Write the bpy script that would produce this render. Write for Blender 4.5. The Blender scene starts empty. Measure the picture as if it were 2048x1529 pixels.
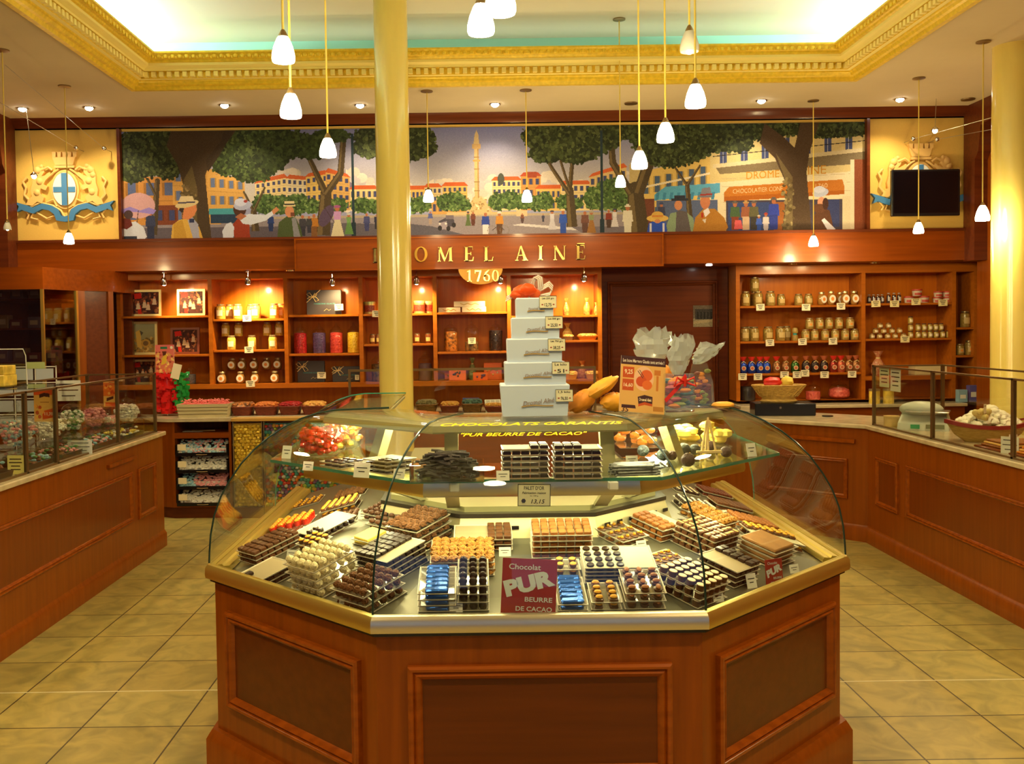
import bpy, math, random
import numpy as np
from mathutils import Vector, Matrix
random.seed(7)
RNG = np.random.RandomState(7)
scene = bpy.context.scene
C = scene.collection
PI = math.pi

# ------------------------------------------------------------------ camera
F = 1930.0                       # focal length in pixels of the 2048 wide frame
EYE = Vector((0, 0, 1.68))
PITCH, ROLL = math.radians(2.0), 0.0135
cam_data = bpy.data.cameras.new('camera')
cam = bpy.data.objects.new('camera', cam_data)
C.objects.link(cam)
CM = Matrix.Rotation(math.radians(90) - PITCH, 4, 'X') @ Matrix.Rotation(ROLL * -1, 4, 'Z')
cam.matrix_world = Matrix.Translation(EYE) @ CM
CR = CM.to_3x3()
v = CR.transposed() @ Vector((0, 1, 0))
SX = 1024 + F * v.x / -v.z - 952          # pixel shift that puts the room's vanishing point at 952, 657
SY = 657 - (764.5 - F * v.y / -v.z)
cam_data.sensor_width = 36
cam_data.lens = F / 2048 * 36
cam_data.shift_x = SX / 2048
cam_data.shift_y = SY / 2048
cam_data.clip_start = 0.05
scene.camera = cam

def ray(px, py):
    return (CR @ Vector(((px - 1024 + SX) / F, -(py - 764.5 - SY) / F, -1))).normalized()
def at(px, py, Y):               # the point at depth Y seen at a pixel of the photograph
    d = ray(px, py); return EYE + d * (Y / d.y)
def atx(px, py, X):
    d = ray(px, py); return EYE + d * (X / d.x)
def atz(px, py, Z):
    d = ray(px, py); return EYE + d * ((Z - EYE.z) / d.z)

scene.view_settings.view_transform = 'Standard'
scene.view_settings.look = 'None'
scene.view_settings.exposure = 0.18
scene.view_settings.gamma = 1
scene.cycles.max_bounces = 8
scene.cycles.transparent_max_bounces = 24
scene.cycles.caustics_reflective = False
scene.cycles.caustics_refractive = False
scene.cycles.sample_clamp_indirect = 4
scene.cycles.use_denoising = True

world = bpy.data.worlds.new('world'); scene.world = world
world.use_nodes = True
wb = world.node_tree.nodes['Background']
wb.inputs[0].default_value = (0.45, 0.62, 1.0, 1); wb.inputs[1].default_value = .55

def area(name, loc, size, power, color, rot=(0, 0, 0), sizey=None, spread=None):
    l = bpy.data.lights.new(name, 'AREA'); l.energy = power; l.color = color
    l.shape = 'RECTANGLE'; l.size = size; l.size_y = sizey or size
    if spread: l.spread = spread
    o = bpy.data.objects.new(name, l); C.objects.link(o); o.location = loc; o.rotation_euler = rot
    return o
def spot(name, loc, target, power, color, angle=60, blend=.6, r=.03):
    l = bpy.data.lights.new(name, 'SPOT'); l.energy = power; l.color = color
    l.spot_size = math.radians(angle); l.spot_blend = blend; l.shadow_soft_size = r
    o = bpy.data.objects.new(name, l); C.objects.link(o); o.location = loc
    o.rotation_euler = (Vector(target) - Vector(loc)).to_track_quat('-Z', 'Y').to_euler()
    return o
WARM = (1.0, 0.66, 0.26)
WARM2 = (1.0, 0.74, 0.36)
# unseen fill spots added overhead, near the camera and over the side counters
for x in (-1.6, 1.9):
    for y in (-1.0, 1.4):
        spot('fill_spot', (x, y, 3.6), (x, y + .3, 0), 170, WARM2, 130, .9, .08)
for y in (3.4, 5.6):
    for x in (-3.3, 3.7):
        spot('fill_spot', (x, y, 3.62), (x * .85, y, 0), 110, WARM2, 125, .9, .06)
# ------------------------------------------------------------------ mesh helpers
class MB:
    def __init__(s): s.v = []; s.f = []; s.m = []; s.mats = []
    def mi(s, m):
        if m is None: return 0
        if m not in s.mats: s.mats.append(m)
        return s.mats.index(m)
    def add(s, vs, fs, m=None):
        b = len(s.v); s.v += [tuple(p) for p in vs]; k = s.mi(m)
        for f in fs: s.f.append(tuple(b + i for i in f)); s.m.append(k)
        return s
    def box(s, x0, x1, y0, y1, z0, z1, m=None):
        if x0 > x1: x0, x1 = x1, x0
        if y0 > y1: y0, y1 = y1, y0
        if z0 > z1: z0, z1 = z1, z0
        return s.add([(x, y, z) for z in (z0, z1) for x, y in ((x0, y0), (x1, y0), (x1, y1), (x0, y1))],
              [(3, 2, 1, 0), (4, 5, 6, 7), (0, 1, 5, 4), (1, 2, 6, 5), (2, 3, 7, 6), (3, 0, 4, 7)], m)
    def bbox(s, x0, x1, y0, y1, z0, z1, b=.004, m=None):   # box with chamfered edges
        ps = []
        for z, i in ((z0, b), (z0 + b, 0), (z1 - b, 0), (z1, b)):
            X0, X1, Y0, Y1 = x0 + i, x1 - i, y0 + i, y1 - i
            c = b if i == 0 else b * .6
            ps.append([(X0 + c, Y0, z), (X1 - c, Y0, z), (X1, Y0 + c, z), (X1, Y1 - c, z), (X1 - c, Y1, z), (X0 + c, Y1, z), (X0, Y1 - c, z), (X0, Y0 + c, z)])
        return s.loft(ps, True, True, m)
    def loft(s, rings, cap0=True, cap1=True, m=None, closed=True):
        n = len(rings[0]); vs = [p for r in rings for p in r]; fs = []
        for k in range(len(rings) - 1):
            for i in range(n if closed else n - 1):
                j = (i + 1) % n
                fs.append((k * n + i, k * n + j, (k + 1) * n + j, (k + 1) * n + i))
        if cap0: fs.append(tuple(range(n - 1, -1, -1)))
        if cap1: fs.append(tuple((len(rings) - 1) * n + i for i in range(n)))
        return s.add(vs, fs, m)
    def lathe(s, prof, cx=0, cy=0, n=20, m=None, sx=1, sy=1, z=0):
        rings = [[(cx + sx * r * math.cos(2 * PI * i / n), cy + sy * r * math.sin(2 * PI * i / n), z + h) for i in range(n)] for r, h in prof]
        return s.loft(rings, prof[0][0] > 1e-5, prof[-1][0] > 1e-5, m)
    def cyl(s, cx, cy, z0, z1, r, n=20, m=None): return s.lathe([(r, z0), (r, z1)], cx, cy, n, m)
    def ball(s, c, r, m=None, n=10, k=6, sq=(1, 1, 1), jit=0):
        rings = []
        for a in range(1, k):
            t = PI * a / k
            rings.append([(c[0] + sq[0] * r * math.sin(t) * math.cos(2 * PI * i / n) * (1 + jit * random.uniform(-1, 1)),
                           c[1] + sq[1] * r * math.sin(t) * math.sin(2 * PI * i / n) * (1 + jit * random.uniform(-1, 1)),
                           c[2] - sq[2] * r * math.cos(t) * (1 + jit * random.uniform(-1, 1))) for i in range(n)])
        b = len(s.v); s.loft(rings, False, False, m); q = s.mi(m)
        s.v += [(c[0], c[1], c[2] - sq[2] * r), (c[0], c[1], c[2] + sq[2] * r)]
        t = len(s.v)
        for i in range(n):
            j = (i + 1) % n
            s.f.append((b + j, b + i, t - 2)); s.m.append(q)
            s.f.append((b + (k - 2) * n + i, b + (k - 2) * n + j, t - 1)); s.m.append(q)
        return s
    def tube(s, pts, r, n=8, m=None, rs=None):
        pts = [Vector(p) for p in pts]; rings = []; up = None
        for i, p in enumerate(pts):
            d = (pts[min(i + 1, len(pts) - 1)] - pts[max(i - 1, 0)]).normalized()
            if up is None: up = Vector((0, 0, 1)) if abs(d.z) < .9 else Vector((1, 0, 0))
            a = d.cross(up).normalized(); b2 = a.cross(d).normalized(); up = b2
            q = rs[i] if rs else r
            rings.append([p + a * q * math.cos(2 * PI * k / n) + b2 * q * math.sin(2 * PI * k / n) for k in range(n)])
        return s.loft(rings, True, True, m)
    def strip(s, pts, w, th, m=None, axis=(0, 0, 1)):        # a band along pts, width along axis
        pts = [Vector(p) for p in pts]; ax = Vector(axis).normalized(); rings = []
        for i, p in enumerate(pts):
            d = (pts[min(i + 1, len(pts) - 1)] - pts[max(i - 1, 0)]).normalized(); nrm = d.cross(ax).normalized()
            rings.append([p + ax * w / 2 + nrm * th / 2, p + ax * w / 2 - nrm * th / 2, p - ax * w / 2 - nrm * th / 2, p - ax * w / 2 + nrm * th / 2])
        return s.loft(rings, True, True, m)
    def xz(s, poly, y0, y1, m=None):                          # outline in x,z given a depth from y0 (front) to y1
        n = len(poly); A = sum(poly[i][0] * poly[(i + 1) % n][1] - poly[(i + 1) % n][0] * poly[i][1] for i in range(n))
        if A < 0: poly = poly[::-1]
        return s.loft([[(x, y1, z) for x, z in poly][::-1], [(x, y0, z) for x, z in poly][::-1]], True, True, m)
    def xy(s, poly, z0, z1, m=None):
        n = len(poly); A = sum(poly[i][0] * poly[(i + 1) % n][1] - poly[(i + 1) % n][0] * poly[i][1] for i in range(n))
        if A < 0: poly = poly[::-1]
        return s.loft([[(x, y, z0) for x, y in poly], [(x, y, z1) for x, y in poly]], True, True, m)
    def yz(s, poly, x0, x1, m=None):
        return s.loft([[(x0, y, z) for y, z in poly], [(x1, y, z) for y, z in poly]], True, True, m)
    def merge(s, o, M=None, m=None):
        vs = [tuple((M @ Vector(p)) if M else p) for p in o.v]
        b = len(s.v); s.v += vs
        for f, k in zip(o.f, o.m):
            s.f.append(tuple(b + i for i in f)); s.m.append(s.mi(m or (o.mats[k] if o.mats else None)))
        return s
    def build(s, name, mat, parent=None, sharp=38, loc=None, rot=None):
        me = bpy.data.meshes.new(name); me.from_pydata(s.v, [], s.f)
        for q in (s.mats or [mat]): me.materials.append(q)
        if len(s.mats) > 1: me.polygons.foreach_set('material_index', s.m)
        me.polygons.foreach_set('use_smooth', [True] * len(me.polygons))
        try: me.set_sharp_from_angle(angle=math.radians(sharp))
        except Exception: pass
        me.update()
        o = bpy.data.objects.new(name, me); C.objects.link(o)
        if parent: o.parent = parent
        if loc is not None: o.location = loc
        if rot is not None: o.rotation_euler = rot
        return o

def tag(o, label, cat, group=None, kind=None):
    o['label'] = label; o['category'] = cat
    if group: o['group'] = group
    if kind: o['kind'] = kind
    return o
def thing(name, label, cat, loc=(0, 0, 0), rot=0, group=None):
    o = bpy.data.objects.new(name, None); C.objects.link(o); o.empty_display_size = .05
    o.location = loc; o.rotation_euler = (0, 0, rot) if not hasattr(rot, '__len__') else rot
    return tag(o, label, cat, group)
def struct(o): o['kind'] = 'structure'; return o
KIDS = {}
def dup(root, loc, rot=None, label=None, group=None, scale=None):
    r = root.copy(); C.objects.link(r); r.location = loc
    if rot is not None: r.rotation_euler = (0, 0, rot) if not hasattr(rot, '__len__') else rot
    if label: r['label'] = label
    if group: r['group'] = group
    if scale: r.scale = (scale,) * 3 if not hasattr(scale, '__len__') else scale
    if root.name not in KIDS: KIDS[root.name] = [(c, list(c.children)) for c in root.children]
    for ch, gs in KIDS[root.name]:
        c = ch.copy(); C.objects.link(c); c.parent = r
        for g in gs:
            d = g.copy(); C.objects.link(d); d.parent = c
    return r
class Proto:                       # the first call moves the thing itself, later calls copy it with its parts
    def __init__(s, root): s.root = root; s.used = False
    def put(s, loc, rot=0, label=None, group=None, scale=None, dz=0):
        if not s.used:
            s.used = True; r = s.root
            list_kids = [(c, list(c.children)) for c in r.children]; KIDS[r.name] = list_kids
            r.location = loc; r.rotation_euler = (0, 0, rot) if not hasattr(rot, '__len__') else rot
            if label: r['label'] = label
            if group: r['group'] = group
            if scale: r.scale = (scale,) * 3 if not hasattr(scale, '__len__') else scale
            return r
        return dup(s.root, loc, rot, label, group, scale or (1, 1, 1))

# ------------------------------------------------------------------ materials
def srgb(r, g, b):
    f = lambda c: (c / 255 / 12.92) if c / 255 <= .04045 else ((c / 255 + .055) / 1.055) ** 2.4
    return (f(r), f(g), f(b), 1)
MATS = {}
def mat(name, col, rough=.5, metal=0, emit=None, strength=0, noise=0, scale=8, stretch=(1, 1, 1), bump=0, coat=0, col2=None, spec=.5, bscale=None, trans=0):
    if name in MATS: return MATS[name]
    m = bpy.data.materials.new(name); m.use_nodes = True; nt = m.node_tree; N = nt.nodes; L = nt.links
    b = N['Principled BSDF']; b.inputs['Roughness'].default_value = rough; b.inputs['Metallic'].default_value = metal
    b.inputs['Specular IOR Level'].default_value = spec
    if coat: b.inputs['Coat Weight'].default_value = coat; b.inputs['Coat Roughness'].default_value = .12
    if trans: b.inputs['Transmission Weight'].default_value = trans
    col = col if len(col) == 4 else (*col, 1)
    b.inputs['Base Color'].default_value = col
    if noise or bump or col2:
        tc = N.new('ShaderNodeTexCoord'); mp = N.new('ShaderNodeMapping'); mp.inputs['Scale'].default_value = stretch
        nz = N.new('ShaderNodeTexNoise'); nz.inputs['Scale'].default_value = scale; nz.inputs['Detail'].default_value = 6
        L.new(tc.outputs['Object'], mp.inputs[0]); L.new(mp.outputs[0], nz.inputs['Vector'])
        if noise or col2:
            rp = N.new('ShaderNodeValToRGB'); c2 = col2 or tuple(max(0, c * (1 - noise)) for c in col[:3]) + (1,)
            c1 = col if col2 else tuple(min(1, c * (1 + noise * .6)) for c in col[:3]) + (1,)
            rp.color_ramp.elements[0].color = c2; rp.color_ramp.elements[1].color = c1
            rp.color_ramp.elements[0].position = .33; rp.color_ramp.elements[1].position = .68
            L.new(nz.outputs['Fac'], rp.inputs[0]); L.new(rp.outputs[0], b.inputs['Base Color'])
        if bump:
            src = nz
            if bscale:
                src = N.new('ShaderNodeTexNoise'); src.inputs['Scale'].default_value = bscale; L.new(tc.outputs['Object'], src.inputs['Vector'])
            bp = N.new('ShaderNodeBump'); bp.inputs['Strength'].default_value = bump; bp.inputs['Distance'].default_value = .01
            L.new(src.outputs['Fac'], bp.inputs['Height']); L.new(bp.outputs[0], b.inputs['Normal'])
    if emit:
        b.inputs['Emission Color'].default_value = emit if len(emit) == 4 else (*emit, 1)
        b.inputs['Emission Strength'].default_value = strength
    MATS[name] = m; return m
def glass(name, tint=(1, 1, 1), refl=1.0, rough=.02, ior=1.45, alpha=0.0, body=(1, 1, 1)):   # thin clear glass: see-through plus a Fresnel reflection
    if name in MATS: return MATS[name]
    m = bpy.data.materials.new(name); m.use_nodes = True; nt = m.node_tree; N = nt.nodes; L = nt.links
    N.remove(N['Principled BSDF']); out = N['Material Output']
    tr = N.new('ShaderNodeBsdfTransparent'); tr.inputs[0].default_value = (*tint, 1)
    gl = N.new('ShaderNodeBsdfGlossy'); gl.inputs['Roughness'].default_value = rough
    fr = N.new('ShaderNodeLayerWeight'); fr.inputs[0].default_value = .5
    pw = N.new('ShaderNodeMath'); pw.operation = 'POWER'; pw.inputs[1].default_value = 5
    mu = N.new('ShaderNodeMath'); mu.operation = 'MULTIPLY_ADD'; mu.inputs[1].default_value = .9 * refl; mu.inputs[2].default_value = .04 * refl
    mx = N.new('ShaderNodeMixShader'); L.new(fr.outputs['Facing'], pw.inputs[0]); L.new(pw.outputs[0], mu.inputs[0]); L.new(mu.outputs[0], mx.inputs[0])
    src = tr
    if alpha:
        df = N.new('ShaderNodeBsdfDiffuse'); df.inputs[0].default_value = (*body, 1)
        m2 = N.new('ShaderNodeMixShader'); m2.inputs[0].default_value = alpha
        L.new(tr.outputs[0], m2.inputs[1]); L.new(df.outputs[0], m2.inputs[2]); src = m2
    L.new(src.outputs[0], mx.inputs[1]); L.new(gl.outputs[0], mx.inputs[2]); L.new(mx.outputs[0], out.inputs[0])
    MATS[name] = m; return m
def wood(name, c1, c2, rough=.32, scale=5, along='x', coat=.35):
    if name in MATS: return MATS[name]
    st = {'x': (.35, 6, 6), 'z': (6, 6, .35), 'y': (6, .35, 6)}[along]
    m = mat(name, c1, rough=rough, scale=scale, stretch=st, col2=c2, coat=coat * .5, bump=.04, spec=.18)
    return m
def painted(name, rough=.6):
    if name in MATS: return MATS[name]
    m = bpy.data.materials.new(name); m.use_nodes = True; N = m.node_tree.nodes
    a = N.new('ShaderNodeAttribute'); a.attribute_name = 'Col'
    b = N['Principled BSDF']; b.inputs['Roughness'].default_value = rough; b.inputs['Specular IOR Level'].default_value = .2
    m.node_tree.links.new(a.outputs['Color'], b.inputs['Base Color']); MATS[name] = m; return m
EXTRA = {}
def col(name, r, g, b, rough=.5, **k): return mat(name, srgb(r, g, b), rough=rough, **k)

# ------------------------------------------------------------------ text
FONT_CACHE = {}
def text_mb(s, h, depth=.001, shear=0, bold=0, width=None, align='CENTER', space=1.0):
    key = (s, shear, bold, space)
    if key not in FONT_CACHE:
        cu = bpy.data.curves.new('lettering_source', 'FONT'); cu.body = s; cu.size = 1; cu.shear = shear; cu.offset = bold
        cu.space_character = space; cu.resolution_u = 3
        ob = bpy.data.objects.new('lettering_source', cu); C.objects.link(ob)
        me = bpy.data.meshes.new_from_object(ob)
        FONT_CACHE[key] = ([tuple(q.co) for q in me.vertices], [tuple(p.vertices) for p in me.polygons])
        bpy.data.objects.remove(ob); bpy.data.curves.remove(cu); bpy.data.meshes.remove(me)
    vs, fs = FONT_CACHE[key]; mb = MB()
    if not vs: return mb
    xs = [q[0] for q in vs]; ys = [q[1] for q in vs]
    sy = h / max(max(ys) - min(ys), .01); sx = sy if not width else width / (max(xs) - min(xs))
    cx = (max(xs) + min(xs)) / 2 if align == 'CENTER' else min(xs); cy = (max(ys) + min(ys)) / 2
    P = [((x - cx) * sx, (y - cy) * sy) for x, y, _ in vs]; n = len(P)
    mb.v = [(x, 0, y) for x, y in P]
    mb.f = list(fs); mb.m = [0] * len(fs)
    # boundary walls give the letters their thickness
    if depth > .0015:
        cnt = {}
        for f in fs:
            for i in range(len(f)):
                a, b = f[i], f[(i + 1) % len(f)]; cnt[(a, b)] = 1
        mb.v += [(x, depth, y) for x, y in P]
        for (a, b) in cnt:
            if (b, a) not in cnt: mb.f.append((b, a, a + n, b + n)); mb.m.append(0)
    return mb                                             # in the x,z plane, facing -y, centred

# ------------------------------------------------------------------ painter for flat pictures
class Canvas:
    def __init__(s, w, h, bg=(200, 200, 200)):
        s.w, s.h = w, h; s.a = np.zeros((h, w, 3), np.float32); s.a[:] = bg
    def _clip(s, x0, y0, x1, y1):
        x0 = max(0, int(math.floor(x0))); y0 = max(0, int(math.floor(y0))); x1 = min(s.w, int(math.ceil(x1)) + 1); y1 = min(s.h, int(math.ceil(y1)) + 1)
        return x0, y0, x1, y1
    def rect(s, x0, y0, x1, y1, c):
        x0, y0 = max(0, int(round(x0))), max(0, int(round(y0)))
        s.a[y0:max(y0, int(round(y1))), x0:max(x0, int(round(x1)))] = c
    def poly(s, pts, c):
        xs = [p[0] for p in pts]; ys = [p[1] for p in pts]
        x0, y0, x1, y1 = s._clip(min(xs), min(ys), max(xs), max(ys))
        if x1 <= x0 or y1 <= y0: return
        X, Y = np.meshgrid(np.arange(x0, x1) + .5, np.arange(y0, y1) + .5); ins = np.zeros(X.shape, bool); n = len(pts)
        for i in range(n):
            xa, ya = pts[i]; xb, yb = pts[(i + 1) % n]
            if ya == yb: continue
            cond = ((ya > Y) != (yb > Y)) & (X < (xb - xa) * (Y - ya) / (yb - ya) + xa); ins ^= cond
        s.a[y0:y1, x0:x1][ins] = c
    def ell(s, cx, cy, rx, ry, c, rot=0):
        r = max(rx, ry); x0, y0, x1, y1 = s._clip(cx - r, cy - r, cx + r, cy + r)
        if x1 <= x0 or y1 <= y0: return
        X, Y = np.meshgrid(np.arange(x0, x1) + .5 - cx, np.arange(y0, y1) + .5 - cy)
        if rot: ca, sa = math.cos(rot), math.sin(rot); X, Y = X * ca + Y * sa, -X * sa + Y * ca
        s.a[y0:y1, x0:x1][(X / rx) ** 2 + (Y / ry) ** 2 <= 1] = c
    def line(s, pts, w, c, w2=None):
        w2 = w if w2 is None else w2
        for i in range(len(pts) - 1):
            (xa, ya), (xb, yb) = pts[i], pts[i + 1]; t0 = i / (len(pts) - 1); t1 = (i + 1) / (len(pts) - 1)
            wa, wb = w + (w2 - w) * t0, w + (w2 - w) * t1; d = math.hypot(xb - xa, yb - ya) or 1; nx, ny = -(yb - ya) / d, (xb - xa) / d
            s.poly([(xa + nx * wa / 2, ya + ny * wa / 2), (xb + nx * wb / 2, yb + ny * wb / 2), (xb - nx * wb / 2, yb - ny * wb / 2), (xa - nx * wa / 2, ya - ny * wa / 2)], c)
            s.ell(xb, yb, wb / 2, wb / 2, c)
    def grad(s, x0, y0, x1, y1, ca, cb):
        x0, y0, x1, y1 = map(int, (x0, y0, x1, y1)); t = np.linspace(0, 1, y1 - y0)[:, None, None]
        s.a[y0:y1, x0:x1] = np.array(ca) * (1 - t) + np.array(cb) * t
    def specks(s, x0, y0, x1, y1, n, cols, r=(2, 5), inside=None):
        for _ in range(n):
            x, y = random.uniform(x0, x1), random.uniform(y0, y1)
            if inside and not inside(x, y): continue
            q = random.uniform(*r); c = random.choice(cols); k = random.uniform(.85, 1.12)
            s.ell(x, y, q, q * random.uniform(.5, .9), tuple(v * k for v in c), random.uniform(0, 3))
    def grain(s, amt=5): s.a += RNG.randn(s.h, s.w, 1) * amt
    def panel(s, name, w, h, parent=None, loc=(0, 0, 0), rot=(0, 0, 0), material=None):   # faces -y, origin bottom centre
        H, W = s.h, s.w
        X, Z = np.meshgrid(np.linspace(-w / 2, w / 2, W + 1), np.linspace(h, 0, H + 1))
        co = np.zeros(((H + 1) * (W + 1), 3), np.float32); co[:, 0] = X.ravel(); co[:, 2] = Z.ravel()
        i = (np.arange(H)[:, None] * (W + 1) + np.arange(W)[None, :]).ravel()
        quads = np.stack([i + W + 1, i + W + 2, i + 1, i], 1).ravel()
        me = bpy.data.meshes.new(name); me.vertices.add(len(co)); me.vertices.foreach_set('co', co.ravel())
        me.loops.add(len(quads)); me.loops.foreach_set('vertex_index', quads.astype(np.int32))
        me.polygons.add(H * W); me.polygons.foreach_set('loop_start', (np.arange(H * W) * 4).astype(np.int32))
        me.update(calc_edges=True)
        at_ = me.attributes.new('Col', 'BYTE_COLOR', 'CORNER')
        c4 = np.ones((H * W, 4, 4), np.float32); c4[:, :, :3] = (np.clip(s.a, 0, 255) / 255).reshape(-1, 1, 3)
        at_.data.foreach_set('color_srgb', c4.ravel())
        me.materials.append(material or painted('painted_picture')); me.validate()
        o = bpy.data.objects.new(name, me); C.objects.link(o); o.location = loc; o.rotation_euler = rot
        if parent: o.parent = parent
        return o
# ------------------------------------------------------------------ materials of the place
W_BODY = wood('cherry_veneer', (.26, .054, .003, 1), (.20, .040, .002, 1), along='x')
W_BODYZ = wood('cherry_veneer_upright', (.27, .062, .003, 1), (.21, .046, .002, 1), along='z')
W_PANEL = wood('cherry_inset_veneer', (.13, .028, .003, 1), (.10, .021, .002, 1), along='x', rough=.3)
W_MOLD = wood('cherry_moulding', (.32, .07, .004, 1), (.22, .045, .002, 1), along='x', rough=.22, coat=.6)
W_SHELF = wood('shelf_cherry', (.46, .13, .010, 1), (.36, .095, .006, 1), along='x', rough=.35)
W_BACK = wood('lit_back_veneer', (.62, .17, .006, 1), (.52, .13, .004, 1), along='z', rough=.45)  # orange of the warm shelf light is put into this wood colour
W_DARK = wood('dark_red_wood', (.13, .028, .007, 1), (.09, .018, .005, 1), along='x', rough=.35)
MARBLE = mat('beige_marble', (.62, .52, .34, 1), rough=.22, noise=.18, scale=9, coat=.3)
CEIL = mat('ceiling_paint', (.66, .56, .36, 1), rough=.9, noise=.03, scale=3)
COVE = mat('cove_ceiling_paint', (.74, .73, .58, 1), rough=.9)
COVEW = mat('cove_wall_turquoise', (.42, .80, .72, 1), rough=.85)
GOLD = mat('cornice_gold_paint', (.85, .60, .04, 1), rough=.4, metal=.15, noise=.15, scale=30)
CREAM = mat('cornice_cream_paint', (.92, .78, .26, 1), rough=.6)
COLUMN_M = mat('column_polished_cream', (.86, .69, .18, 1), rough=.2, noise=.05, scale=4, stretch=(3, 3, .6), coat=.6)
OCHRE = mat('ochre_wall_fabric', (.72, .46, .10, 1), rough=.8, bump=.15, scale=160, noise=.05)
BRASS = mat('polished_brass', (.95, .66, .18, 1), rough=.16, metal=1)
BRONZE = mat('dull_bronze', (.30, .20, .09, 1), rough=.4, metal=.9)
BLACK = mat('black_plastic', (.008, .008, .01, 1), rough=.25)
STEEL = mat('brushed_steel', (.55, .53, .48, 1), rough=.28, metal=1)
WHITE = mat('white_card', (.85, .84, .78, 1), rough=.6)
INK = mat('black_ink', (.012, .012, .014, 1), rough=.6)
CHROME = mat('chrome', (.8, .8, .8, 1), rough=.12, metal=1)

# floor
m = bpy.data.materials.new('stone_tile_floor'); m.use_nodes = True; N = m.node_tree.nodes; L = m.node_tree.links
b = N['Principled BSDF']; tc = N.new('ShaderNodeTexCoord')
mp = N.new('ShaderNodeMapping'); mp.inputs['Location'].default_value = (0, .04, 0)
br = N.new('ShaderNodeTexBrick'); br.offset = 0; br.squash = 1
br.inputs['Scale'].default_value = 1; br.inputs['Brick Width'].default_value = .426; br.inputs['Row Height'].default_value = .41
br.inputs['Mortar Size'].default_value = .004; br.inputs['Mortar Smooth'].default_value = .1; br.inputs['Bias'].default_value = 0
br.inputs['Color1'].default_value = (.40, .34, .115, 1); br.inputs['Color2'].default_value = (.35, .28, .085, 1); br.inputs['Mortar'].default_value = (.06, .04, .015, 1)
nz = N.new('ShaderNodeTexNoise'); nz.inputs['Scale'].default_value = 6.5; nz.inputs['Detail'].default_value = 8; nz.inputs['Distortion'].default_value = 1.2
rp = N.new('ShaderNodeValToRGB'); rp.color_ramp.elements[0].color = (.60, .58, .48, 1); rp.color_ramp.elements[1].color = (1.25, 1.12, .92, 1)
rp.color_ramp.elements[0].position = .35; rp.color_ramp.elements[1].position = .62
mx = N.new('ShaderNodeMixRGB'); mx.blend_type = 'MULTIPLY'; mx.inputs[0].default_value = .6
L.new(tc.outputs['Object'], mp.inputs[0]); L.new(mp.outputs[0], br.inputs[0]); L.new(mp.outputs[0], nz.inputs['Vector'])
L.new(nz.outputs['Fac'], rp.inputs[0]); L.new(br.outputs['Color'], mx.inputs[1]); L.new(rp.outputs[0], mx.inputs[2]); L.new(mx.outputs[0], b.inputs['Base Color'])
b.inputs['Roughness'].default_value = .42
bp = N.new('ShaderNodeBump'); bp.inputs['Strength'].default_value = .12; bp.inputs['Distance'].default_value = .01; L.new(nz.outputs['Fac'], bp.inputs['Height']); L.new(bp.outputs[0], b.inputs['Normal'])
FLOOR = m

XL, XR, YB, YF, YN = -4.40, 4.70, 9.08, -3.2, 9.75
HC, HU = 3.68, 4.13
OX0, OX1, OY1, OY0 = -2.77, 3.12, 7.95, -1.2         # opening in the lower ceiling
o = struct(MB().box(XL - .2, XR + .7, YF, 11, -.1, 0).build('floor', FLOOR))
o = struct(MB().box(XL, XR, 4.464, 4.471, 0, .0015).build('trim_1', mat('pale_joint', (.75, .68, .45, 1), rough=.4)))
# ceiling with its raised middle
mb = MB()
mb.box(XL - .2, OX0, YF, 11, HC, HC + .03); mb.box(OX1, XR + .2, YF, 11, HC, HC + .03)
mb.box(OX0, OX1, OY1, 11, HC, HC + .03); mb.box(OX0, OX1, YF, OY0, HC, HC + .03)
struct(mb.build('ceiling', CEIL))
mb = MB(); mb.box(OX0 - .4, OX1 + .4, OY0 - .4, OY1 + .35, HU, HU + .05, COVE)
for a in ((OX0 - .4, OX0 - .36, OY0 - .4, OY1 + .35), (OX1 + .36, OX1 + .4, OY0 - .4, OY1 + .35), (OX0 - .36, OX1 + .36, OY1 + .31, OY1 + .35), (OX0 - .36, OX1 + .36, OY0 - .4, OY0 - .36)):
    mb.box(*a, HC + .03, HU, COVEW)
struct(mb.build('ceiling_raised', COVE))
# walls
struct(MB().box(XL - .2, XL, YF, 11, 0, HC).build('wall_left', W_DARK))
mb = MB(); mb.box(XR, XR + .2, YF, YB - .02, 0, HC); mb.box(XR + .45, XR + .6, YB - .02, 11, 0, HC); mb.box(XR + .2, XR + .45, YB - .04, YB - .02, 0, HC); struct(mb.build('wall_right', W_BODYZ))
struct(MB().box(XL - .2, XR + .6, YN + .05, YN + .2, 0, HC).build('wall_back', W_BACK))
mb = MB(); mb.box(XL - .2, XR + .2, YF - .1, YF, 0, .5).box(XL - .2, XR + .2, YF - .1, YF, 2.7, HC).box(XL - .2, -2.4, YF - .1, YF, .5, 2.7).box(2.6, XR + .2, YF - .1, YF, .5, 2.7).box(-.1, .3, YF - .1, YF, .5, 2.7)
struct(mb.build('wall_front', W_DARK))
w = struct(MB().box(-2.4, 2.6, YF - .06, YF - .05, .5, 2.7).build('window_1', glass('window_glass', (.9, .95, 1))))
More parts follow.
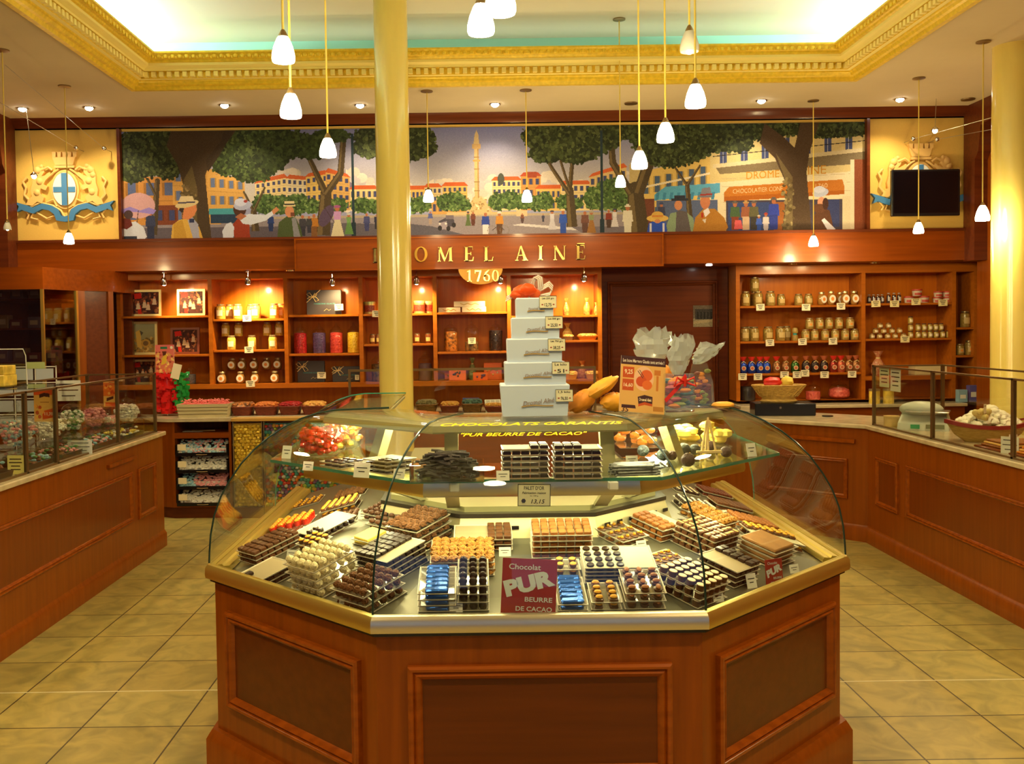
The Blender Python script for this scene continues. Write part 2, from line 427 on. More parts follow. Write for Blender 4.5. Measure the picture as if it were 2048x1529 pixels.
# cove tubes
TUBE = mat('cove_tube_glow', (1, 1, 1), emit=(.86, 1, .93), strength=16)
for nm, x, s in (('left', OX0 - .2, 1), ('right', OX1 + .2, -1)):
    for k in range(5):
        y = .2 + k * 1.6
        t = MB().tube([(x, y, 3.79), (x, y + 1.45, 3.79)], .014, 8).build('fluorescent_tube', TUBE)
        tag(t, 'white fluorescent tube hidden behind the %s side of the gold cornice' % nm, 'lamp', 'cove lighting tubes on the %s' % nm)
def cove(x, s):
    l = bpy.data.lights.new('cove_light', 'AREA'); l.shape = 'RECTANGLE'; l.size = .06; l.size_y = 8.2; l.energy = 130; l.color = (.86, 1, .92)
    o = bpy.data.objects.new('cove_light', l); C.objects.link(o); o.location = (x, 3.95, 3.83)
    zl = -Vector((s * .6, 0, 1)).normalized(); yl = Vector((0, 1, 0)); o.matrix_world = Matrix.Translation((x, 3.95, 3.83)) @ Matrix((yl.cross(zl), yl, zl)).transposed().to_4x4()
cove(OX0 - .2, 1); cove(OX1 + .2, -1)
# soft cove light at the back
l = bpy.data.lights.new('cove_light', 'AREA'); l.shape = 'RECTANGLE'; l.size = 5.4; l.size_y = .05; l.energy = 4; l.color = (.9, 1, .85)
o = bpy.data.objects.new('cove_light', l); C.objects.link(o); o.location = (.175, OY1 + .1, 3.8); o.rotation_euler = Vector((0, -.4, 1)).to_track_quat('-Z', 'Y').to_euler()

# cornice swept round the opening
def cornice():
    mb = MB()
    prof = [(0, 3.70), (-.02, 3.655), (.018, 3.655), (.028, 3.682), (.05, 3.688), (.06, 3.705), (.07, 3.712), (.07, 3.722), (.10, 3.726), (.10, 3.772), (.142, 3.776), (.146, 3.79), (.17, 3.80), (.19, 3.806), (.19, 3.826), (.205, 3.832), (.21, 3.846), (.225, 3.85), (.25, 3.876), (.262, 3.884), (.262, 3.898), (.20, 3.898), (.06, 3.74), (0, 3.70)]
    cols = [GOLD] * 7 + [CREAM] + [GOLD] + [GOLD] + [CREAM] * 4 + [GOLD] * 20
    def pt(k, a, h):
        return [(OX0 + a, OY0 - 1, h), (OX0 + a, OY1 - a, h), (OX1 - a, OY1 - a, h), (OX1 - a, OY0 - 1, h)][k]
    for i in range(len(prof) - 1):
        (a, h), (a2, h2) = prof[i], prof[i + 1]
        for k in range(3):
            mb.add([pt(k, a, h), pt(k + 1, a, h), pt(k + 1, a2, h2), pt(k, a2, h2)], [(0, 3, 2, 1)], cols[min(i, len(cols) - 1)])
    # dentils and leaf ornament
    n = int((OX1 - OX0 - .2) / .0625)
    for i in range(n):
        x = OX0 + .13 + i * .0625; mb.box(x, x + .034, OY1 - .136, OY1 - .10, 3.732, 3.772, CREAM)
    m2 = int((OX1 - OX0 - .44) / .055)
    for i in range(m2):
        x = OX0 + .235 + i * .055; mb.ball((x, OY1 - .242, 3.864), .02, GOLD, 6, 4, (1, .5, .9))
        mb.ball((x + .027, OY1 - .236, 3.858), .010, GOLD, 5, 4, (.6, .5, 1.5))
    k = int((OY1 - 1.0) / .0625)
    for sx, X in ((1, OX0), (-1, OX1)):
        for i in range(k):
            y = OY1 - .13 - i * .0625
            mb.box(X + sx * .10, X + sx * .136, y - .034, y, 3.732, 3.772, CREAM)
            mb.ball((X + sx * .242, y - .12, 3.864), .021, GOLD, 6, 4, (.5, 1, .9))
            mb.ball((X + sx * .236, y - .15, 3.858), .010, GOLD, 5, 4, (.5, .6, 1.5))
    o = mb.build('trim_2', GOLD, sharp=30); struct(o)
cornice()
# columns
def column(x, y, r, lab):
    o = MB().lathe([(r * 1.25, 0), (r * 1.25, .06), (r * 1.1, .09), (r, .12), (r, 2.2), (r * .985, 3.68), (r * .98, 4.12)], x, y, 40).build('column', COLUMN_M, sharp=50)
    o['kind'] = 'structure'; return o
c1 = at(790, 600, 7.1); column(c1.x, 7.1, .125, '')
c2 = at(1985, 500, 7.1); column(c2.x + .165, 7.1, .16, '')

# --------------------------------------------- upper wall: header, mural, ochre panels
def zat(px, py, Y): return at(px, py, Y).z
ZM1, ZM0 = zat(987, 252, YB), zat(987, 472, YB)
ZH0 = zat(987, 533, YB)
mb = MB(); mb.box(XL, XR, YB + .05, YN + .05, ZM0, HC - .0)
struct(mb.build('wall_upper', OCHRE))
o = struct(MB().box(XL, XR, YB - .02, YN + .05, ZH0, ZM0, W_BODY).box(XR, XR + .45, YB - .02, YN + .05, ZH0, ZM0, W_BODY).build('trim_3', W_BODY))
mb = MB(); mb.loft([[(XL, YB + .05, HC - .085), (XR, YB + .05, HC - .085)], [(XL, YB - .01, HC - .085), (XR, YB - .01, HC - .085)], [(XL, YB - .03, HC - .05), (XR, YB - .03, HC - .05)], [(XL, YB - .06, HC - .03), (XR, YB - .06, HC - .03)], [(XL, YB - .08, HC), (XR, YB - .08, HC)]], False, False, closed=False)
mb.box(XL, XR, YB - .01, YB + .05, HC - .085, HC)
mb.box(XL, XR, YB - .045, YB - .02, ZM0 - .012, ZM0 + .012)
struct(mb.build('trim_4', W_DARK))
for i, px in enumerate((239, 1736)):
    x = at(px, 360, YB).x
    struct(MB().box(x - .014, x + .014, YB - .015, YB + .05, ZM0, ZM1 + .02).build('trim_%d' % (5 + i), W_DARK))
# wall brackets in the corners and the wood side returns
for s, X in ((1, XL), (-1, XR)):
    poly = [(YB, HC), (YB - .9, HC), (YB - .9, HC - .18), (YB - .3, HC - .22), (YB - .26, HC - .45), (YB - .2, HC - .52), (YB - .2, ZM0 - .3), (YB, ZM0 - .3)]
    mb = MB(); mb.yz(poly, X, X + s * .12) if s > 0 else mb.yz(poly, X - .12, X)
    struct(mb.build('trim_%d' % (7 + (s > 0)), W_DARK))
# central fascia with the shop's name
CX0, CX1 = at(590, 508, 9.0).x, at(1326, 500, 9.0).x
ZC1, ZC0 = zat(958, 473, 9.0), zat(958, 538, 9.0)
fas = thing('shop_name_fascia', 'projecting cherry wood fascia with gold capital letters under the mural', 'sign', ((CX0 + CX1) / 2, 9.0, ZC0))
wd = (CX1 - CX0) / 2; hh = ZC1 - ZC0
MB().bbox(-wd, wd, -.02, .059, 0, hh, .004).build('board', W_BODY, fas)
mb = MB(); 
mb.box(-wd, wd, -.03, -.021, hh - .014, hh).box(-wd, wd, -.03, -.021, 0, .014).box(-wd, -wd + .012, -.03, -.021, .014, hh - .014).box(wd - .012, wd, -.03, -.021, .014, hh - .014)
mb.build('edge_moulding', W_MOLD, fas)
# serif capitals
def ring(cx, cz, ro, rz, ri, riz, a0=0, a1=2 * PI, n=36, y0=-.012, y1=0):
    R = []
    for i in range(n + 1):
        t = a0 + (a1 - a0) * i / n; c, s_ = math.cos(t), math.sin(t)
        R.append([(cx + ro * c, y0, cz + rz * s_), (cx + ri * c, y0, cz + riz * s_), (cx + ri * c, y1, cz + riz * s_), (cx + ro * c, y1, cz + rz * s_)])
    mb = MB(); mb.loft(R, True, True); return mb
def glyph(ch, D=.012):
    mb = MB(); T, t = .17, .07
    def bar(x0, z0, x1, z1): mb.box(x0, x1, -D, 0, z0, z1)
    def P(*p): mb.xz(list(p), -D, 0)
    def stem(x, w=T, serif=1):
        bar(x, 0, x + w, 1)
        if serif: bar(x - .07, 0, x + w + .07, .05); bar(x - .07, .95, x + w + .07, 1)
    if ch == 'I': stem(.08); W = .33
    elif ch == 'L': stem(.08); bar(.25, 0, .62, .055); P((.56, .05), (.62, .05), (.66, .3), (.62, .3)); W = .66
    elif ch == 'E':
        stem(.08); bar(.25, 0, .62, .055); bar(.25, .945, .6, 1); bar(.25, .48, .48, .53); bar(.45, .4, .49, .62)
        P((.57, .05), (.62, .05), (.66, .27), (.62, .27)); P((.56, .95), (.6, .95), (.63, .75), (.59, .75)); W = .68
    elif ch == 'A':
        P((.36, 1.0), (.46, 1.0), (.82, .03), (.6, .03)); P((.36, 1.0), (.4, .9), (.15, .03), (.08, .03)); bar(.22, .33, .6, .385); bar(0, 0, .24, .045); bar(.5, 0, .9, .045); W = .9
    elif ch == 'N':
        bar(.08, 0, .14, 1); bar(.0, 0, .22, .045); P((.0, 1), (.2, 1), (.78, 0), (.6, 0)); bar(.72, 0, .78, 1); bar(.64, .955, .86, 1); W = .84
    elif ch == 'M':
        bar(.08, 0, .14, 1); bar(0, 0, .22, .045); P((.02, 1), (.22, 1), (.54, .1), (.44, 0)); P((.86, 1), (.8, 1), (.44, 0), (.5, .02)); bar(.8, 0, .97, 1); bar(.74, 0, 1.03, .045); bar(.8, .955, 1.03, 1); W = 1.0
    elif ch == 'O':
        mb.merge(ring(.45, .5, .45, .52, .27, .46, y0=-D)); W = .9
    elif ch == 'D':
        stem(.08); mb.merge(ring(.25, .5, .5, .5, .33, .44, -PI / 2, PI / 2, y0=-D)); W = .78
    elif ch == 'R':
        stem(.08); mb.merge(ring(.25, .73, .36, .27, .19, .22, -PI / 2, PI / 2, y0=-D)); P((.3, .48), (.46, .48), (.8, 0), (.6, 0)); bar(.6, 0, .86, .045); W = .86
    elif ch == '1': bar(.2, 0, .36, 1); bar(.08, 0, .48, .05); P((.2, 1), (.2, .9), (.06, .82), (.06, .87)); W = .5
    elif ch == '7': bar(.02, .86, .6, 1); P((.44, .86), (.6, .86), (.36, 0), (.18, 0)); bar(.02, .72, .07, .9); W = .62
    elif ch == '6': mb.merge(ring(.32, .32, .31, .33, .15, .26, y0=-D)); P((.02, .35), (.17, .4), (.36, .8), (.56, 1), (.42, 1), (.18, .8)); W = .64
    elif ch == '0': mb.merge(ring(.32, .5, .31, .51, .16, .45, y0=-D)); W = .64
    return mb, W
for ch, px, py in (('D', 757, 511), ('R', 800, 511), ('O', 842, 509), ('M', 890, 509), ('E', 938, 508), ('L', 977, 508), ('A', 1043, 507), ('I', 1081, 506), ('N', 1119, 506), ('E', 1161, 505)):
    g, W = glyph(ch); p = at(px, py, 8.98); s = .134
    if ch == 'E' and px > 1100: g.box(.1, .62, -.012, 0, 1.06, 1.13)
    mm = MB(); mm.merge(g, Matrix.Translation((p.x - fas.location.x - W * s / 2, -.021, p.z - ZC0 - s / 2)) @ Matrix.Diagonal((s, 1.2, s, 1)))
    mm.build('gold_letter', BRASS, fas)
# half round plaque 1760
p = at(961, 540, 9.02)
pl = thing('year_plaque', 'half round wooden plaque with gold 1760 hanging under the name fascia', 'sign', (p.x, 8.985, ZC0))
mb = MB(); mb.xz([(.205 * math.cos(t), -.145 * math.sin(t)) for t in np.linspace(0, PI, 28)], -.008, .008); mb.build('plaque', mat('plaque_bronze', (.5, .25, .04, 1), rough=.35, metal=.5), pl)
for i, ch in enumerate('1760'):
    g, W = glyph(ch); s = .103
    mm = MB(); mm.merge(g, Matrix.Translation((-.135 + i * .08 + (.6 - W) * .03, -.008, -.118)) @ Matrix.Diagonal((s, 1, s, 1))); mm.build('gold_digit', BRASS, pl)

# panel moulding on a vertical face. o origin (x,y,0), u unit direction along the face, n outward normal
def moulding(mb, o, u, n, u0, u1, z0, z1, m, w=.045, t=.024):
    prof = [(0, 0), (0, t * .75), (w * .16, t), (w * .34, t * .95), (w * .42, t * .62), (w * .62, t * .9), (w * .8, t * .7), (w, 0.002)]
    rings = []
    for s_, h in prof:
        rings.append([Vector(o) + Vector(u) * a + Vector(n) * h + Vector((0, 0, z)) for a, z in ((u0 + s_, z0 + s_), (u1 - s_, z0 + s_), (u1 - s_, z1 - s_), (u0 + s_, z1 - s_))])
    mb.loft([r for r in rings], False, False, m)
def facebox(mb, o, u, n, u0, u1, z0, z1, t0, t1, m=None):
    o, u, n = Vector(o), Vector(u), Vector(n); R = []
    for z in (z0, z1): R.append([o + u * a + n * t + Vector((0, 0, z)) for a, t in ((u0, t0), (u1, t0), (u1, t1), (u0, t1))])
    A = (Vector(R[0][1]) - Vector(R[0][0])).cross(Vector(R[0][2]) - Vector(R[0][1])).z
    if A < 0: R = [r[::-1] for r in R]
    mb.loft(R, True, True, m)
# ------------------------------------------------------------------ central curved glass counter
CG = glass('display_glass', (.965, .985, .965), refl=.85, rough=.0, ior=1.5)
CG_EDGE = mat('dark_glass_seam', (.012, .03, .025, 1), rough=.15)
SHELF_GLASS = glass('shelf_glass', (.93, .98, .95), refl=1.0, rough=.01, ior=1.5)
GREEN_EDGE = mat('green_glass_edge', (.02, .20, .13, 1), rough=.1)
ALU = mat('champagne_aluminium', (.62, .55, .38, 1), rough=.3, metal=.85)
ALU_GOLD = mat('gold_aluminium', (.66, .49, .11, 1), rough=.36, metal=.85)
CREAMP = mat('cream_enamel', (.30, .27, .12, 1), rough=.4)
DECK = mat('deck_steel', (.13, .12, .08, 1), rough=.36, metal=.5)
KX, KH, KW = .18, .505, 1.19
KZ0, KZ1, KYB = 2.89, 3.575, 5.35
T8 = math.tan(PI / 8)
def off(d, yb=KYB):
    return [(KX - KW + d, yb), (KX - KW + d, KZ1 + T8 * d), (KX - KH + T8 * d, KZ0 + d), (KX + KH - T8 * d, KZ0 + d), (KX + KW - d, KZ1 + T8 * d), (KX + KW - d, yb)]
def sweep(mb, prof, segs=range(5), m=None, yb=KYB, closed=False):
    for k in segs:
        R = [[(*off(d, yb)[k], z) for d, z in prof], [(*off(d, yb)[k + 1], z) for d, z in prof]]
        mb.loft(R, closed, closed, m, closed=closed)
    return mb
case = thing('glass_display_counter', 'angular cherry wood counter with curved glass top full of chocolates in mid shop', 'display counter', (0, 0, 0))
mb = MB(); sweep(mb, [(.0, 0), (.0, .17), (.02, .185), (.02, .748), (.62, .748), (.62, 0)], closed=True)
mb.build('wooden_base', W_BODYZ, case)
mb = MB(); sweep(mb, [(-.022, 0), (-.022, .155), (-.01, .175), (.0, .19), (.02, .19), (.02, 0)], closed=True); mb.build('plinth', W_BODYZ, case)
def seg(k):
    a, b_ = Vector((*off(.02)[k], 0)), Vector((*off(.02)[k + 1], 0)); u = (b_ - a).normalized(); n = Vector((u.y, -u.x, 0)); return a, u, n, (b_ - a).length
for k in range(5):
    a, u, n, Ln = seg(k)
    if k in (0, 4):
        spans = [(.1, Ln / 2 - .06), (Ln / 2 + .06, Ln - .1)]
    elif k == 2: spans = [(.095, Ln - .095)]
    else: spans = [(.095, Ln - .075)] if k == 1 else [(.075, Ln - .075)]
    for (s0, s1) in spans:
        mb = MB(); moulding(mb, a, u, n, s0, s1, .30, .655, W_MOLD); facebox(mb, a, u, n, s0 + .04, s1 - .04, .34, .615, .0005, .004, W_PANEL)
        mb.build('raised_panel', W_MOLD, case)
mb = MB(); sweep(mb, [(.004, .7485), (.004, .762), (.023, .762), (.023, .7485)], closed=True); mb.build('dark_joint', BLACK, case)
# metal rim: pale on the front, gold on the other sides
prof = [(-.012, .7625), (-.014, .775), (-.012, .80), (-.004, .812), (.012, .815), (.022, .81), (.0235, .7625)]
sweep(MB(), prof, [2], closed=True).build('front_rim', ALU, case)
for kk in ([0, 1], [3, 4]): sweep(MB(), prof, kk, closed=True).build('gold_rim', ALU_GOLD, case)
# inner gold ledge along both sides
for kk in (0, 4): sweep(MB(), [(.024, .785), (.024, .808), (.045, .808), (.05, .80), (.07, .80), (.075, .79), (.075, .78)], [kk], closed=True).build('gold_ledge', ALU_GOLD, case)
# deck, slightly rising inwards
DS = .26
def deckz(d): return .765 + DS * max(0, d - .03)
sweep(MB(), [(.024, .75), (.03, deckz(.03)), (.62, deckz(.62)), (.62, .75)], closed=True).build('deck', DECK, case)
# sloping back board with slots and rear work surface
mb = MB(); sweep(mb, [(.60, deckz(.6)), (.625, .985), (.64, .985), (.64, .80)], closed=True); mb.build('back_board', mat('cream_steel', (.55, .48, .27, 1), rough=.35, metal=.5), case)
for k in (1, 2, 3):
    a, b_ = Vector((*off(.608)[k], 0)), Vector((*off(.608)[k + 1], 0)); u = (b_ - a).normalized(); n = Vector((u.y, -u.x, 0)); Ln = (b_ - a).length
    c = int(Ln / .075)
    for i in range(c):
        q = .04 + i * .075; mb = MB(); facebox(mb, a, u, n, q, q + .03, .945, .958, .002, .006); mb.build('air_slot', BLACK, case)
sweep(MB(), [(.62, .985), (.62, 1.0), (.70, 1.0), (.70, .985)], closed=True).build('dark_channel', mat('dark_channel', (.06, .05, .035, 1), rough=.3, metal=.6), case)
sweep(MB(), [(.66, 1.0), (.66, 1.02), (.88, 1.02), (.88, 1.0)], closed=True).build('work_surface', CREAMP, case)
# the bent glass
GP = [(.004, .815), (.006, .86), (.011, .92), (.024, .99), (.048, 1.06), (.08, 1.12), (.12, 1.18), (.165, 1.230), (.215, 1.272), (.27, 1.308), (.33, 1.338), (.395, 1.358), (.46, 1.366), (.66, 1.366)]
th = .006
def thick(P):
    Q = []
    for i, (d, z) in enumerate(P):
        a, b_ = P[max(i - 1, 0)], P[min(i + 1, len(P) - 1)]; dx, dz = b_[0] - a[0], b_[1] - a[1]; L_ = math.hypot(dx, dz)
        Q.append((d + dz / L_ * th, z - dx / L_ * th))
    return P + Q[::-1]
for k in range(5):
    nm = ['left', 'front left', 'front', 'front right', 'right'][k]
    yb = 4.75
    mb = MB(); P = thick(GP); R = [[(*off(d, yb)[k], z) for d, z in P], [(*off(d, yb)[k + 1], z) for d, z in P]]
    mb.loft(R, True, True, closed=True)
    mb.build('curved_glass_panel', CG, case, sharp=60)
for k in (1, 2, 3, 4):
    mb = MB(); mb.tube([(*off(d - .002)[k], z + .002) for d, z in GP], .0035, 6); mb.build('glass_seam', CG_EDGE, case)
for k in (0, 5):
    mb = MB(); mb.tube([(*off(d, 4.752)[k], z) for d, z in GP], .003, 6); mb.build('glass_edge', GREEN_EDGE, case)
# inner shelf of glass
SZ = 1.18
for k in range(5):
    yb = 4.7
    P = [(.22, SZ), (.22, SZ + .01), (.60, SZ + .01), (.60, SZ)]
    mb = MB(); mb.loft([[(*off(d, yb)[k], z) for d, z in P], [(*off(d, yb)[k + 1], z) for d, z in P]], True, True, closed=True)
    mb.build('glass_shelf', SHELF_GLASS, case)
mb = MB(); sweep(mb, [(.2185, SZ - .0005), (.2185, SZ + .0105), (.2205, SZ + .0105), (.2205, SZ - .0005)], closed=True, yb=4.7); mb.build('shelf_front_edge', GREEN_EDGE, case)
sweep(MB(), [(.34, 1.112), (.335, 1.125), (.34, 1.16), (.36, 1.165), (.42, 1.165), (.42, 1.112)], [2], closed=True, yb=4.7).build('shelf_rail', ALU, case)
for kk in ([0, 1], [3, 4]): sweep(MB(), [(.34, 1.112), (.335, 1.125), (.34, 1.16), (.36, 1.165), (.42, 1.165), (.42, 1.112)], kk, closed=True, yb=4.7).build('shelf_rail', ALU_GOLD, case)
# posts carrying rail and canopy
def post(k, t):
    mb = MB()
    def q(d, tt):
        a, b_ = off(d, 4.7)[k], off(d, 4.7)[k + 1]; return Vector((a[0] + (b_[0] - a[0]) * tt, a[1] + (b_[1] - a[1]) * tt, 0))
    u = (q(.4, 1) - q(.4, 0)).normalized(); n = Vector((u.y, -u.x, 0))
    base = q(.40, t)
    rings = []
    for d, z in ((.66, 1.02), (.64, 1.03), (.42, 1.112), (.43, 1.165), (.50, 1.336)):
        c = base - n * (d - .40); c.z = z
        rings.append([c - u * .024 - n * .02, c + u * .024 - n * .02, c + u * .024 + n * .02, c - u * .024 + n * .02])
    mb.loft(rings, True, True); mb.build('support_post', CREAMP, case)
for k, t in ((2, .1), (2, .9), (1, .45), (3, .55), (0, .35), (4, .65)): post(k, t)
for t in (.19, .81):
    a, b_ = off(.215)[2], off(.215)[3]; x = a[0] + (b_[0] - a[0]) * t
    MB().bbox(x - .016, x + .016, a[1] - .004, a[1] + .03, SZ - .03, SZ - .001).build('shelf_clip', WHITE, case)
# canopy: cream profile and its lamp
sweep(MB(), [(.415, 1.318), (.41, 1.324), (.415, 1.345), (.66, 1.354), (.66, 1.344), (.435, 1.338), (.425, 1.318)], [2], closed=True, yb=4.7).build('canopy_rail', CREAMP, case)
for kk in ([0, 1], [3, 4]): sweep(MB(), [(.415, 1.318), (.41, 1.324), (.415, 1.345), (.66, 1.354), (.66, 1.344), (.435, 1.338), (.425, 1.318)], kk, closed=True, yb=4.7).build('canopy_rail', CREAMP, case)
LAMPM = mat('canopy_lamp_glow', (1, 1, 1), emit=(1, .93, .72), strength=9)
for k in range(5):
    mb = MB(); P = [(.52, 1.323), (.52, 1.335), (.57, 1.336), (.57, 1.323)]
    A = [Vector((*off(d, 4.7)[k], z)) for d, z in P]; B = [Vector((*off(d, 4.7)[k + 1], z)) for d, z in P]
    mb.loft([[a.lerp(b_, .06) for a, b_ in zip(A, B)], [a.lerp(b_, .94) for a, b_ in zip(A, B)]], True, True, closed=True)
    mb.build('canopy_lamp', LAMPM, case)
    a = Vector((*off(.5, 4.7)[k], 1.318)); b_ = Vector((*off(.5, 4.7)[k + 1], 1.318)); c = (a + b_) / 2; Ln = (b_ - a).length
    l = bpy.data.lights.new('canopy_light', 'AREA'); l.shape = 'RECTANGLE'; l.size = Ln * .9; l.size_y = .05; l.energy = 6 * Ln; l.color = (1, .84, .42)
    o = bpy.data.objects.new('canopy_light', l); C.objects.link(o); u = (b_ - a).normalized(); n = Vector((u.y, -u.x, 0))
    Z_ = -(n * .35 + Vector((0, 0, -1))).normalized(); Y_ = Z_.cross(u); o.matrix_world = Matrix.Translation(c) @ Matrix((u, Y_, Z_)).transposed().to_4x4()
    a = Vector((*off(.36, 4.7)[k], 1.10)); b_ = Vector((*off(.36, 4.7)[k + 1], 1.10)); c = (a + b_) / 2; Ln = (b_ - a).length
    l = bpy.data.lights.new('shelf_light', 'AREA'); l.shape = 'RECTANGLE'; l.size = Ln * .9; l.size_y = .04; l.energy = 4.2 * Ln; l.color = (1, .85, .42)
    o = bpy.data.objects.new('shelf_light', l); C.objects.link(o)
    Z_ = Vector((0, 0, 1)); Y_ = Z_.cross(u); o.matrix_world = Matrix.Translation(c) @ Matrix((u, Y_, Z_)).transposed().to_4x4()
# yellow lettering on the front glass, bent with it
def glass_point(s):                                       # s: distance along the glass profile from the rim
    for i in range(len(GP) - 1):
        (a, b_), (c, e) = GP[i], GP[i + 1]; L_ = math.hypot(c - a, e - b_)
        if s <= L_ or i == len(GP) - 2: t = s / L_; return a + (c - a) * t, b_ + (e - b_) * t, ((e - b_) / L_, (c - a) / L_)
        s -= L_
YEL = mat('yellow_vinyl', (1.0, .80, .0, 1), rough=.5, emit=None)
for body, s0, h, w, xc in (('CHOCOLATS GARANTIS', .69, .034, .62, .185), ('"PUR BEURRE DE CACAO"', .615, .028, .42, .155)):
    t = text_mb(body, h, .001, shear=.35, bold=.02, width=w); nv = []
    for x, y, z in t.v:
        d, zz, (dz, dd) = glass_point(s0 + z * .75 + .01); nv.append((x + xc, KZ0 + d - .002 * dz - .0015, zz + .002 * dd + .0015))
    t.v = nv; t.build('glass_lettering', YEL, case)

# ------------------------------------------------------------------ side counters
def plan_counter(name, label, pts, depth, ztop, panels, inner=None, glass_top=None):
    """pts: front line, inside of the shop to the right hand when walking from first to last point"""
    t = thing(name, label, 'counter', (pts[0][0], pts[0][1], 0)); o0 = Vector((pts[0][0], pts[0][1], 0))
    def offs(d):
        P = [Vector((p[0], p[1], 0)) for p in pts]; R = []
        for i, p in enumerate(P):
            ns = []
            if i > 0: u = (P[i] - P[i - 1]).normalized(); ns.append(Vector((-u.y, u.x, 0)))
            if i < len(P) - 1: u = (P[i + 1] - P[i]).normalized(); ns.append(Vector((-u.y, u.x, 0)))
            n = sum(ns, Vector()).normalized(); R.append(p + n * d / max(.3, n.dot(ns[0])) - o0)
        return R
    def sw(prof, nm, m):
        mb = MB(); rings = []
        for i in range(len(pts)): rings.append([(offs(d)[i].x, offs(d)[i].y, z) for d, z in prof])
        mb.loft(rings, True, True, closed=True); return mb.build(nm, m, t)
    sw([(0, .11), (0, ztop - .03), (depth, ztop - .03), (depth, .11)], 'body', W_BODYZ)
    sw([(-.018, 0), (-.018, .10), (-.008, .115), (.0, .128), (depth, .128), (depth, 0)], 'plinth', W_BODYZ)
    sw([(-.028, ztop - .03), (-.03, ztop - .022), (-.03, ztop - .006), (-.024, ztop), (depth, ztop), (depth, ztop - .03)], 'marble_top', MARBLE)
    for k, a, b_, z0, z1 in panels:
        p, q = Vector((*pts[k], 0)), Vector((*pts[k + 1], 0)); u = (q - p).normalized(); n = Vector((u.y, -u.x, 0))
        mb = MB(); moulding(mb, p - o0, u, n, a, b_, z0, z1, W_MOLD, .035, .018); facebox(mb, p - o0, u, n, a + .03, b_ - .03, z0 + .03, z1 - .03, .0004, .003, W_PANEL2)
        mb.build('raised_panel', W_MOLD, t)
    return t, offs, o0
W_PANEL2 = wood('cherry_field_veneer', (.19, .041, .003, 1), (.155, .031, .002, 1), along='z', rough=.3)
CT = .905
LXc, RXc = -2.48, 2.98
# left: walking from far to near keeps the shop on the right hand? the front faces +x
lc, loff, lo = plan_counter('sales_counter', 'long cherry wood counter with marble top running along the left side', [(LXc, 3.2), (LXc, 7.57)], .62, CT,
    [(0, 6.99 - 3.2, 7.37 - 3.2, .32, .69), (0, .3, 6.86 - 3.2, .33, .69)])
mb = MB(); facebox(mb, (0, 0, 0), (0, 1, 0), (1, 0, 0), 6.42 - 3.2, 6.93 - 3.2, .775, .80, .0, .022); mb.build('handle', W_MOLD, lc)
rc, roff, ro = plan_counter('sales_counter', 'cherry wood counter with marble top turning the corner along the right side', [(1.95, 8.37), (RXc, 7.34), (RXc, 3.2)], .72, CT,
    [(1, 7.34 - 7.17, 7.34 - 6.80, .32, .68), (1, 7.34 - 6.66, 3.9, .33, .69), (0, .62, 1.3, .16 + .16, .63)])
mb = MB(); u = Vector((1, -1, 0)).normalized(); n = Vector((u.y, -u.x, 0)); facebox(mb, (0, 0, 0), u, n, .50, 1.36, .755, .785, .0, .022); mb.build('handle', W_MOLD, rc)

# glass boxes on the side counters
BRN = mat('brown_metal_frame', (.20, .125, .05, 1), rough=.35, metal=.7)
SG = glass('side_glass', (.95, .96, .92), refl=.9, rough=.0, ior=1.45)
def glass_box(label, s, X0, X1, ys, z0, z1):
    """s=-1: left side. X0: front plane, X1: rear plane"""
    t = thing('glass_case', label, 'glass case', (X0, ys[0], z0)); h = z1 - z0
    r = .011; D = X1 - X0
    def bar(a, b_): 
        mb = MB(); x0, x1 = sorted((a[0], b_[0])); y0, y1 = sorted((a[1], b_[1])); za, zb = sorted((a[2], b_[2]))
        mb.box(x0 - r, x1 + r, y0 - r, y1 + r, za - (r if x0 == x1 and y0 == y1 and 0 else 0), zb + (r if za == zb else 0)); mb.build('frame_bar', BRN, t)
    Y = [y - ys[0] for y in ys]
    for y in Y: bar((0, y, 0), (0, y, h))
    for y in (Y[0], Y[-1]): bar((D, y, 0), (D, y, h)); bar((0, y, h - .012), (D, y, h - .012))
    bar((0, Y[0], h - .012), (0, Y[-1], h - .012)); bar((0, Y[0], 0), (0, Y[-1], 0)); bar((D, Y[0], h - .012), (D, Y[-1], h - .012))
    for a, b_ in zip(Y[:-1], Y[1:]):
        MB().box(-.003, .003, a + r, b_ - r, .012, h - .013).build('glass_pane', SG, t)
    yb = Y[-1]; x0, x1 = sorted((0, D))
    MB().box(x0 + r, x1 - r, yb - .003, yb + .003, .0, h - .013).build('end_pane', SG, t)
    return t
GL_T = 1.355
glass_box('brown framed glass case standing on the left counter over the candy jars', -1, LXc - .03, LXc - .55, [4.0, 4.75, 5.34, 5.73, 6.72, 7.5], CT, 1.365)
glass_box('brown framed glass case standing on the right counter over the scale and the boat basket', 1, RXc + .03, RXc + .55, [7.30, 6.36, 5.40, 4.2][::-1], CT, 1.36)

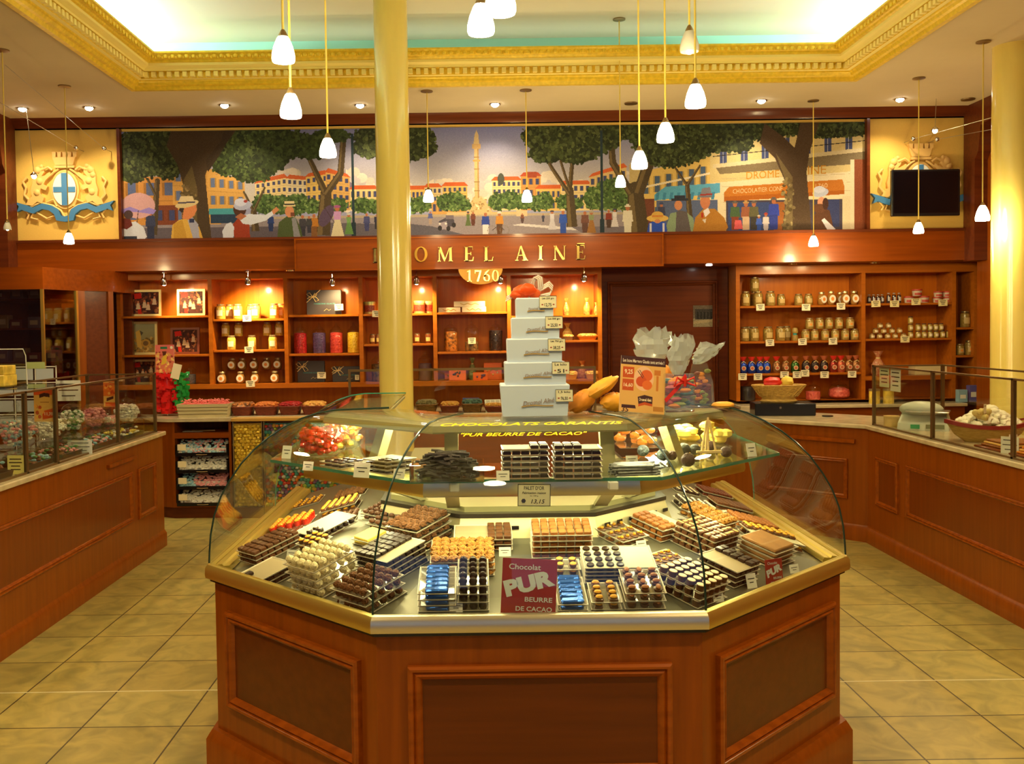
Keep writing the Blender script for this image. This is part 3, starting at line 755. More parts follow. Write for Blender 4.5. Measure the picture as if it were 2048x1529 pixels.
# ------------------------------------------------------------------ wall shelving
SF, SB = 9.40, 9.72                  # front and back of the shelves
def zs(px, py): return at(px, py, SF).z
def xs(px, py=650): return at(px, py, SF).x
ZTOP = ZH0 + .03
shl = thing('wall_shelving', 'brightly lit orange cherry wood wall shelving with six bays left of the dark door', 'shelving', (xs(720), SF, 0))
ox = xs(720)
def shelf_unit(t, ox, divs, bays, zb, zt, hband, toprail):
    x0, x1 = divs[0] - .02, divs[-1] + .02
    MB().box(x0 - ox, x1 - ox, SB - SF, SB - SF + .03, zb - hband, zt).build('back_panel', W_BACK, t)
    for d in divs: MB().box(d - .019 - ox, d + .019 - ox, 0, SB - SF - .001, zb, toprail).build('divider', W_SHELF, t)
    MB().box(x0 - ox, x1 - ox, -.004, SB - SF, toprail, zt).build('top_rail', W_SHELF, t)
    MB().box(x0 - ox, x1 - ox, -.012, SB - SF, zb - hband, zb).build('bottom_rail', W_SHELF, t)
    for i, zz in enumerate(bays):
        for z in zz: MB().bbox(divs[i] + .020 - ox, divs[i + 1] - .020 - ox, .004, SB - SF - .002, z - .022, z, .003).build('shelf', W_SHELF, t)
DL = [xs(238), xs(421), xs(572), xs(722), xs(870), xs(1018.5), xs(1200)]
BL = [[zs(330, 632), zs(330, 710)], [zs(496, 638), zs(496, 700)], [zs(647, 629.5), zs(647, 707.5)], [zs(796, 627.5), zs(796, 688)], [zs(945, 624.5), zs(945, 703.5)], [zs(1110, 631), zs(1110, 681.5)]]
ZBL = zs(500, 768); ZTR = zs(500, 558)
shelf_unit(shl, ox, DL, BL, ZBL, ZTOP, .045, ZTR)
DR = [xs(1476), xs(1727), xs(1908), xs(1952)]
BR = [[zs(1600, 611), zs(1600, 682), zs(1600, 746.5)], [zs(1820, 606), zs(1820, 677)], [zs(1930, 655), zs(1930, 711)]]
ZBR = CT + .03
shr = thing('wall_shelving', 'dark cherry wood wall shelving with jars right of the dark door', 'shelving', (xs(1727), SF, 0))
shelf_unit(shr, xs(1727), DR, BR, ZBR, ZTOP, .001, zs(1600, 548))
mb = MB(); mb.box(DR[1] + .02 - xs(1727), DR[2] - .02 - xs(1727), .004, SB - SF, zs(1820, 752) - .04, zs(1820, 752)); mb.build('shelf', W_SHELF, shr)
Z3R = zs(1820, 752)
# marble ledge and cupboards under both shelvings
def low_unit(nm, label, x0, x1, y0, y1, pts):
    t = thing(nm, label, 'cabinet', ((x0 + x1) / 2, y0, 0)); w = (x1 - x0) / 2
    MB().box(-w, w, 0, y1 - y0, .1, CT - .03).build('body', W_BODY, t)
    MB().box(-w - .01, w + .01, -.02, y1 - y0, 0, .1).build('plinth', W_DARK, t)
    MB().bbox(-w - .015, w + .015, -.03, y1 - y0 + 0, CT - .03, CT).build('marble_top', MARBLE, t)
    return t
low_unit('base_cabinet', 'low cherry wood cabinet with marble ledge under the right wall shelving', xs(1470), XR - .05, 9.18, SB, None)
lowl = low_unit('base_cabinet', 'cherry wood back counter with marble top under the lit shelving', at(463, 900, 8.65).x + .04, xs(1205), 8.79, SB, None)
# dark doorway between the shelvings
xd0, xd1 = xs(1203) + .02, xs(1474) - .02
dz = ZH0
mb = MB(); mb.box(xd0, xd1, SB - .06, SB + .05, 0, dz + .03); struct(mb.build('door_1', W_DARK))
x0, x1 = xs(1222), xs(1448); mb = MB()
moulding(mb, (0, SB - .06, 0), (1, 0, 0), (0, -1, 0), x0, x1, .03, zs(1330, 560), W_DARK, .05, .03)
struct(mb.build('trim_9', W_DARK))
p = at(1413, 632, SB - .1)
cv = Canvas(52, 46, (92, 80, 66)); cv.rect(0, 28, 52, 46, (128, 118, 95)); cv.rect(4, 8, 50, 30, (50, 46, 44)); [cv.rect(8 + i * 7, 14, 11 + i * 7, 29, (25, 22, 24)) for i in range(6)]; cv.poly([(0, 34), (52, 28), (52, 34), (0, 40)], (150, 135, 105)); cv.grain(9)
pc = cv.panel('hanging_photograph', .25, .215, loc=(p.x, SB - .065, p.z - .11)); tag(pc, 'small grey photograph of a shop front hanging on the dark door', 'picture')
# wooden side strip right of the shelving
struct(MB().box(xs(1952) + .022, XR + .448, SF - .02, SB, 0, ZH0 - .002).build('trim_10', W_BODYZ))
# glass fronted cabinet in the left corner
gc = thing('corner_cabinet', 'dark glass fronted cabinet with thin gold frames in the left corner', 'cabinet', (0, 0, 0))
gx = at(88, 650, 8.3).x; P4 = [(XL + .01, 8.3), (gx, 8.3), (at(157, 650, 8.72).x, 8.72), (at(228, 650, 9.0).x, 9.0)]
zt = zat(50, 579, 8.3); zt2 = ZH0 - .002
mb = MB(); mb.xy(P4 + [(P4[3][0], SB), (XL + .01, SB)], zt, zt2); mb.build('top_box', W_BODY, gc)
mb = MB(); mb.xy(P4 + [(P4[3][0], SB), (XL + .01, SB)], 0, .86); mb.build('base', W_BODY, gc)
DG = glass('dark_cabinet_glass', (.72, .68, .62), refl=1.4, rough=.02)
for i in range(2):
    (xa, ya), (xb, yb_) = P4[i], P4[i + 1]; u = Vector((xb - xa, yb_ - ya, 0)).normalized(); n = Vector((u.y, -u.x, 0)); Ln = math.hypot(xb - xa, yb_ - ya)
    mb = MB(); facebox(mb, (xa, ya, 0), u, n, .01, Ln - .02, .86, zt, -.012, -.006); mb.build('glass_pane', DG, gc)
    mb = MB(); facebox(mb, (xa, ya, 0), u, n, Ln - .025, Ln + .0, .86, zt, -.02, .004); mb.build('gold_frame', ALU_GOLD, gc)
(xa, ya), (xb, yb_) = P4[2], P4[3]; u = Vector((xb - xa, yb_ - ya, 0)).normalized(); n = Vector((u.y, -u.x, 0)); Ln = math.hypot(xb - xa, yb_ - ya)
mb = MB(); facebox(mb, (xa, ya, 0), u, n, .0, .07, .86, zt, -.04, .0); facebox(mb, (xa, ya, 0), u, n, Ln - .05, Ln, .86, zt, -.04, 0); mb.build('wooden_upright', W_BODYZ, gc)
mb = MB(); facebox(mb, (xa, ya, 0), u, n, .07, Ln - .05, .86, zt, -.03, -.02); mb.build('dark_door', W_DARK, gc)
mb = MB(); mb.box(XL + .02, P4[3][0], SB - .25, SB - .2, .86, zt); mb.build('back_panel', W_DARK, gc)
for z in (1.12, 1.42, 1.72, 1.98):
    MB().box(XL + .03, gx - .05, 8.55, SB - .26, z, z + .015).build('inner_shelf', W_DARK, gc)
# back unit left: marble, open trays, and clear candy bins beside it
ux0, ux1 = at(345, 900, 8.65).x, at(463, 900, 8.65).x
bu = thing('drawer_cabinet', 'narrow cherry wood cabinet with four open trays of sugared almonds behind the left counter', 'cabinet', (ux0, 8.65, 0)); w = ux1 - ux0
mb = MB(); mb.box(0, .022, .0, .5, .1, CT - .03); mb.box(w - .022, w, 0, .5, .1, CT - .03); mb.box(.022, w - .022, .47, .5, .1, CT - .03); mb.box(0.022, w - .022, 0, .47, .1, .14)
mb.xy([(0, 0), (0, .5), (-.42, .5), (-.17, .08)], .1, CT - .03); mb.build('body', W_BODYZ, bu)
MB().xy([(-.02, -.02), (w + .01, -.02), (w + .01, .5), (-.45, .5), (-.2, .06)], CT - .03, CT).build('marble_top', MARBLE, bu)
MB().xy([(0, .02), (w, .02), (w, .5), (-.4, .5), (-.16, .1)], 0, .1).build('plinth', W_DARK, bu)
bz = [zat(405, y, 8.65) for y in (868, 878, 918, 922, 955, 960, 992, 997, 1020)]
MB().box(.022, w - .022, 0, .4, zat(405, 877, 8.65), zat(405, 866, 8.65)).build('divider', W_BODY, bu)
# ------------------------------------------------------------------ lamps
CORD = mat('yellow_cord', (.80, .62, .12, 1), rough=.4)
BULB = mat('lit_frosted_glass', (1, 1, 1), emit=(1, .86, .55), strength=22)
FROST = mat('unlit_frosted_glass', (.72, .72, .66, 1), rough=.3)
def pendant_parts(t, top_z, z, r, lit, shade=False):
    L_ = top_z - z
    MB().lathe([(.0001, L_), (.05, L_), (.05, L_ - .008), (.012, L_ - .016)], 0, 0, 20).build('ceiling_rose', BRONZE, t)
    MB().cyl(0, 0, r * 2.55, L_ - .01, .0045, 8).build('cord', CORD, t)
    MB().lathe([(.006, r * 2.75), (.010, r * 2.6), (.017, r * 2.25), (.019, r * 2.0), (.0, r * 2.0)], 0, 0, 14).build('lamp_cap', BRONZE, t)
    prof = [(r * .35, r * 2.25), (r * .55, r * 1.95), (r * .82, r * 1.3), (r * .98, r * .65), (r, r * .2), (r * .93, 0), (r * .80, .0)]
    MB().lathe(prof + [(r * .001, r * .12)], 0, 0, 20).build('glass_shade', BULB if lit else FROST, t)
    if not lit: MB().ball((0, 0, r * .12), r * .4, mat('dim_bulb', (1, 1, .9), emit=(1, .95, .7), strength=3)).build('bulb', MATS['dim_bulb'], t)
PD = [  # canopy pixel, bulb bottom pixel, bulb width px, lit, upper ceiling?
 ((8, 100), (15, 460), 15, 0, 0, 'nearly unlit pendant lamp at the far left edge'),
 ((129, 172), (138, 488), 20, 1, 0, 'small lit pendant lamp hanging before the left crest'),
 (None, (567, 124), 46, 1, 1, 'glaring pendant lamp at the top, left of the cream column, highest of that trio'),
 (None, (582, 235), 43, 1, 1, 'lit pendant lamp left of the cream column, middle one of a trio'),
 (None, (656, 314), 34, 1, 1, 'lit pendant lamp just left of the cream column, lowest of a trio'),
 ((852, 182), (857, 404), 21, 1, 0, 'small lit pendant lamp just right of the cream column'),
 ((1055, 180), (1054, 404), 21, 1, 0, 'small lit pendant lamp in front of the mural square, right of the monument'),
 (None, (962, 68), 54, 1, 1, 'big lit pendant lamp cut by the top edge, left one of two'),
 (None, (1001, 28), 62, 1, 1, 'big lit pendant lamp cut by the top edge, right one of two'),
 ((1240, 38), (1241, 374), 21, 1, 1, 'lit pendant lamp hanging lowest in the row right of the mural monument'),
 (None, (1279, 337), 32, 1, 1, 'lit pendant lamp in the diagonal row, second lowest'),
 (None, (1331, 284), 35, 1, 1, 'lit pendant lamp in the diagonal row, third from the bottom'),
 (None, (1379, 104), 38, 0, 1, 'unlit grey glass pendant lamp near the top right of centre'),
 (None, (1391, 214), 41, 1, 1, 'large lit pendant lamp at the upper end of the diagonal row'),
 ((1623, 216), (1627, 493), 19, 1, 0, 'small lit pendant lamp hanging in front of the header, right of the mural shop'),
 ((1834, 156), (1837, 467), 20, 1, 0, 'small lit pendant lamp hanging in front of the black television'),
 ((1962, 83), (1965, 442), 27, 1, 0, 'lit pendant lamp hanging left of the right cream column'),
]
for cp, bp_, w, lit, up, lab in PD:
    topz = HU if up else HC
    r = .041
    if cp: Y = atz(cp[0], cp[1], topz).y
    else: Y = 2 * r * F / w
    Y = min(Y, 8.72)
    p = at(bp_[0], bp_[1], Y)
    t = thing('pendant_lamp', lab, 'lamp', (p.x, Y, p.z), 0, None)
    pendant_parts(t, topz, p.z, w * Y / F / 2, lit)
    if lit:
        l = bpy.data.lights.new('pendant_light', 'POINT'); l.energy = 17; l.color = (1, .76, .36); l.shadow_soft_size = .05
        o = bpy.data.objects.new('pendant_light', l); C.objects.link(o); o.location = (p.x, Y, p.z - .07)
# recessed ceiling spots
DLG = mat('downlight_glow', (1, 1, 1), emit=(1, .95, .85), strength=30)
for i, (px, py) in enumerate(((45, 217), (178, 215), (449, 210), (720, 210), (990, 208), (1523, 201), (1800, 198))):
    p = atz(px, py, HC)
    t = thing('ceiling_spotlight', 'recessed ceiling spotlight, number %s from the left in the row over the mural' % ['one', 'two', 'three', 'four', 'five', 'six', 'seven'][i], 'ceiling light', (p.x, p.y, HC))
    MB().lathe([(.052, -.0), (.05, -.006), (.036, -.007), (.034, .0)], 0, 0, 20).build('trim_ring', CHROME, t)
    MB().ball((0, 0, -.004), .036, None, 14, 6, (1, 1, .7)).build('bulb', DLG, t)
    spot('downlight', (p.x, p.y - .02, HC - .04), (p.x, 9.2, 1.9), 46, (1, .80, .46), 105, .8, .03)
for px, py in ((1262, 206), (1936, 198)):
    p = atz(px, py, HC)
    tag(MB().lathe([(.06, 0), (.058, -.01), (.03, -.012), (.0001, -.012)], p.x, p.y, 18, z=HC).build('ceiling_speaker', BRONZE), 'small dark round ceiling fitting %s' % ('over the mural trees' if px < 1500 else 'in the right corner above the television'), 'ceiling fitting')
# shelf spots under the header
SPOTS = [(328, 565, 1.0, .0), (496, 563, 2.6, 1), (665, 565, .7, 0), (833, 563, 1.2, 0), (1001, 561, 1.5, 0), (1168, 557, 1.4, 0)]
for i, (px, py, pw, _) in enumerate(SPOTS):
    Y = 9.27; p = at(px, py, Y)
    t = thing('shelf_spotlight', 'chrome swivel spotlight under the header over shelving bay %s from the left' % ['one', 'two', 'three', 'four', 'five', 'six'][i], 'spotlight', (p.x, Y, p.z))
    zt_ = ZH0 - p.z
    MB().lathe([(.034, zt_), (.034, zt_ - .012), (.01, zt_ - .016), (.0001, zt_ - .016)], 0, 0, 16).build('mounting_plate', CHROME, t)
    MB().tube([(0, 0, zt_ - .015), (0, 0, .02)], .006, 8).build('stem', CHROME, t)
    mb = MB(); mb.lathe([(.018, .045), (.026, .03), (.032, .0), (.034, -.02), (.028, -.022)], 0, 0, 16); mb.build('lamp_head', CHROME, t, rot=(.35, 0, 0))
    MB().ball((0, 0, -.018), .024, None, 10, 5, (1, 1, .6)).build('bulb', DLG, t, rot=(.35, 0, 0))
    spot('shelf_spot', (p.x, Y - .02, p.z - .05), (p.x + (.02 if i else .3), 9.70, 1.62), 30 * pw, (1, .70, .30), 110, .8, .02)
p = at(1418, 529, 9.3); tag(MB().lathe([(.03, 0), (.03, -.006), (.0001, -.01)], p.x, p.y, 16, z=ZH0).build('ceiling_spotlight', DLG), 'tiny recessed light glowing under the header above the dark door', 'ceiling light')
for px in (1585, 1750, 235, 580):
    p = at(px, 530, 9.3); tag(MB().lathe([(.045, 0), (.04, -.008), (.025, -.008), (.0001, -.004)], p.x, p.y, 16, z=ZH0).build('recessed_light', CHROME), 'unlit chrome ring light under the header %s' % {1585: 'over the honey jars', 1750: 'over the small bottles', 235: 'at the left end of the shelving', 580: 'left of the name fascia'}[px], 'ceiling light')
# tensioned low-voltage cables in both upper corners
WIRE = mat('steel_wire', (.5, .48, .42, 1), rough=.3, metal=1)
for lab, a, b_ in (('upper left', (0, 205), (152, 296)), ('lower left', (10, 130), (208, 297))):
    pa, pb = at(*a, 6.5), at(*b_, 8.95)
    t = MB().tube([pa, pb], .0022, 6, WIRE); t.merge(MB().tube([pb, (pb.x, 9.125, pb.z)], .004, 6)); t.ball(tuple(pb), .022, CHROME); tag(t.build('cable_light_wire', WIRE), 'thin steel lighting cable with end ball in the left corner, %s one' % lab, 'cable')
for lab, a, b_ in (('nearer', (1990, 212), (1826, 278)), ('farther', (2000, 246), (1874, 279))):
    pa, pb = at(*a, 7.9), at(*b_, 8.95); pa = Vector((XR - .004, 7.9, pa.z + .03))
    t = MB().tube([pa, pb], .0022, 6, WIRE); t.merge(MB().tube([pb, (pb.x, 9.125, pb.z)], .004, 6)); t.ball(tuple(pb), .022, CHROME); tag(t.build('cable_light_wire', WIRE), 'thin steel lighting cable with end ball in the right corner, %s one' % lab, 'cable')
for lab, px, py, Y in (('left crest', 68, 353, 8.6), ('right crest', 1870, 262, 8.7)):
    p = at(px, py, Y); t = thing('cable_spotlight', 'tiny glowing spotlight hanging before the %s' % lab, 'spotlight', p)
    MB().tube([(0, 0, .03), (-.06 if px < 500 else .02, .02, HC - p.z)], .0025, 6).build('wire', WIRE, t)
    MB().ball((0, 0, 0), .022, None, 8, 5).build('bulb', DLG, t); MB().lathe([(.012, .035), (.03, .015), (.033, .006), (.02, .02)], 0, 0, 12).build('reflector', CHROME, t)
# ------------------------------------------------------------------ the mural (pixel frame of the painting: 1491 x 222)
mw = at(1733, 360, YB).x - at(242, 360, YB).x; mh = ZM1 - ZM0
K = Canvas(1491, 222, (150, 152, 170))
K.grad(0, 0, 1491, 150, (120, 124, 160), (205, 195, 165))
# clouds
for cx, cy, s in ((640, 120, 34), (600, 140, 40), (690, 135, 42), (740, 120, 34), (780, 132, 40), (850, 110, 26), (560, 130, 30), (500, 120, 30), (470, 140, 30), (860, 140, 40), (900, 125, 28), (950, 120, 30), (1010, 100, 24), (330, 90, 18), (455, 95, 22)):
    for _ in range(26):
        a = random.uniform(0, 2 * PI); r = random.uniform(0, s); q = random.uniform(4, 11)
        k = random.uniform(.95, 1.04); c = (212 * k, 200 * k, 172 * k) if random.random() < .7 else (190, 182, 170)
        K.ell(cx + r * math.cos(a) * 1.3, cy + r * math.sin(a) * .7 + 6, q * 1.2, q, c)
K.poly([(430, 160), (438, 110), (444, 104), (447, 78), (450, 104), (456, 106), (480, 130), (520, 150), (520, 170)], (125, 112, 128))
# ground
K.rect(0, 178, 1491, 222, (142, 132, 128)); K.rect(0, 176, 1491, 181, (170, 155, 125))
K.poly([(240, 200), (420, 190), (560, 196), (640, 222), (240, 222)], (96, 90, 92)); K.poly([(540, 190), (620, 200), (700, 222), (560, 222)], (88, 84, 90))
K.poly([(0, 196), (300, 196), (330, 222), (0, 222)], (92, 84, 88)); K.poly([(780, 200), (800, 197), (1000, 215), (980, 219)], (205, 200, 185))
K.poly([(900, 205), (1060, 205), (1100, 222), (930, 222)], (112, 104, 106))
def building(x0, y0, x1, y1, wall, roof, rows, colsn, win=(60, 66, 100), slope0=0, slope1=0, rh=7):
    K.poly([(x0, y0 + slope0), (x1, y0 + slope1), (x1, y1), (x0, y1)], wall)
    if roof: K.poly([(x0 - 2, y0 + slope0 + 1), (x0 + 5, y0 + slope0 - rh), (x1 - 5, y0 + slope1 - rh), (x1 + 2, y0 + slope1 + 1)], roof)
    for r in range(rows):
        for c in range(colsn):
            fx = (c + .5) / colsn; xa = x0 + (x1 - x0) * fx; sl = slope0 + (slope1 - slope0) * fx
            H_ = (y1 - y0 - sl); ya = y0 + sl + H_ * (r + .25) / rows; ww = (x1 - x0) / colsn * .22; hh_ = H_ / rows * .52
            K.rect(xa - ww * 1.6, ya, xa + ww * 1.6, ya + hh_, tuple(w * .8 for w in wall)); K.rect(xa - ww, ya, xa + ww, ya + hh_, win)
        if r: K.line([(x0, y0 + slope0 + (y1 - y0 - slope0) * r / rows), (x1, y0 + slope1 + (y1 - y0 - slope1) * r / rows)], 1.2, tuple(w * .86 for w in wall))
Y1, Y2, Y3 = (212, 178, 92), (222, 198, 130), (196, 150, 70)
RF = (196, 92, 42)
building(0, 92, 110, 190, (198, 138, 62), None, 2, 3, (88, 100, 130)); building(100, 60, 196, 190, (206, 156, 74), None, 3, 4, (96, 112, 140), 10, 20)
building(60, 150, 110, 190, (120, 60, 35), None, 1, 2); K.rect(172, 158, 240, 170, (70, 150, 150)); K.rect(175, 170, 238, 188, (40, 60, 80))
building(172, 86, 245, 158, (208, 160, 78), None, 2, 4, (100, 115, 140), 0, 12)
building(266, 104, 330, 160, Y2, RF, 4, 6, slope0=4, slope1=-8); building(330, 100, 372, 160, (216, 200, 150), RF, 4, 4, slope0=-2, slope1=2); building(368, 96, 412, 165, Y1, RF, 4, 4, slope1=-6); building(408, 90, 456, 165, (205, 160, 84), RF, 4, 4, slope0=-4, slope1=8)
building(456, 122, 512, 165, Y2, RF, 2, 5); building(572, 124, 612, 168, Y1, RF, 2, 5); building(606, 120, 640, 168, (205, 182, 120), RF, 3, 4); building(642, 118, 692, 166, Y1, RF, 3, 5)
building(620, 148, 690, 176, (196, 150, 78), None, 1, 6)
building(742, 108, 800, 170, Y2, RF, 4, 6); K.ell(760, 106, 7, 12, (70, 74, 60)); building(800, 100, 840, 170, (196, 140, 70), (170, 70, 40), 3, 3); K.rect(812, 92, 832, 104, (150, 66, 40))
building(830, 126, 900, 172, Y1, RF, 2, 7); building(880, 118, 940, 172, Y2, RF, 3, 5); building(938, 96, 1012, 172, (206, 176, 110), RF, 3, 6, slope0=8, slope1=-12)
K.poly([(1018, 80), (1040, 62), (1040, 200), (1018, 200)], (190, 170, 110))
# right side buildings in perspective
building(1040, 66, 1200, 215, (214, 182, 96), None, 2, 7, (70, 90, 110), 30, -6); K.line([(1040, 128), (1200, 96)], 4, (225, 212, 170))
K.poly([(1180, 30), (1491, 5), (1491, 222), (1180, 222)], (206, 186, 120)); K.poly([(1180, 120), (1491, 98), (1491, 222), (1180, 222)], (222, 208, 160))
for i in range(7):
    xa = 1200 + i * 42; K.rect(xa, 38 - i * 2.6, xa + 14, 84 - i * 3.5, (64, 74, 110)); K.rect(xa + 6, 38 - i * 2.6, xa + 7, 84 - i * 3.5, (190, 190, 180))
K.poly([(1190, 86), (1491, 56), (1491, 84), (1200, 102)], (120, 105, 72)); K.poly([(1186, 82), (1491, 52), (1491, 60), (1186, 90)], (205, 190, 140))
K.line([(1186, 66), (1491, 38)], 1.6, (40, 40, 40)); [K.line([(1188 + i * 9, 66 - i * .82), (1188 + i * 9, 86 - i * .85)], .8, (45, 45, 45)) for i in range(33)]
for i in range(7): K.line([(1200, 112 + i * 16), (1491, 104 + i * 17)], .8, (180, 165, 120))
K.poly([(1208, 140), (1218, 128), (1446, 116), (1450, 130), (1450, 146), (1208, 158)], (186, 112, 34)); K.poly([(1208, 148), (1450, 138), (1450, 146), (1208, 158)], (168, 92, 24))
K.rect(1212, 156, 1446, 222, (70, 62, 70)); K.rect(1216, 160, 1300, 222, (54, 70, 110)); K.rect(1308, 160, 1330, 222, (150, 90, 40)); K.rect(1396, 156, 1440, 212, (52, 60, 96)); K.rect(1446, 150, 1491, 222, (212, 198, 150))
K.poly([(1068, 142), (1090, 126), (1200, 120), (1200, 140), (1068, 154)], (86, 160, 180)); [K.poly([(1072 + i * 14, 138), (1078 + i * 14, 138), (1076 + i * 14, 153), (1070 + i * 14, 153)], (60, 130, 155)) for i in range(9)]
K.rect(1072, 154, 1195, 215, (84, 96, 120)); K.rect(1044, 150, 1068, 205, (110, 60, 40))
K.rect(1470, 76, 1491, 222, (130, 66, 34)); K.rect(1462, 76, 1470, 222, (220, 206, 160))
# monument
K.poly([(690, 172), (700, 150), (706, 140), (722, 140), (730, 152), (742, 172)], (206, 178, 118)); K.specks(692, 142, 740, 172, 60, [(225, 200, 150), (160, 130, 80), (190, 160, 100)], (1.5, 3))
K.rect(707, 42, 716, 144, (206, 176, 112)); K.rect(713, 42, 716, 144, (170, 136, 80)); K.rect(704, 66, 719, 70, (190, 150, 80)); K.rect(703, 34, 720, 44, (196, 160, 96)); K.poly([(706, 34), (708, 16), (712, 6), (716, 16), (717, 34)], (206, 180, 120))
[K.rect(706, y, 717, y + 1.5, (150, 120, 70)) for y in (60, 84, 110, 128)]
K.rect(650, 172, 790, 178, (200, 176, 120)); K.rect(790, 170, 812, 182, (205, 180, 130))
# foliage
G1 = [(44, 52, 26), (58, 68, 34), (70, 82, 40), (34, 40, 22), (84, 94, 48)]
G2 = [(70, 96, 44), (92, 118, 58), (54, 78, 36), (110, 132, 70), (48, 66, 34)]
def bush(cx, cy, rx, ry, n, cols, r=(2, 4)):
    K.ell(cx, cy, rx * .92, ry * .92, cols[0])
    K.specks(cx - rx, cy - ry, cx + rx, cy + ry, n, cols, r, lambda x, y: ((x - cx) / rx) ** 2 + ((y - cy) / ry) ** 2 < 1)
for cx, cy, rx, ry in ((285, 150, 26, 22), (315, 152, 26, 20), (350, 152, 26, 22), (380, 156, 18, 16), (430, 156, 22, 16), (480, 155, 24, 16), (504, 158, 18, 14), (580, 158, 16, 16), (600, 155, 20, 18), (648, 152, 20, 18), (668, 150, 22, 20), (686, 158, 14, 12), (752, 152, 20, 18), (778, 150, 22, 20), (806, 152, 22, 18), (832, 155, 20, 16), (850, 152, 16, 18), (890, 154, 20, 16), (910, 158, 16, 12), (950, 148, 26, 24), (985, 140, 40, 34), (1010, 150, 26, 26)):
    bush(cx, cy, rx, ry, int(rx * ry * .28), G2)
TR = (74, 60, 38); TR2 = (110, 92, 56)
def trunk(pts, w, w2, light=True):
    K.line(pts, w, TR, w2)
    if light: K.line([(x - w * .2, y) for x, y in pts], w * .35, TR2, w2 * .3)
# small trees with branches
for x, y, h in ((265, 205, 80),):
    trunk([(x, y), (x - 3, y - h * .5)], 16, 12); trunk([(x - 3, y - h * .5), (x - 22, y - h)], 6, 4); trunk([(x - 3, y - h * .5), (x + 20, y - h * 1.1)], 6, 4)
trunk([(400, 215), (408, 130)], 30, 22); trunk([(408, 132), (372, 50)], 14, 9); trunk([(408, 132), (438, 90), (446, 10)], 14, 12); trunk([(60, 210), (70, 100)], 14, 10); trunk([(66, 130), (50, 96)], 6, 5)
trunk([(902, 205), (898, 130)], 22, 15); trunk([(898, 140), (862, 84), (850, 60)], 9, 6); trunk([(898, 132), (905, 60)], 9, 8); trunk([(898, 130), (880, 70)], 6, 5)
trunk([(1035, 222), (1030, 130)], 46, 30); trunk([(1022, 140), (985, 76), (980, 10)], 16, 12); trunk([(1036, 138), (1060, 70), (1050, 0)], 22, 24)
trunk([(1140, 200), (1134, 120)], 12, 9); trunk([(1134, 124), (1108, 84)], 6, 4); trunk([(1134, 124), (1160, 84)], 6, 4)
def crown(blobs, n, cols=G1, r=(2.5, 5)):
    for (cx, cy, rx, ry) in blobs: bush(cx, cy, rx, ry, int(rx * ry * n), cols, r)
crown([(50, 40, 60, 56), (100, 20, 60, 40), (20, 80, 30, 26), (90, 70, 36, 28), (160, 6, 80, 16)], .16)
crown([(230, 40, 60, 56), (280, 50, 44, 42), (205, 70, 26, 22), (260, 86, 46, 20), (300, 20, 50, 24)], .18, [(52, 66, 30), (70, 88, 40), (40, 50, 26), (90, 106, 52)])
crown([(330, 30, 60, 30), (380, 36, 40, 26), (300, 60, 36, 26), (420, 14, 40, 16)], .18, [(52, 66, 30), (66, 80, 38), (40, 50, 26)])
crown([(520, 20, 56, 36), (570, 24, 60, 36), (600, 40, 34, 24), (560, 52, 44, 18), (500, 40, 40, 20)], .18)
crown([(850, 20, 50, 30), (890, 36, 60, 36), (930, 30, 56, 40), (850, 54, 36, 22), (910, 60, 40, 18), (965, 20, 40, 32)], .18)
crown([(1010, 10, 50, 22), (1070, 30, 50, 40), (1130, 40, 60, 42), (1100, 66, 50, 22), (1160, 30, 44, 36), (1210, 20, 60, 40), (1240, 38, 30, 20)], .17)
crown([(1400, 8, 90, 22), (1290, 10, 60, 26), (1450, 14, 60, 18)], .18)
# big near trunks
K.poly([(100, 0), (230, 0), (212, 24), (180, 60), (166, 90), (176, 222), (112, 222), (124, 120), (112, 70), (90, 30)], (70, 54, 34)); K.poly([(122, 100), (140, 70), (150, 120), (146, 222), (118, 222)], (98, 82, 46)); K.poly([(168, 60), (200, 20), (206, 0), (226, 0), (196, 50), (172, 84)], (60, 46, 30))
K.specks(116, 110, 150, 220, 60, [(120, 100, 60), (84, 70, 40), (140, 118, 70)], (2, 5))
K.poly([(1290, 0), (1330, 30), (1350, 50), (1362, 0), (1400, 0), (1380, 60), (1374, 100), (1384, 222), (1324, 222), (1336, 130), (1310, 70), (1280, 40)], (78, 60, 40)); K.poly([(1312, 60), (1346, 110), (1346, 222), (1326, 222), (1336, 130)], (112, 96, 60)); K.specks(1326, 110, 1350, 220, 50, [(130, 112, 70), (96, 80, 46), (150, 134, 84)], (2, 5))
# lamp posts
for x in (462, 962): K.rect(x - 2, 10, x + 3, 222, (34, 52, 58)); K.rect(x - 4, 190, x + 5, 222, (30, 46, 52))
# lettering painted on the shop: DROMEL (hidden) AINE, awning
def paint_text(body, x, y, w, h, colr, sk=0):
    t = text_mb(body, h, width=w); P = [((q[0] + x), (y - q[2] + sk * q[0])) for q in t.v]
    for f in t.f: K.poly([P[i] for i in f], colr)
paint_text('DROME', 1286, 104, 66, 15, (190, 130, 30), -.05); paint_text('INE', 1395, 96, 36, 17, (190, 130, 30), -.05)
paint_text('CHOCOLATIER CONF', 1276, 135, 100, 9, (222, 190, 130), -.05); paint_text('1760', 1404, 128, 24, 9, (222, 190, 130), -.04)
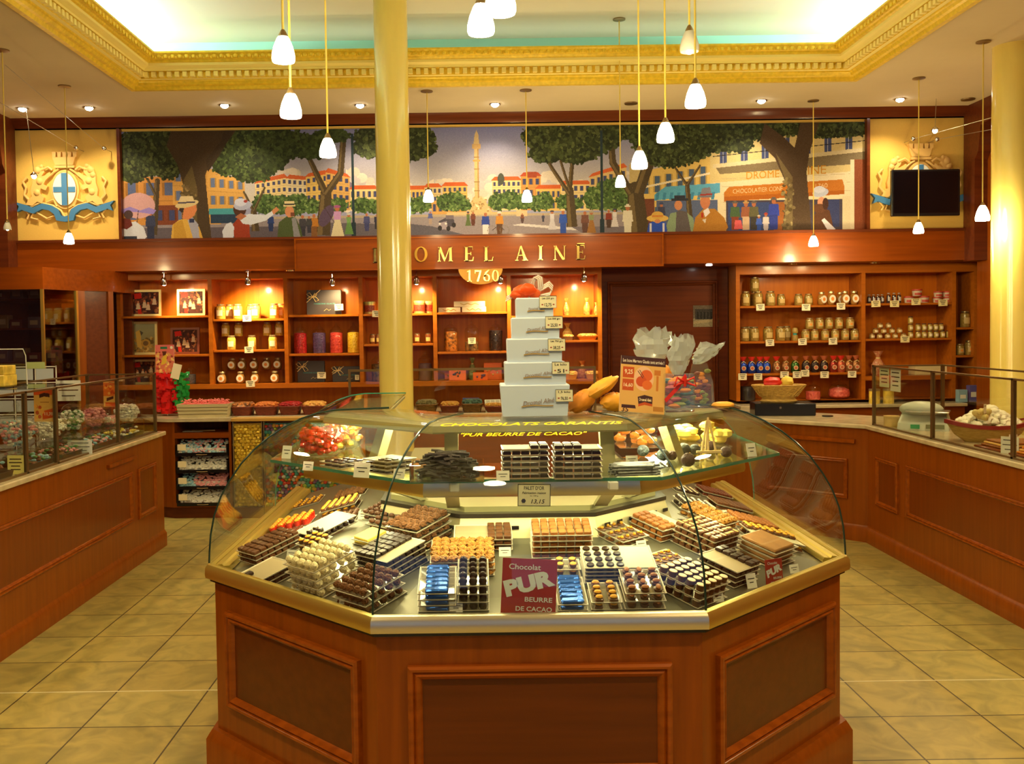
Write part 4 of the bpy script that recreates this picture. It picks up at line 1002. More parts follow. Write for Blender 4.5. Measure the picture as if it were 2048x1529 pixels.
# people
SK, SK2 = (196, 130, 84), (170, 104, 66)
def walker(x, y, h, top, bottom, head=SK2, hat=None):
    w = h * .15; K.poly([(x - w, y - h * .84), (x + w, y - h * .84), (x + w * 1.25, y - h * .45), (x - w * 1.25, y - h * .45)], top)
    K.poly([(x - w * .9, y - h * .48), (x + w * .9, y - h * .48), (x + w * .8, y), (x + .5, y), (x, y - h * .3), (x - .5, y), (x - w * .8, y)], bottom); K.ell(x, y - h * .92, h * .07, h * .085, head)
    if hat: K.rect(x - h * .1, y - h * 1.02, x + h * .1, y - h * .96, hat); K.rect(x - h * .06, y - h * 1.07, x + h * .06, y - h * .98, hat)
def lady(x, y, h, top, skirt, hat=(60, 60, 80)):
    w = h * .12; K.poly([(x - w, y - h * .84), (x + w, y - h * .84), (x + w * .8, y - h * .55), (x - w * .8, y - h * .55)], top); K.poly([(x - w * .7, y - h * .58), (x + w * .7, y - h * .58), (x + w * 1.8, y), (x - w * 1.8, y)], skirt)
    K.ell(x, y - h * .91, h * .07, h * .08, SK2); K.ell(x, y - h * .98, h * .11, h * .045, hat)
walker(54, 218, 56, (54, 60, 84), (44, 48, 70), hat=(70, 66, 74)); walker(296, 206, 36, (40, 60, 110), (36, 50, 90)); walker(360, 216, 42, (60, 58, 62), (48, 46, 54)); walker(383, 220, 48, (170, 110, 36), (120, 80, 40)); walker(373, 210, 34, (60, 60, 60), (50, 50, 60))
lady(430, 222, 66, (186, 140, 176), (205, 196, 150), (150, 80, 120)); K.ell(408, 176, 12, 24, (84, 66, 84), .5); K.line([(405, 160), (424, 190)], 1, (60, 40, 40))
lady(453, 214, 42, (110, 150, 80), (90, 130, 66), (190, 190, 170)); walker(489, 208, 36, (70, 74, 110), (60, 64, 100)); walker(509, 204, 30, (40, 40, 60), (40, 40, 50))
walker(617, 196, 26, (80, 90, 140), (160, 140, 120)); lady(693, 200, 28, (90, 110, 60), (84, 100, 56)); walker(703, 200, 28, (110, 60, 44), (90, 50, 40)); walker(728, 220, 46, (44, 66, 140), (215, 210, 196)); walker(756, 218, 44, (190, 130, 50), (90, 60, 40), hat=(210, 200, 180))
for cx in (741, 766): 
    for t in range(18): a = t / 18 * 2 * PI; K.ell(cx + 9 * math.cos(a), 210 + 9 * math.sin(a), 1, 1, (120, 110, 90))
K.line([(741, 210), (754, 200), (766, 210)], 1.2, (70, 60, 50))
# motor car
K.poly([(634, 190), (650, 182), (664, 184), (666, 200), (636, 204)], (70, 66, 74)); K.poly([(632, 194), (650, 190), (652, 206), (634, 207)], (150, 140, 140)); K.rect(648, 178, 664, 186, (110, 100, 104)); [K.ell(x, y, 4.5, 5, (40, 36, 40)) for x, y in ((636, 204), (653, 205), (664, 198))]; [K.ell(x, 195, 2, 2, (225, 215, 190)) for x in (636, 648)]
walker(802, 196, 20, (120, 70, 50), (80, 60, 60)); walker(844, 194, 16, (60, 60, 80), (60, 60, 70)); lady(862, 210, 38, (200, 196, 190), (190, 186, 180)); walker(884, 218, 46, (44, 80, 160), (44, 76, 150)); walker(928, 218, 44, (110, 70, 56), (90, 60, 50)); lady(941, 218, 44, (130, 140, 96), (150, 104, 50), (160, 150, 120)); walker(976, 208, 36, (130, 50, 36), (70, 50, 40)); lady(988, 206, 36, (210, 206, 196), (206, 200, 190))
walker(1014, 222, 58, (214, 208, 176), (214, 208, 176), hat=(214, 208, 176)); walker(1082, 204, 44, (60, 62, 84), (50, 52, 70), hat=(60, 70, 100))
for x, c1_, c2_ in ((1230, (70, 96, 60), (130, 60, 40)), (1252, (150, 90, 60), (200, 170, 130)), (1268, (96, 92, 60), (60, 56, 50)), (1308, (50, 66, 150), (44, 58, 130))): walker(x, 216, 56 if x != 1308 else 62, c1_, c2_, hat=(100, 90, 80) if x != 1252 else (180, 140, 80))
walker(1278, 220, 32, (60, 90, 170), (50, 80, 150), hat=(200, 190, 160)); walker(1292, 220, 36, (200, 190, 176), (190, 180, 170), hat=(170, 60, 40)); K.poly([(1230, 196), (1242, 196), (1246, 214), (1228, 214)], (210, 90, 90))
# near half figures
K.poly([(94, 222), (98, 190), (112, 180), (134, 176), (152, 196), (160, 222)], (206, 164, 66)); K.poly([(128, 178), (138, 174), (150, 190), (152, 222), (140, 222)], (160, 160, 165)); K.poly([(100, 188), (118, 180), (128, 222), (100, 222)], (186, 142, 48)); K.poly([(118, 178), (122, 158), (116, 150), (128, 142), (146, 146), (148, 160), (142, 172), (132, 180)], (206, 128, 74)); K.poly([(112, 160), (116, 142), (128, 140), (122, 158), (118, 166)], (54, 38, 34)); K.rect(132, 178, 142, 186, (44, 50, 80))
K.ell(128, 148, 24, 7, (206, 186, 126), -.2); K.poly([(110, 146), (116, 132), (140, 132), (144, 146)], (216, 196, 140)); K.line([(110, 146), (144, 144)], 3, (70, 64, 80))
K.poly([(222, 222), (220, 190), (232, 176), (252, 180), (254, 222)], (150, 56, 32)); K.poly([(200, 222), (198, 204), (206, 190), (216, 186), (222, 196), (220, 222)], (205, 210, 210)); K.poly([(230, 176), (252, 170), (286, 172), (300, 164), (304, 170), (286, 184), (256, 192), (240, 190)], (208, 214, 212)); K.poly([(298, 164), (308, 156), (314, 162), (302, 172)], SK); K.ell(234, 160, 13, 15, (74, 44, 32)); K.ell(240, 152, 18, 10, (170, 176, 190), -.1); K.ell(236, 146, 12, 8, (196, 200, 206)); K.ell(246, 144, 4, 3, (160, 60, 50)); K.poly([(224, 176), (236, 168), (248, 174), (236, 182)], SK2)
K.poly([(308, 222), (312, 188), (328, 176), (346, 178), (356, 200), (360, 222)], (70, 84, 44)); K.poly([(338, 180), (346, 178), (356, 222), (342, 222)], (130, 130, 126)); K.ell(334, 166, 9, 12, SK); K.rect(322, 152, 346, 156, (206, 190, 130)); K.rect(324, 145, 344, 153, (216, 200, 140)); K.rect(324, 150, 344, 153, (50, 50, 50)); K.rect(336, 168, 344, 176, (110, 60, 40))
K.ell(30, 150, 34, 26, (206, 160, 150)); 
K.poly([(-4, 158), (14, 152), (34, 160), (52, 154), (66, 160), (60, 168), (34, 164), (14, 162), (-4, 168)], (150, 130, 190)); K.line([(30, 160), (26, 190)], 1.5, (80, 60, 50))
K.poly([(0, 222), (0, 186), (24, 182), (40, 194), (46, 214), (36, 222)], (206, 210, 206)); K.poly([(0, 176), (12, 172), (18, 190), (6, 198), (0, 196)], (110, 44, 36)); K.ell(10, 168, 9, 9, (80, 60, 56)); K.rect(0, 212, 26, 222, (50, 54, 66))
K.poly([(1052, 222), (1056, 200), (1070, 194), (1090, 198), (1094, 222)], (40, 76, 170)); K.rect(1058, 200, 1062, 222, (214, 210, 200)); K.rect(1084, 200, 1088, 222, (214, 210, 200)); K.ell(1074, 190, 22, 7, (214, 176, 84)); K.ell(1074, 184, 12, 8, (206, 164, 72)); K.rect(1063, 184, 1085, 187, (200, 120, 50)); K.ell(1074, 196, 6, 4, SK)
K.poly([(1100, 222), (1104, 182), (1118, 174), (1134, 178), (1144, 222)], (92, 84, 80)); K.poly([(1096, 222), (1092, 206), (1100, 180), (1112, 178), (1110, 222)], (130, 150, 110)); K.poly([(1134, 180), (1146, 190), (1150, 222), (1142, 222)], (130, 150, 110)); K.ell(1116, 164, 8, 10, SK); K.rect(1102, 150, 1136, 155, (44, 46, 56)); K.rect(1108, 144, 1130, 152, (44, 46, 56))
K.poly([(1144, 222), (1150, 190), (1166, 172), (1190, 172), (1208, 190), (1216, 210), (1208, 222)], (170, 116, 40)); K.poly([(1166, 176), (1176, 170), (1180, 180), (1170, 190)], (220, 214, 200)); K.ell(1170, 158, 10, 14, (190, 118, 76)); K.rect(1156, 144, 1184, 149, (112, 110, 112)); K.poly([(1160, 146), (1164, 130), (1180, 128), (1184, 146)], (120, 118, 120)); K.line([(1160, 144), (1184, 142)], 3, (150, 40, 30)); K.poly([(1164, 194), (1172, 192), (1170, 202)], (206, 196, 170)); K.rect(1162, 180, 1166, 190, (170, 40, 30))
K.poly([(1390, 222), (1388, 190), (1400, 172), (1420, 178), (1430, 222)], (90, 56, 34)); K.ell(1404, 162, 8, 11, (214, 150, 110)); K.ell(1402, 142, 16, 9, (186, 192, 196), -.2); K.ell(1400, 136, 12, 7, (206, 210, 210)); K.poly([(1404, 198), (1410, 194), (1432, 216), (1430, 222), (1418, 222)], (214, 210, 200)); K.ell(1400, 174, 14, 9, (100, 64, 40)); K.ell(1412, 165, 6, 12, (70, 42, 30))
K.a *= np.array([.88, .88, 1.0], np.float32)
K.grain(4)
mp_ = K.panel('wall_mural', mw, mh, loc=((at(242, 360, YB).x + at(1733, 360, YB).x) / 2, YB + .04, ZM0))
tag(mp_, 'long painted mural of a sunny town square with plane trees, strollers and a column', 'mural')

# ------------------------------------------------------------------ gilded crests on the ochre panels
RELIEF = mat('relief_tan_gold', (.74, .47, .15, 1), rough=.55)
RELIEF2 = mat('relief_dark_gold', (.42, .25, .07, 1), rough=.6)  # darker gold tone for the shield rim
BLUE = mat('crest_blue', (.05, .19, .42, 1), rough=.5); CRW = mat('crest_white', (.82, .82, .74, 1), rough=.6)
def crest(name_px, py, label, full=True):
    p = at(name_px, py, YB); t = thing('coat_of_arms', label, 'wall relief', (p.x, YB + .05, p.z)); k = 9.08 / 1930
    def pts(l, s=1): return [(s * (x - 129) * k, (378 - y) * k) for x, y in l]
    oval = [(.108 * math.cos(a), .155 * math.sin(a)) for a in np.linspace(0, 2 * PI, 36, endpoint=False)]
    MB().xz([(x * 1.22, z * 1.18) for x, z in oval], -.022, 0).build('shield_frame', RELIEF, t)
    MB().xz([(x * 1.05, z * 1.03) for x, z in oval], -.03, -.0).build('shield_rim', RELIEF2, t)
    MB().xz([(x, z) for x, z in oval], -.034, 0).build('white_shield', CRW, t)
    mb = MB(); mb.box(-.025, .025, -.038, -.0, -.15, .15); mb.box(-.102, -.0251, -.038, -.0, -.028, .022); mb.box(.0251, .102, -.038, 0, -.028, .022); mb.build('blue_cross', BLUE, t)
    mb = MB()
    for s in (0,):                                         # mural crown
        mb.xz([(x, z) for x, z in pts([(112, 330), (147, 330), (152, 314), (106, 314)])], -.03, 0)
        for i in range(5): x = 107 + i * 10.3; mb.xz(pts([(x, 314), (x + 6, 314), (x + 7, 304), (x - 1, 304)]), -.032, 0)
        mb.xz(pts([(110, 336), (150, 336), (150, 331), (110, 331)]), -.036, 0)
    mb.build('crown', RELIEF, t)
    for s, bx in ((1, 'lion'), (-1, 'bull')):              # rearing supporters
        body = [(70, 338), (78, 330), (88, 332), (90, 344), (84, 352), (92, 350), (100, 344), (103, 350), (92, 360), (88, 368), (96, 372), (92, 380), (82, 376), (80, 386), (88, 394), (84, 406), (74, 402), (64, 410), (52, 408), (56, 398), (64, 392), (62, 380), (66, 366), (66, 352)]
        mb = MB(); mb.xz(pts(body, s), -.034, 0)
        mb.merge(MB().tube([(s * (x - 129) * k, -.02, (378 - y) * k) for x, y in ((58, 400), (48, 388), (52, 374), (46, 362), (54, 354))], .014, 8))
        mb.merge(MB().tube([(s * (x - 129) * k, -.03, (378 - y) * k) for x, y in ((84, 340), (98, 334), (106, 340))], .012, 8))
        for x, y, r in ((76, 340, .035), (84, 332, .02), (72, 350, .03), (80, 362, .036), (74, 384, .034)): mb.ball((s * (x - 129) * k, -.03, (378 - y) * k), r, None, 8, 5, (1, .5, 1))
        mb.build(bx, RELIEF, t)
        mb = MB()
        for a in (((60, 412), (80, 404), (104, 410), (120, 420), (129, 436)), ((72, 424), (92, 436), (108, 430)), ((100, 352), (108, 344), (118, 338)), ((92, 404), (106, 398), (112, 412)), ((66, 420), (60, 434), (74, 438)), ((48, 418), (56, 428), (52, 436))):
            MB().tube([(s * (x - 129) * k, -.02, (378 - y) * k) for x, y in a], .011, 7).build('scroll_ornament', RELIEF, t)
        rb = MB(); rb.xz(pts([(30, 402), (50, 408), (66, 414), (84, 406), (102, 410), (116, 418), (120, 430), (129, 432), (129, 443), (112, 440), (108, 428), (98, 420), (84, 417), (66, 426), (48, 420), (44, 418), (34, 422), (38, 411)], s), -.042, 0)
        rb.build('blue_ribbon', BLUE, t)
    return t
crest(127, 378, 'relief coat of arms with crown and blue cross shield on the left ochre panel')
crest(1843, 361, 'relief coat of arms half hidden behind the black television on the right ochre panel')
# television
p = at(1850, 386, 8.93); t = thing('television', 'flat black television mounted on the right ochre wall panel over the crest', 'television', (p.x, 8.93, p.z)); k = 8.93 / 1930
MB().bbox(-68 * k, 68 * k, -.02, .02, -46 * k, 46 * k, .006).build('casing', BLACK, t)
MB().box(-64 * k, 64 * k, -.0215, -.0202, -40 * k, 42 * k).build('screen', mat('tv_screen', (.002, .002, .004, 1), rough=.12), t)
MB().box(-.12, .12, .0201, .146, -.1, .1).build('wall_bracket', BRONZE, t)
# ------------------------------------------------------------------ goods on the wall shelves
ORD = ['first', 'second', 'third', 'fourth', 'fifth', 'sixth', 'seventh', 'eighth', 'ninth', 'tenth', 'eleventh', 'twelfth', 'thirteenth', 'fourteenth']
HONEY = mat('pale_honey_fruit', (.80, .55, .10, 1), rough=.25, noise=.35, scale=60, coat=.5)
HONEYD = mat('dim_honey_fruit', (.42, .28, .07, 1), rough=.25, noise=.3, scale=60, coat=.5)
JGL = glass('jar_glass', (.97, .97, .95), refl=.9, rough=.02)
LID = mat('jar_lid_metal', (.60, .48, .26, 1), rough=.3, metal=.8)
LABEL = mat('cream_label', (.88, .80, .58, 1), rough=.6)
ORANGE = mat('orange_print', (.85, .30, .04, 1), rough=.5)
REDM = mat('bright_red', (.75, .03, .02, 1), rough=.4)
def curved_label(mb, r, z0, z1, a=.6, m=None, n=8, yoff=0):
    R = []
    for i in range(n + 1):
        t = -PI / 2 - a + 2 * a * i / n
        R.append([(r * math.cos(t), r * math.sin(t) + yoff, z0), (r * math.cos(t), r * math.sin(t) + yoff, z1), ((r - .0015) * math.cos(t), (r - .0015) * math.sin(t) + yoff, z1), ((r - .0015) * math.cos(t), (r - .0015) * math.sin(t) + yoff, z0)])
    mb.loft(R, True, True, m); return mb
def jar_proto(name, r, h, content, lid=LID, fill=.86, label=True, lidh=.10, labm=None, dot=None, cat='jar', neck=.72):
    t = thing(name, 'glass jar', cat, (0, 0, -50))
    MB().lathe([(r * .9, .002), (r * .96, .008), (r * .96, h * fill * .85), (r * .8, h * fill)], 0, 0, 18).build('filling', content, t)
    MB().lathe([(r * .92, 0), (r, .01), (r, h * .74), (r * .9, h * .84), (r * neck, h * (1 - lidh)), (r * neck, h * (1 - lidh) + .001)], 0, 0, 20).build('glass_body', JGL, t)
    MB().lathe([(r * (neck + .04), h * (1 - lidh)), (r * (neck + .04), h * .985), (r * (neck - .02), h), (.0001, h)], 0, 0, 20).build('lid', lid, t)
    if label:
        lb = curved_label(MB(), r + .002, h * .22, h * .60, .62).build('label', labm or LABEL, t)
        if dot: curved_label(MB(), r + .0032, h * .33, h * .48, .25).build('printed_fruit', dot, lb)
    return Proto(t)
def px_m(w, Y): return w * Y / F
YS = 9.50
def row(proto, pxs, z, lab, group, Y=YS, py=650, sc=None, rot=0):
    for i, px in enumerate(sorted(pxs)):
        x = at(px, py, Y).x
        proto.put((x, Y, z + .0005), rot + random.uniform(-.25, .25) * .4, lab.replace('#', ORD[i]), group, sc)
def tagcard(px, py, Y, w=.085, h=.062, label='', tilt=0, onz=None, lines=3, m=None, yaw=0, group=None):
    p = at(px, py, Y); t = thing('price_tag', label, 'price tag', (p.x, Y, (onz if onz is not None else p.z - h / 2)), (tilt, random.uniform(-.04, .04), yaw), group)
    MB().box(-w / 2, w / 2, -.001, .001, 0, h).build('card', m or LABEL, t)
    for i in range(lines):
        ww = w * (.34, .26, .18)[i % 3]; z = h * (.8 - i * .25); MB().box(-ww, ww, -.0016, -.0011, z - h * .05, z + h * .05).build('print_line', INK, t)
    return t
j1 = jar_proto('honey_jar', .048, .148, HONEY)
row(j1, [442, 476, 549], zs(496, 638), 'jar of pale candied fruit on the top shelf of the brightest bay, # from left', 'tall pale jars on the bright top shelf')
row(j1, [512], zs(496, 638), 'jar of pale fruit with another jar close behind it on the bright top shelf', 'tall pale jars on the bright top shelf')
row(j1, [460, 503, 562], zs(496, 638), 'jar in the back row of the bright top shelf, # from left', 'tall pale jars on the bright top shelf', Y=9.63)
row(j1, [462, 503, 545], zs(496, 700), 'pale fruit jar in lower row of bright bay middle shelf, # from left', 'pale jars on the bright middle shelf', Y=9.47, sc=(.92, .92, .95))
z_r = zs(496, 674)
row(j1, [451, 477, 534, 558], z_r + .004, 'pale fruit jar raised on clear acrylic above the middle shelf, # from left', 'pale jars on the bright middle shelf', Y=9.6, sc=(.92, .92, .92))
for i, (a, b_) in enumerate(((438, 492), (520, 571))):
    xa, xb = at(a, 650, 9.6).x, at(b_, 650, 9.6).x; t = thing('acrylic_riser', 'clear acrylic step carrying pale jars, %s one of two on the middle shelf' % ('left', 'right')[i], 'riser', ((xa + xb) / 2, 9.6, zs(496, 700))); w = (xb - xa) / 2; hz = z_r - zs(496, 700)
    MB().box(-w, w, -.055, .055, hz - .001, hz + .003).build('top_plate', JGL, t); MB().box(-w, -w + .004, -.055, .055, 0, hz - .001).build('side_plate', JGL, t); MB().box(w - .004, w, -.055, .055, 0, hz - .001).build('side_plate', JGL, t)
# round jars with orange pictures
def round_jar(name):
    t = thing(name, 'round jar', 'jar', (0, 0, -50)); r, h = .043, .118
    MB().lathe([(.028, .004), (.039, .02), (.04, .06), (.032, .085), (.022, .095)], 0, 0, 18).build('filling', mat('amber_jelly', (.45, .22, .05, 1), rough=.2, coat=.5), t)
    MB().lathe([(.03, 0), (.041, .016), (.043, .05), (.036, .085), (.026, .1)], 0, 0, 20).build('glass_body', JGL, t)
    MB().lathe([(.03, .1), (.03, .115), (.028, .118), (.0001, .118)], 0, 0, 18).build('lid', LID, t)
    lb = MB().lathe([(.034, 0), (.034, .002), (.0001, .002)], 0, 0, 20).build('round_label', mat('white_label', (.9, .86, .74, 1), rough=.5), t, loc=(0, -.0425, .052), rot=(PI / 2, 0, 0))
    MB().lathe([(.016, .0025), (.016, .0035), (.0001, .0035)], 0, 0, 14).build('printed_orange', ORANGE, lb)
    return Proto(t)
j2 = round_jar('orange_marmalade_jar')
zb = ZBL
row(j2, [442, 479, 508, 548], zb, 'orange label round jar in the bottom shelf lower row, # from left', 'round orange label jars', Y=9.47)
row(j2, [463, 483, 507, 532, 554], zb + .128, 'orange label round jar in the bottom shelf raised row, # from left', 'round orange label jars', Y=9.6)
xa, xb = at(452, 650, 9.6).x, at(566, 650, 9.6).x; t = thing('acrylic_riser', 'clear acrylic step carrying the raised row of orange label jars', 'riser', ((xa + xb) / 2, 9.6, zb)); w = (xb - xa) / 2
MB().box(-w, w, -.05, .05, .124, .128).build('top_plate', JGL, t); MB().box(-w, -w + .004, -.05, .05, 0, .124).build('side_plate', JGL, t); MB().box(w - .004, w, -.05, .05, 0, .124).build('side_plate', JGL, t)
for px, py, l in ((494, 637, 'top'), (498, 700, 'middle'), (501, 768, 'bottom')): tagcard(px, py, 9.385, label='white price card hanging on the %s shelf edge of the bright jar bay' % l)
# framed pictures and boxes in the first bay
def picture(px0, px1, py0, py1, kind, frame, label, base):
    Y = 9.56; cx = (px0 + px1) / 2; p = at(cx, (py0 + py1) / 2, Y); w, h = px_m(px1 - px0, Y), px_m(py1 - py0, Y); z0 = base if base else p.z - h / 2
    t = thing('framed_picture', label, 'picture', (p.x, Y, z0), (-.06, 0, 0)); fw = .022
    fm = mat('pale_gold_frame', (.80, .66, .30, 1), rough=.35, metal=.4) if frame == 'gold' else mat('red_brown_frame', (.22, .05, .02, 1), rough=.4)
    mb = MB(); mb.box(-w / 2, w / 2, -.012, .012, 0, fw).box(-w / 2, w / 2, -.012, .012, h - fw, h).box(-w / 2, -w / 2 + fw, -.012, .012, fw, h - fw).box(w / 2 - fw, w / 2, -.012, .012, fw, h - fw); mb.build('frame', fm, t)
    cv = Canvas(60, int(60 * h / w), (70, 34, 26)); H = cv.h
    if kind == 'red':
        cv.specks(0, 0, 60, H, 90, [(90, 40, 26), (60, 26, 24), (120, 60, 36), (44, 24, 30), (150, 96, 60)], (2, 5))
        cv.poly([(4, 4), (20, 2), (22, 14), (6, 16)], (190, 30, 20)); cv.poly([(12, H * .7), (20, H * .6), (22, H), (14, H)], (190, 40, 20))
        for x, y in ((14, .5), (36, .55), (50, .3), (28, .45)): cv.poly([(x - 3, H * y), (x + 3, H * y), (x + 5, H * y + 14), (x - 5, H * y + 14)], (205, 180, 150)); cv.ell(x, H * y - 2, 2.5, 3, (190, 120, 80))
    else:
        cv.grad(0, 0, 60, H, (150, 150, 120), (120, 100, 60)); cv.specks(0, H * .5, 60, H, 60, [(150, 110, 50), (100, 80, 44), (170, 140, 80)], (2, 6)); cv.poly([(10, 20), (22, 14), (26, H - 12), (14, H - 14)], (190, 150, 70)); cv.ell(36, H * .68, 12, 10, (170, 130, 60)); cv.ell(36, H * .68, 7, 6, (110, 84, 50)); cv.poly([(20, 16), (30, 22), (24, 30)], (80, 70, 60))
    cv.panel('canvas', w - 2 * fw, h - 2 * fw, t, (0, -.006, fw))
    return t
z1, z2 = zs(330, 632), zs(330, 710)
picture(259, 322, 575, 628, 'red', 'gold', 'gold framed picture of red robed figures on the top left shelf, left one', z1)
picture(354, 410, 575, 628, 'red', 'gold', 'gold framed picture of red robed figures beside the glaring shelf divider', z1)
picture(259, 314, 642, 708, 'tan', 'gold', 'gold framed upright picture of a tan landscape on the second shelf', z2)
picture(341, 399, 655, 708, 'red', 'brown', 'dark brown framed picture of red robed figures on the second shelf', z2)
picture(260, 314, 716, 766, 'red', 'gold', 'gold framed picture of red figures on the lowest left shelf behind the glass case', ZBL)
# lidded glass jar in the first bay
def apothecary(name, r, h, content, fill=.72, stuff=True, knob=True, squat=False):
    t = thing(name, 'jar', 'jar', (0, 0, -50))
    if content is not None:
        o = MB().lathe([(r * .93, .004), (r * .95, .01), (r * .95, h * fill * .97), (r * .7, h * fill)], 0, 0, 24).build('filling', content, t)
    MB().lathe([(r * .97, 0), (r, .008), (r, h * .68), (r * .92, h * .75), (r * .55, h * .80), (r * .55, h * .82)], 0, 0, 26).build('glass_body', JGL, t)
    MB().lathe([(r * .6, h * .82), (r * .6, h * .84), (r * .3, h * .88), (r * .12, h * .91), (r * .16, h * .94), (r * .17, h * .97), (r * .08, h), (.0001, h)], 0, 0, 20).build('glass_lid', JGL, t)
    return Proto(t)
def candymat(nm, c1, c2, scale=55): return mat(nm, c1, rough=.35, col2=c2, scale=scale, bump=.9, bscale=scale, coat=.3)
apothecary('candy_jar', .052, .195, mat('grey_candies', (.2, .2, .24, 1), noise=.5, scale=80), .5).put((at(379, 650, 9.52).x, 9.52, ZBL), 0, 'empty looking bluish glass jar with shiny lid knob in the lowest left bay')
zc = zs(647, 707.5)
CRD, CP, CK, CY = candymat('red_candies', (.60, .02, .03, 1), (.25, .005, .01, 1)), candymat('violet_candies', (.12, .07, .22, 1), (.05, .03, .11, 1)), candymat('coral_candies', (.85, .10, .07, 1), (.55, .03, .03, 1)), candymat('yellow_candies', (.95, .68, .06, 1), (.7, .42, .02, 1))
for px, cm, l in ((600, CRD, 'dark red'), (638, CP, 'violet'), (672, CK, 'coral red'), (707, CY, 'yellow')):
    apothecary('candy_jar', .066, .30, cm, .68).put((at(px, 650, 9.53).x, 9.53, zc), 0, 'tall apothecary glass jar full of %s candies on the middle shelf' % l)
CMX, CN = candymat('mixed_wrapped_candies', (.75, .25, .04, 1), (.10, .04, .02, 1), 38), candymat('dark_nut_candies', (.30, .16, .06, 1), (.03, .015, .01, 1), 38)
zc = zs(945, 703.5)
for px, cm, fl, l in ((901, CMX, .66, 'full of orange and brown wrapped sweets'), (943, CN, .32, 'one third full with a tag on its front'), (991, mat('dark_candies', (.03, .018, .02, 1), rough=.3, noise=.5, scale=60, bump=.8, bscale=50), .68, 'full of dark candies with a bright lid')):
    apothecary('candy_jar', .068, .30, cm, fl).put((at(px, 650, 9.53).x, 9.53, zc), 0, 'tall apothecary glass jar %s' % l)
tagcard(944, 682, 9.45, .075, .06, 'white tag on the apothecary jar one third full')
for px, cm, l in ((755, CN, 'brown nuts left of the column'), (849, mat('dusky_violet_syrup', (.16, .09, .11, 1), rough=.3), 'dusky violet powder right of the column')):
    apothecary('candy_jar', .068, .29, cm, .6).put((at(px, 650, 9.53).x, 9.53, ZBL), 0, 'tall glass jar of %s on the bottom shelf' % l)
# tins
def tin(name):
    t = thing(name, 'tin', 'tin', (0, 0, -50)); MB().cyl(0, 0, 0, .118, .055, 24).build('body', mat('tin_gold', (.65, .48, .16, 1), rough=.3, metal=.6), t)
    curved_label(MB(), .0565, .022, .085, 1.2, n=14).build('printed_band', mat('tin_red_print', (.30, .04, .02, 1), rough=.4, noise=.6, scale=70), t)
    MB().lathe([(.057, .1), (.057, .12), (.05, .124), (.0001, .124)], 0, 0, 24).build('lid', mat('tin_green', (.50, .52, .20, 1), rough=.35, metal=.4), t); return Proto(t)
tp = tin('round_tin')
for px, l in ((740, 'round printed tin just left of the cream column on the top shelf'), (839, 'round printed tin just right of the cream column, left one'), (855, 'round printed tin just right of the cream column, right one')): tp.put((at(px, 650, 9.5 if px != 855 else 9.58).x, 9.5 if px != 855 else 9.62, zs(796, 627.5)), 0, l)
tagcard(753, 628, 9.385, label='white price card left of the column under the round tin')
j3 = jar_proto('jam_jar', .033, .098, mat('red_brown_jam', (.25, .07, .02, 1), rough=.2, coat=.5), mat('brown_lid', (.25, .17, .08, 1), metal=.6, rough=.4), .9, labm=mat('ochre_label', (.75, .55, .18, 1)))
for px, l in ((745, 'left of the column'), (757, 'half hidden by the column'), (834, 'just right of the column'), (856, 'farther right of the column')): j3.put((at(px, 650, 9.5).x, 9.5, zs(796, 688)), 0, 'small jam jar with ochre label on the middle shelf, %s' % l, 'small jam jars')
# dark chestnut boxes with raffia bows
DB = mat('dark_grey_box', (.055, .045, .05, 1), rough=.45); RAF = mat('raffia', (.78, .60, .28, 1), rough=.7); TEALP = mat('teal_print', (.04, .35, .38, 1), rough=.5)
def dark_box(px0, px1, py0, z, label, txt=True):
    Y = 9.53; w = px_m(px1 - px0, Y); h = at((px0 + px1) / 2, py0, Y).z - z; t = thing('chestnut_box', label, 'gift box', (at((px0 + px1) / 2, 650, Y).x, Y, z), (-.05, 0, 0))
    MB().bbox(-w / 2, w / 2, 0, .05, 0, h, .003).build('box', DB, t)
    mb = MB(); cx, cz = -w * .32, h * .72
    mb.merge(MB().tube([(-w * .5, -.004, h * .5), (cx, -.008, cz), (-w * .1, -.004, h * 1.0)], .0035, 6)); mb.build('raffia_band', RAF, t)
    for s, (dx, dz) in enumerate(((-.05, .035), (-.045, -.02), (.05, -.04), (.035, .03))):
        MB().tube([(cx, -.008, cz), (cx + dx * .6, -.016, cz + dz * 1.2), (cx + dx * 1.2, -.012, cz + dz * .8), (cx + dx * .7, -.009, cz + dz * .1), (cx, -.008, cz)], .0035, 6).build('bow_loop', RAF, t)
    tt = text_mb('MARRONS GLACÉS', .017, width=w * .62); mm = MB(); mm.merge(tt, Matrix.Translation((w * .02, -.0006, h * .45))); mm.build('lettering', TEALP, t)
    MB().tube([(w * .0, -.002, h * .15), (w * .08, -.002, h * .24), (w * .14, -.002, h * .17), (w * .2, -.002, h * .22)], .0018, 5).build('printed_flourish', RAF, t)
    return t
dark_box(614, 683, 580, zs(647, 629.5), 'large dark grey chestnut box with raffia bow on the top shelf')
dark_box(593, 647, 722, ZBL, 'dark grey chestnut box with raffia bow on the bottom shelf, left and larger one')
dark_box(663, 720, 733, ZBL, 'dark grey chestnut box with raffia bow on the bottom shelf, right and smaller one')
tagcard(678, 612, 9.45, label='white tag leaning on the large dark chestnut box', onz=zs(647, 629.5) + .04); tagcard(643, 750, 9.45, label='white tag on the larger lower chestnut box', onz=ZBL + .04); tagcard(714, 755, 9.45, .04, .05, label='small white tag on the smaller lower chestnut box', onz=ZBL + .02)
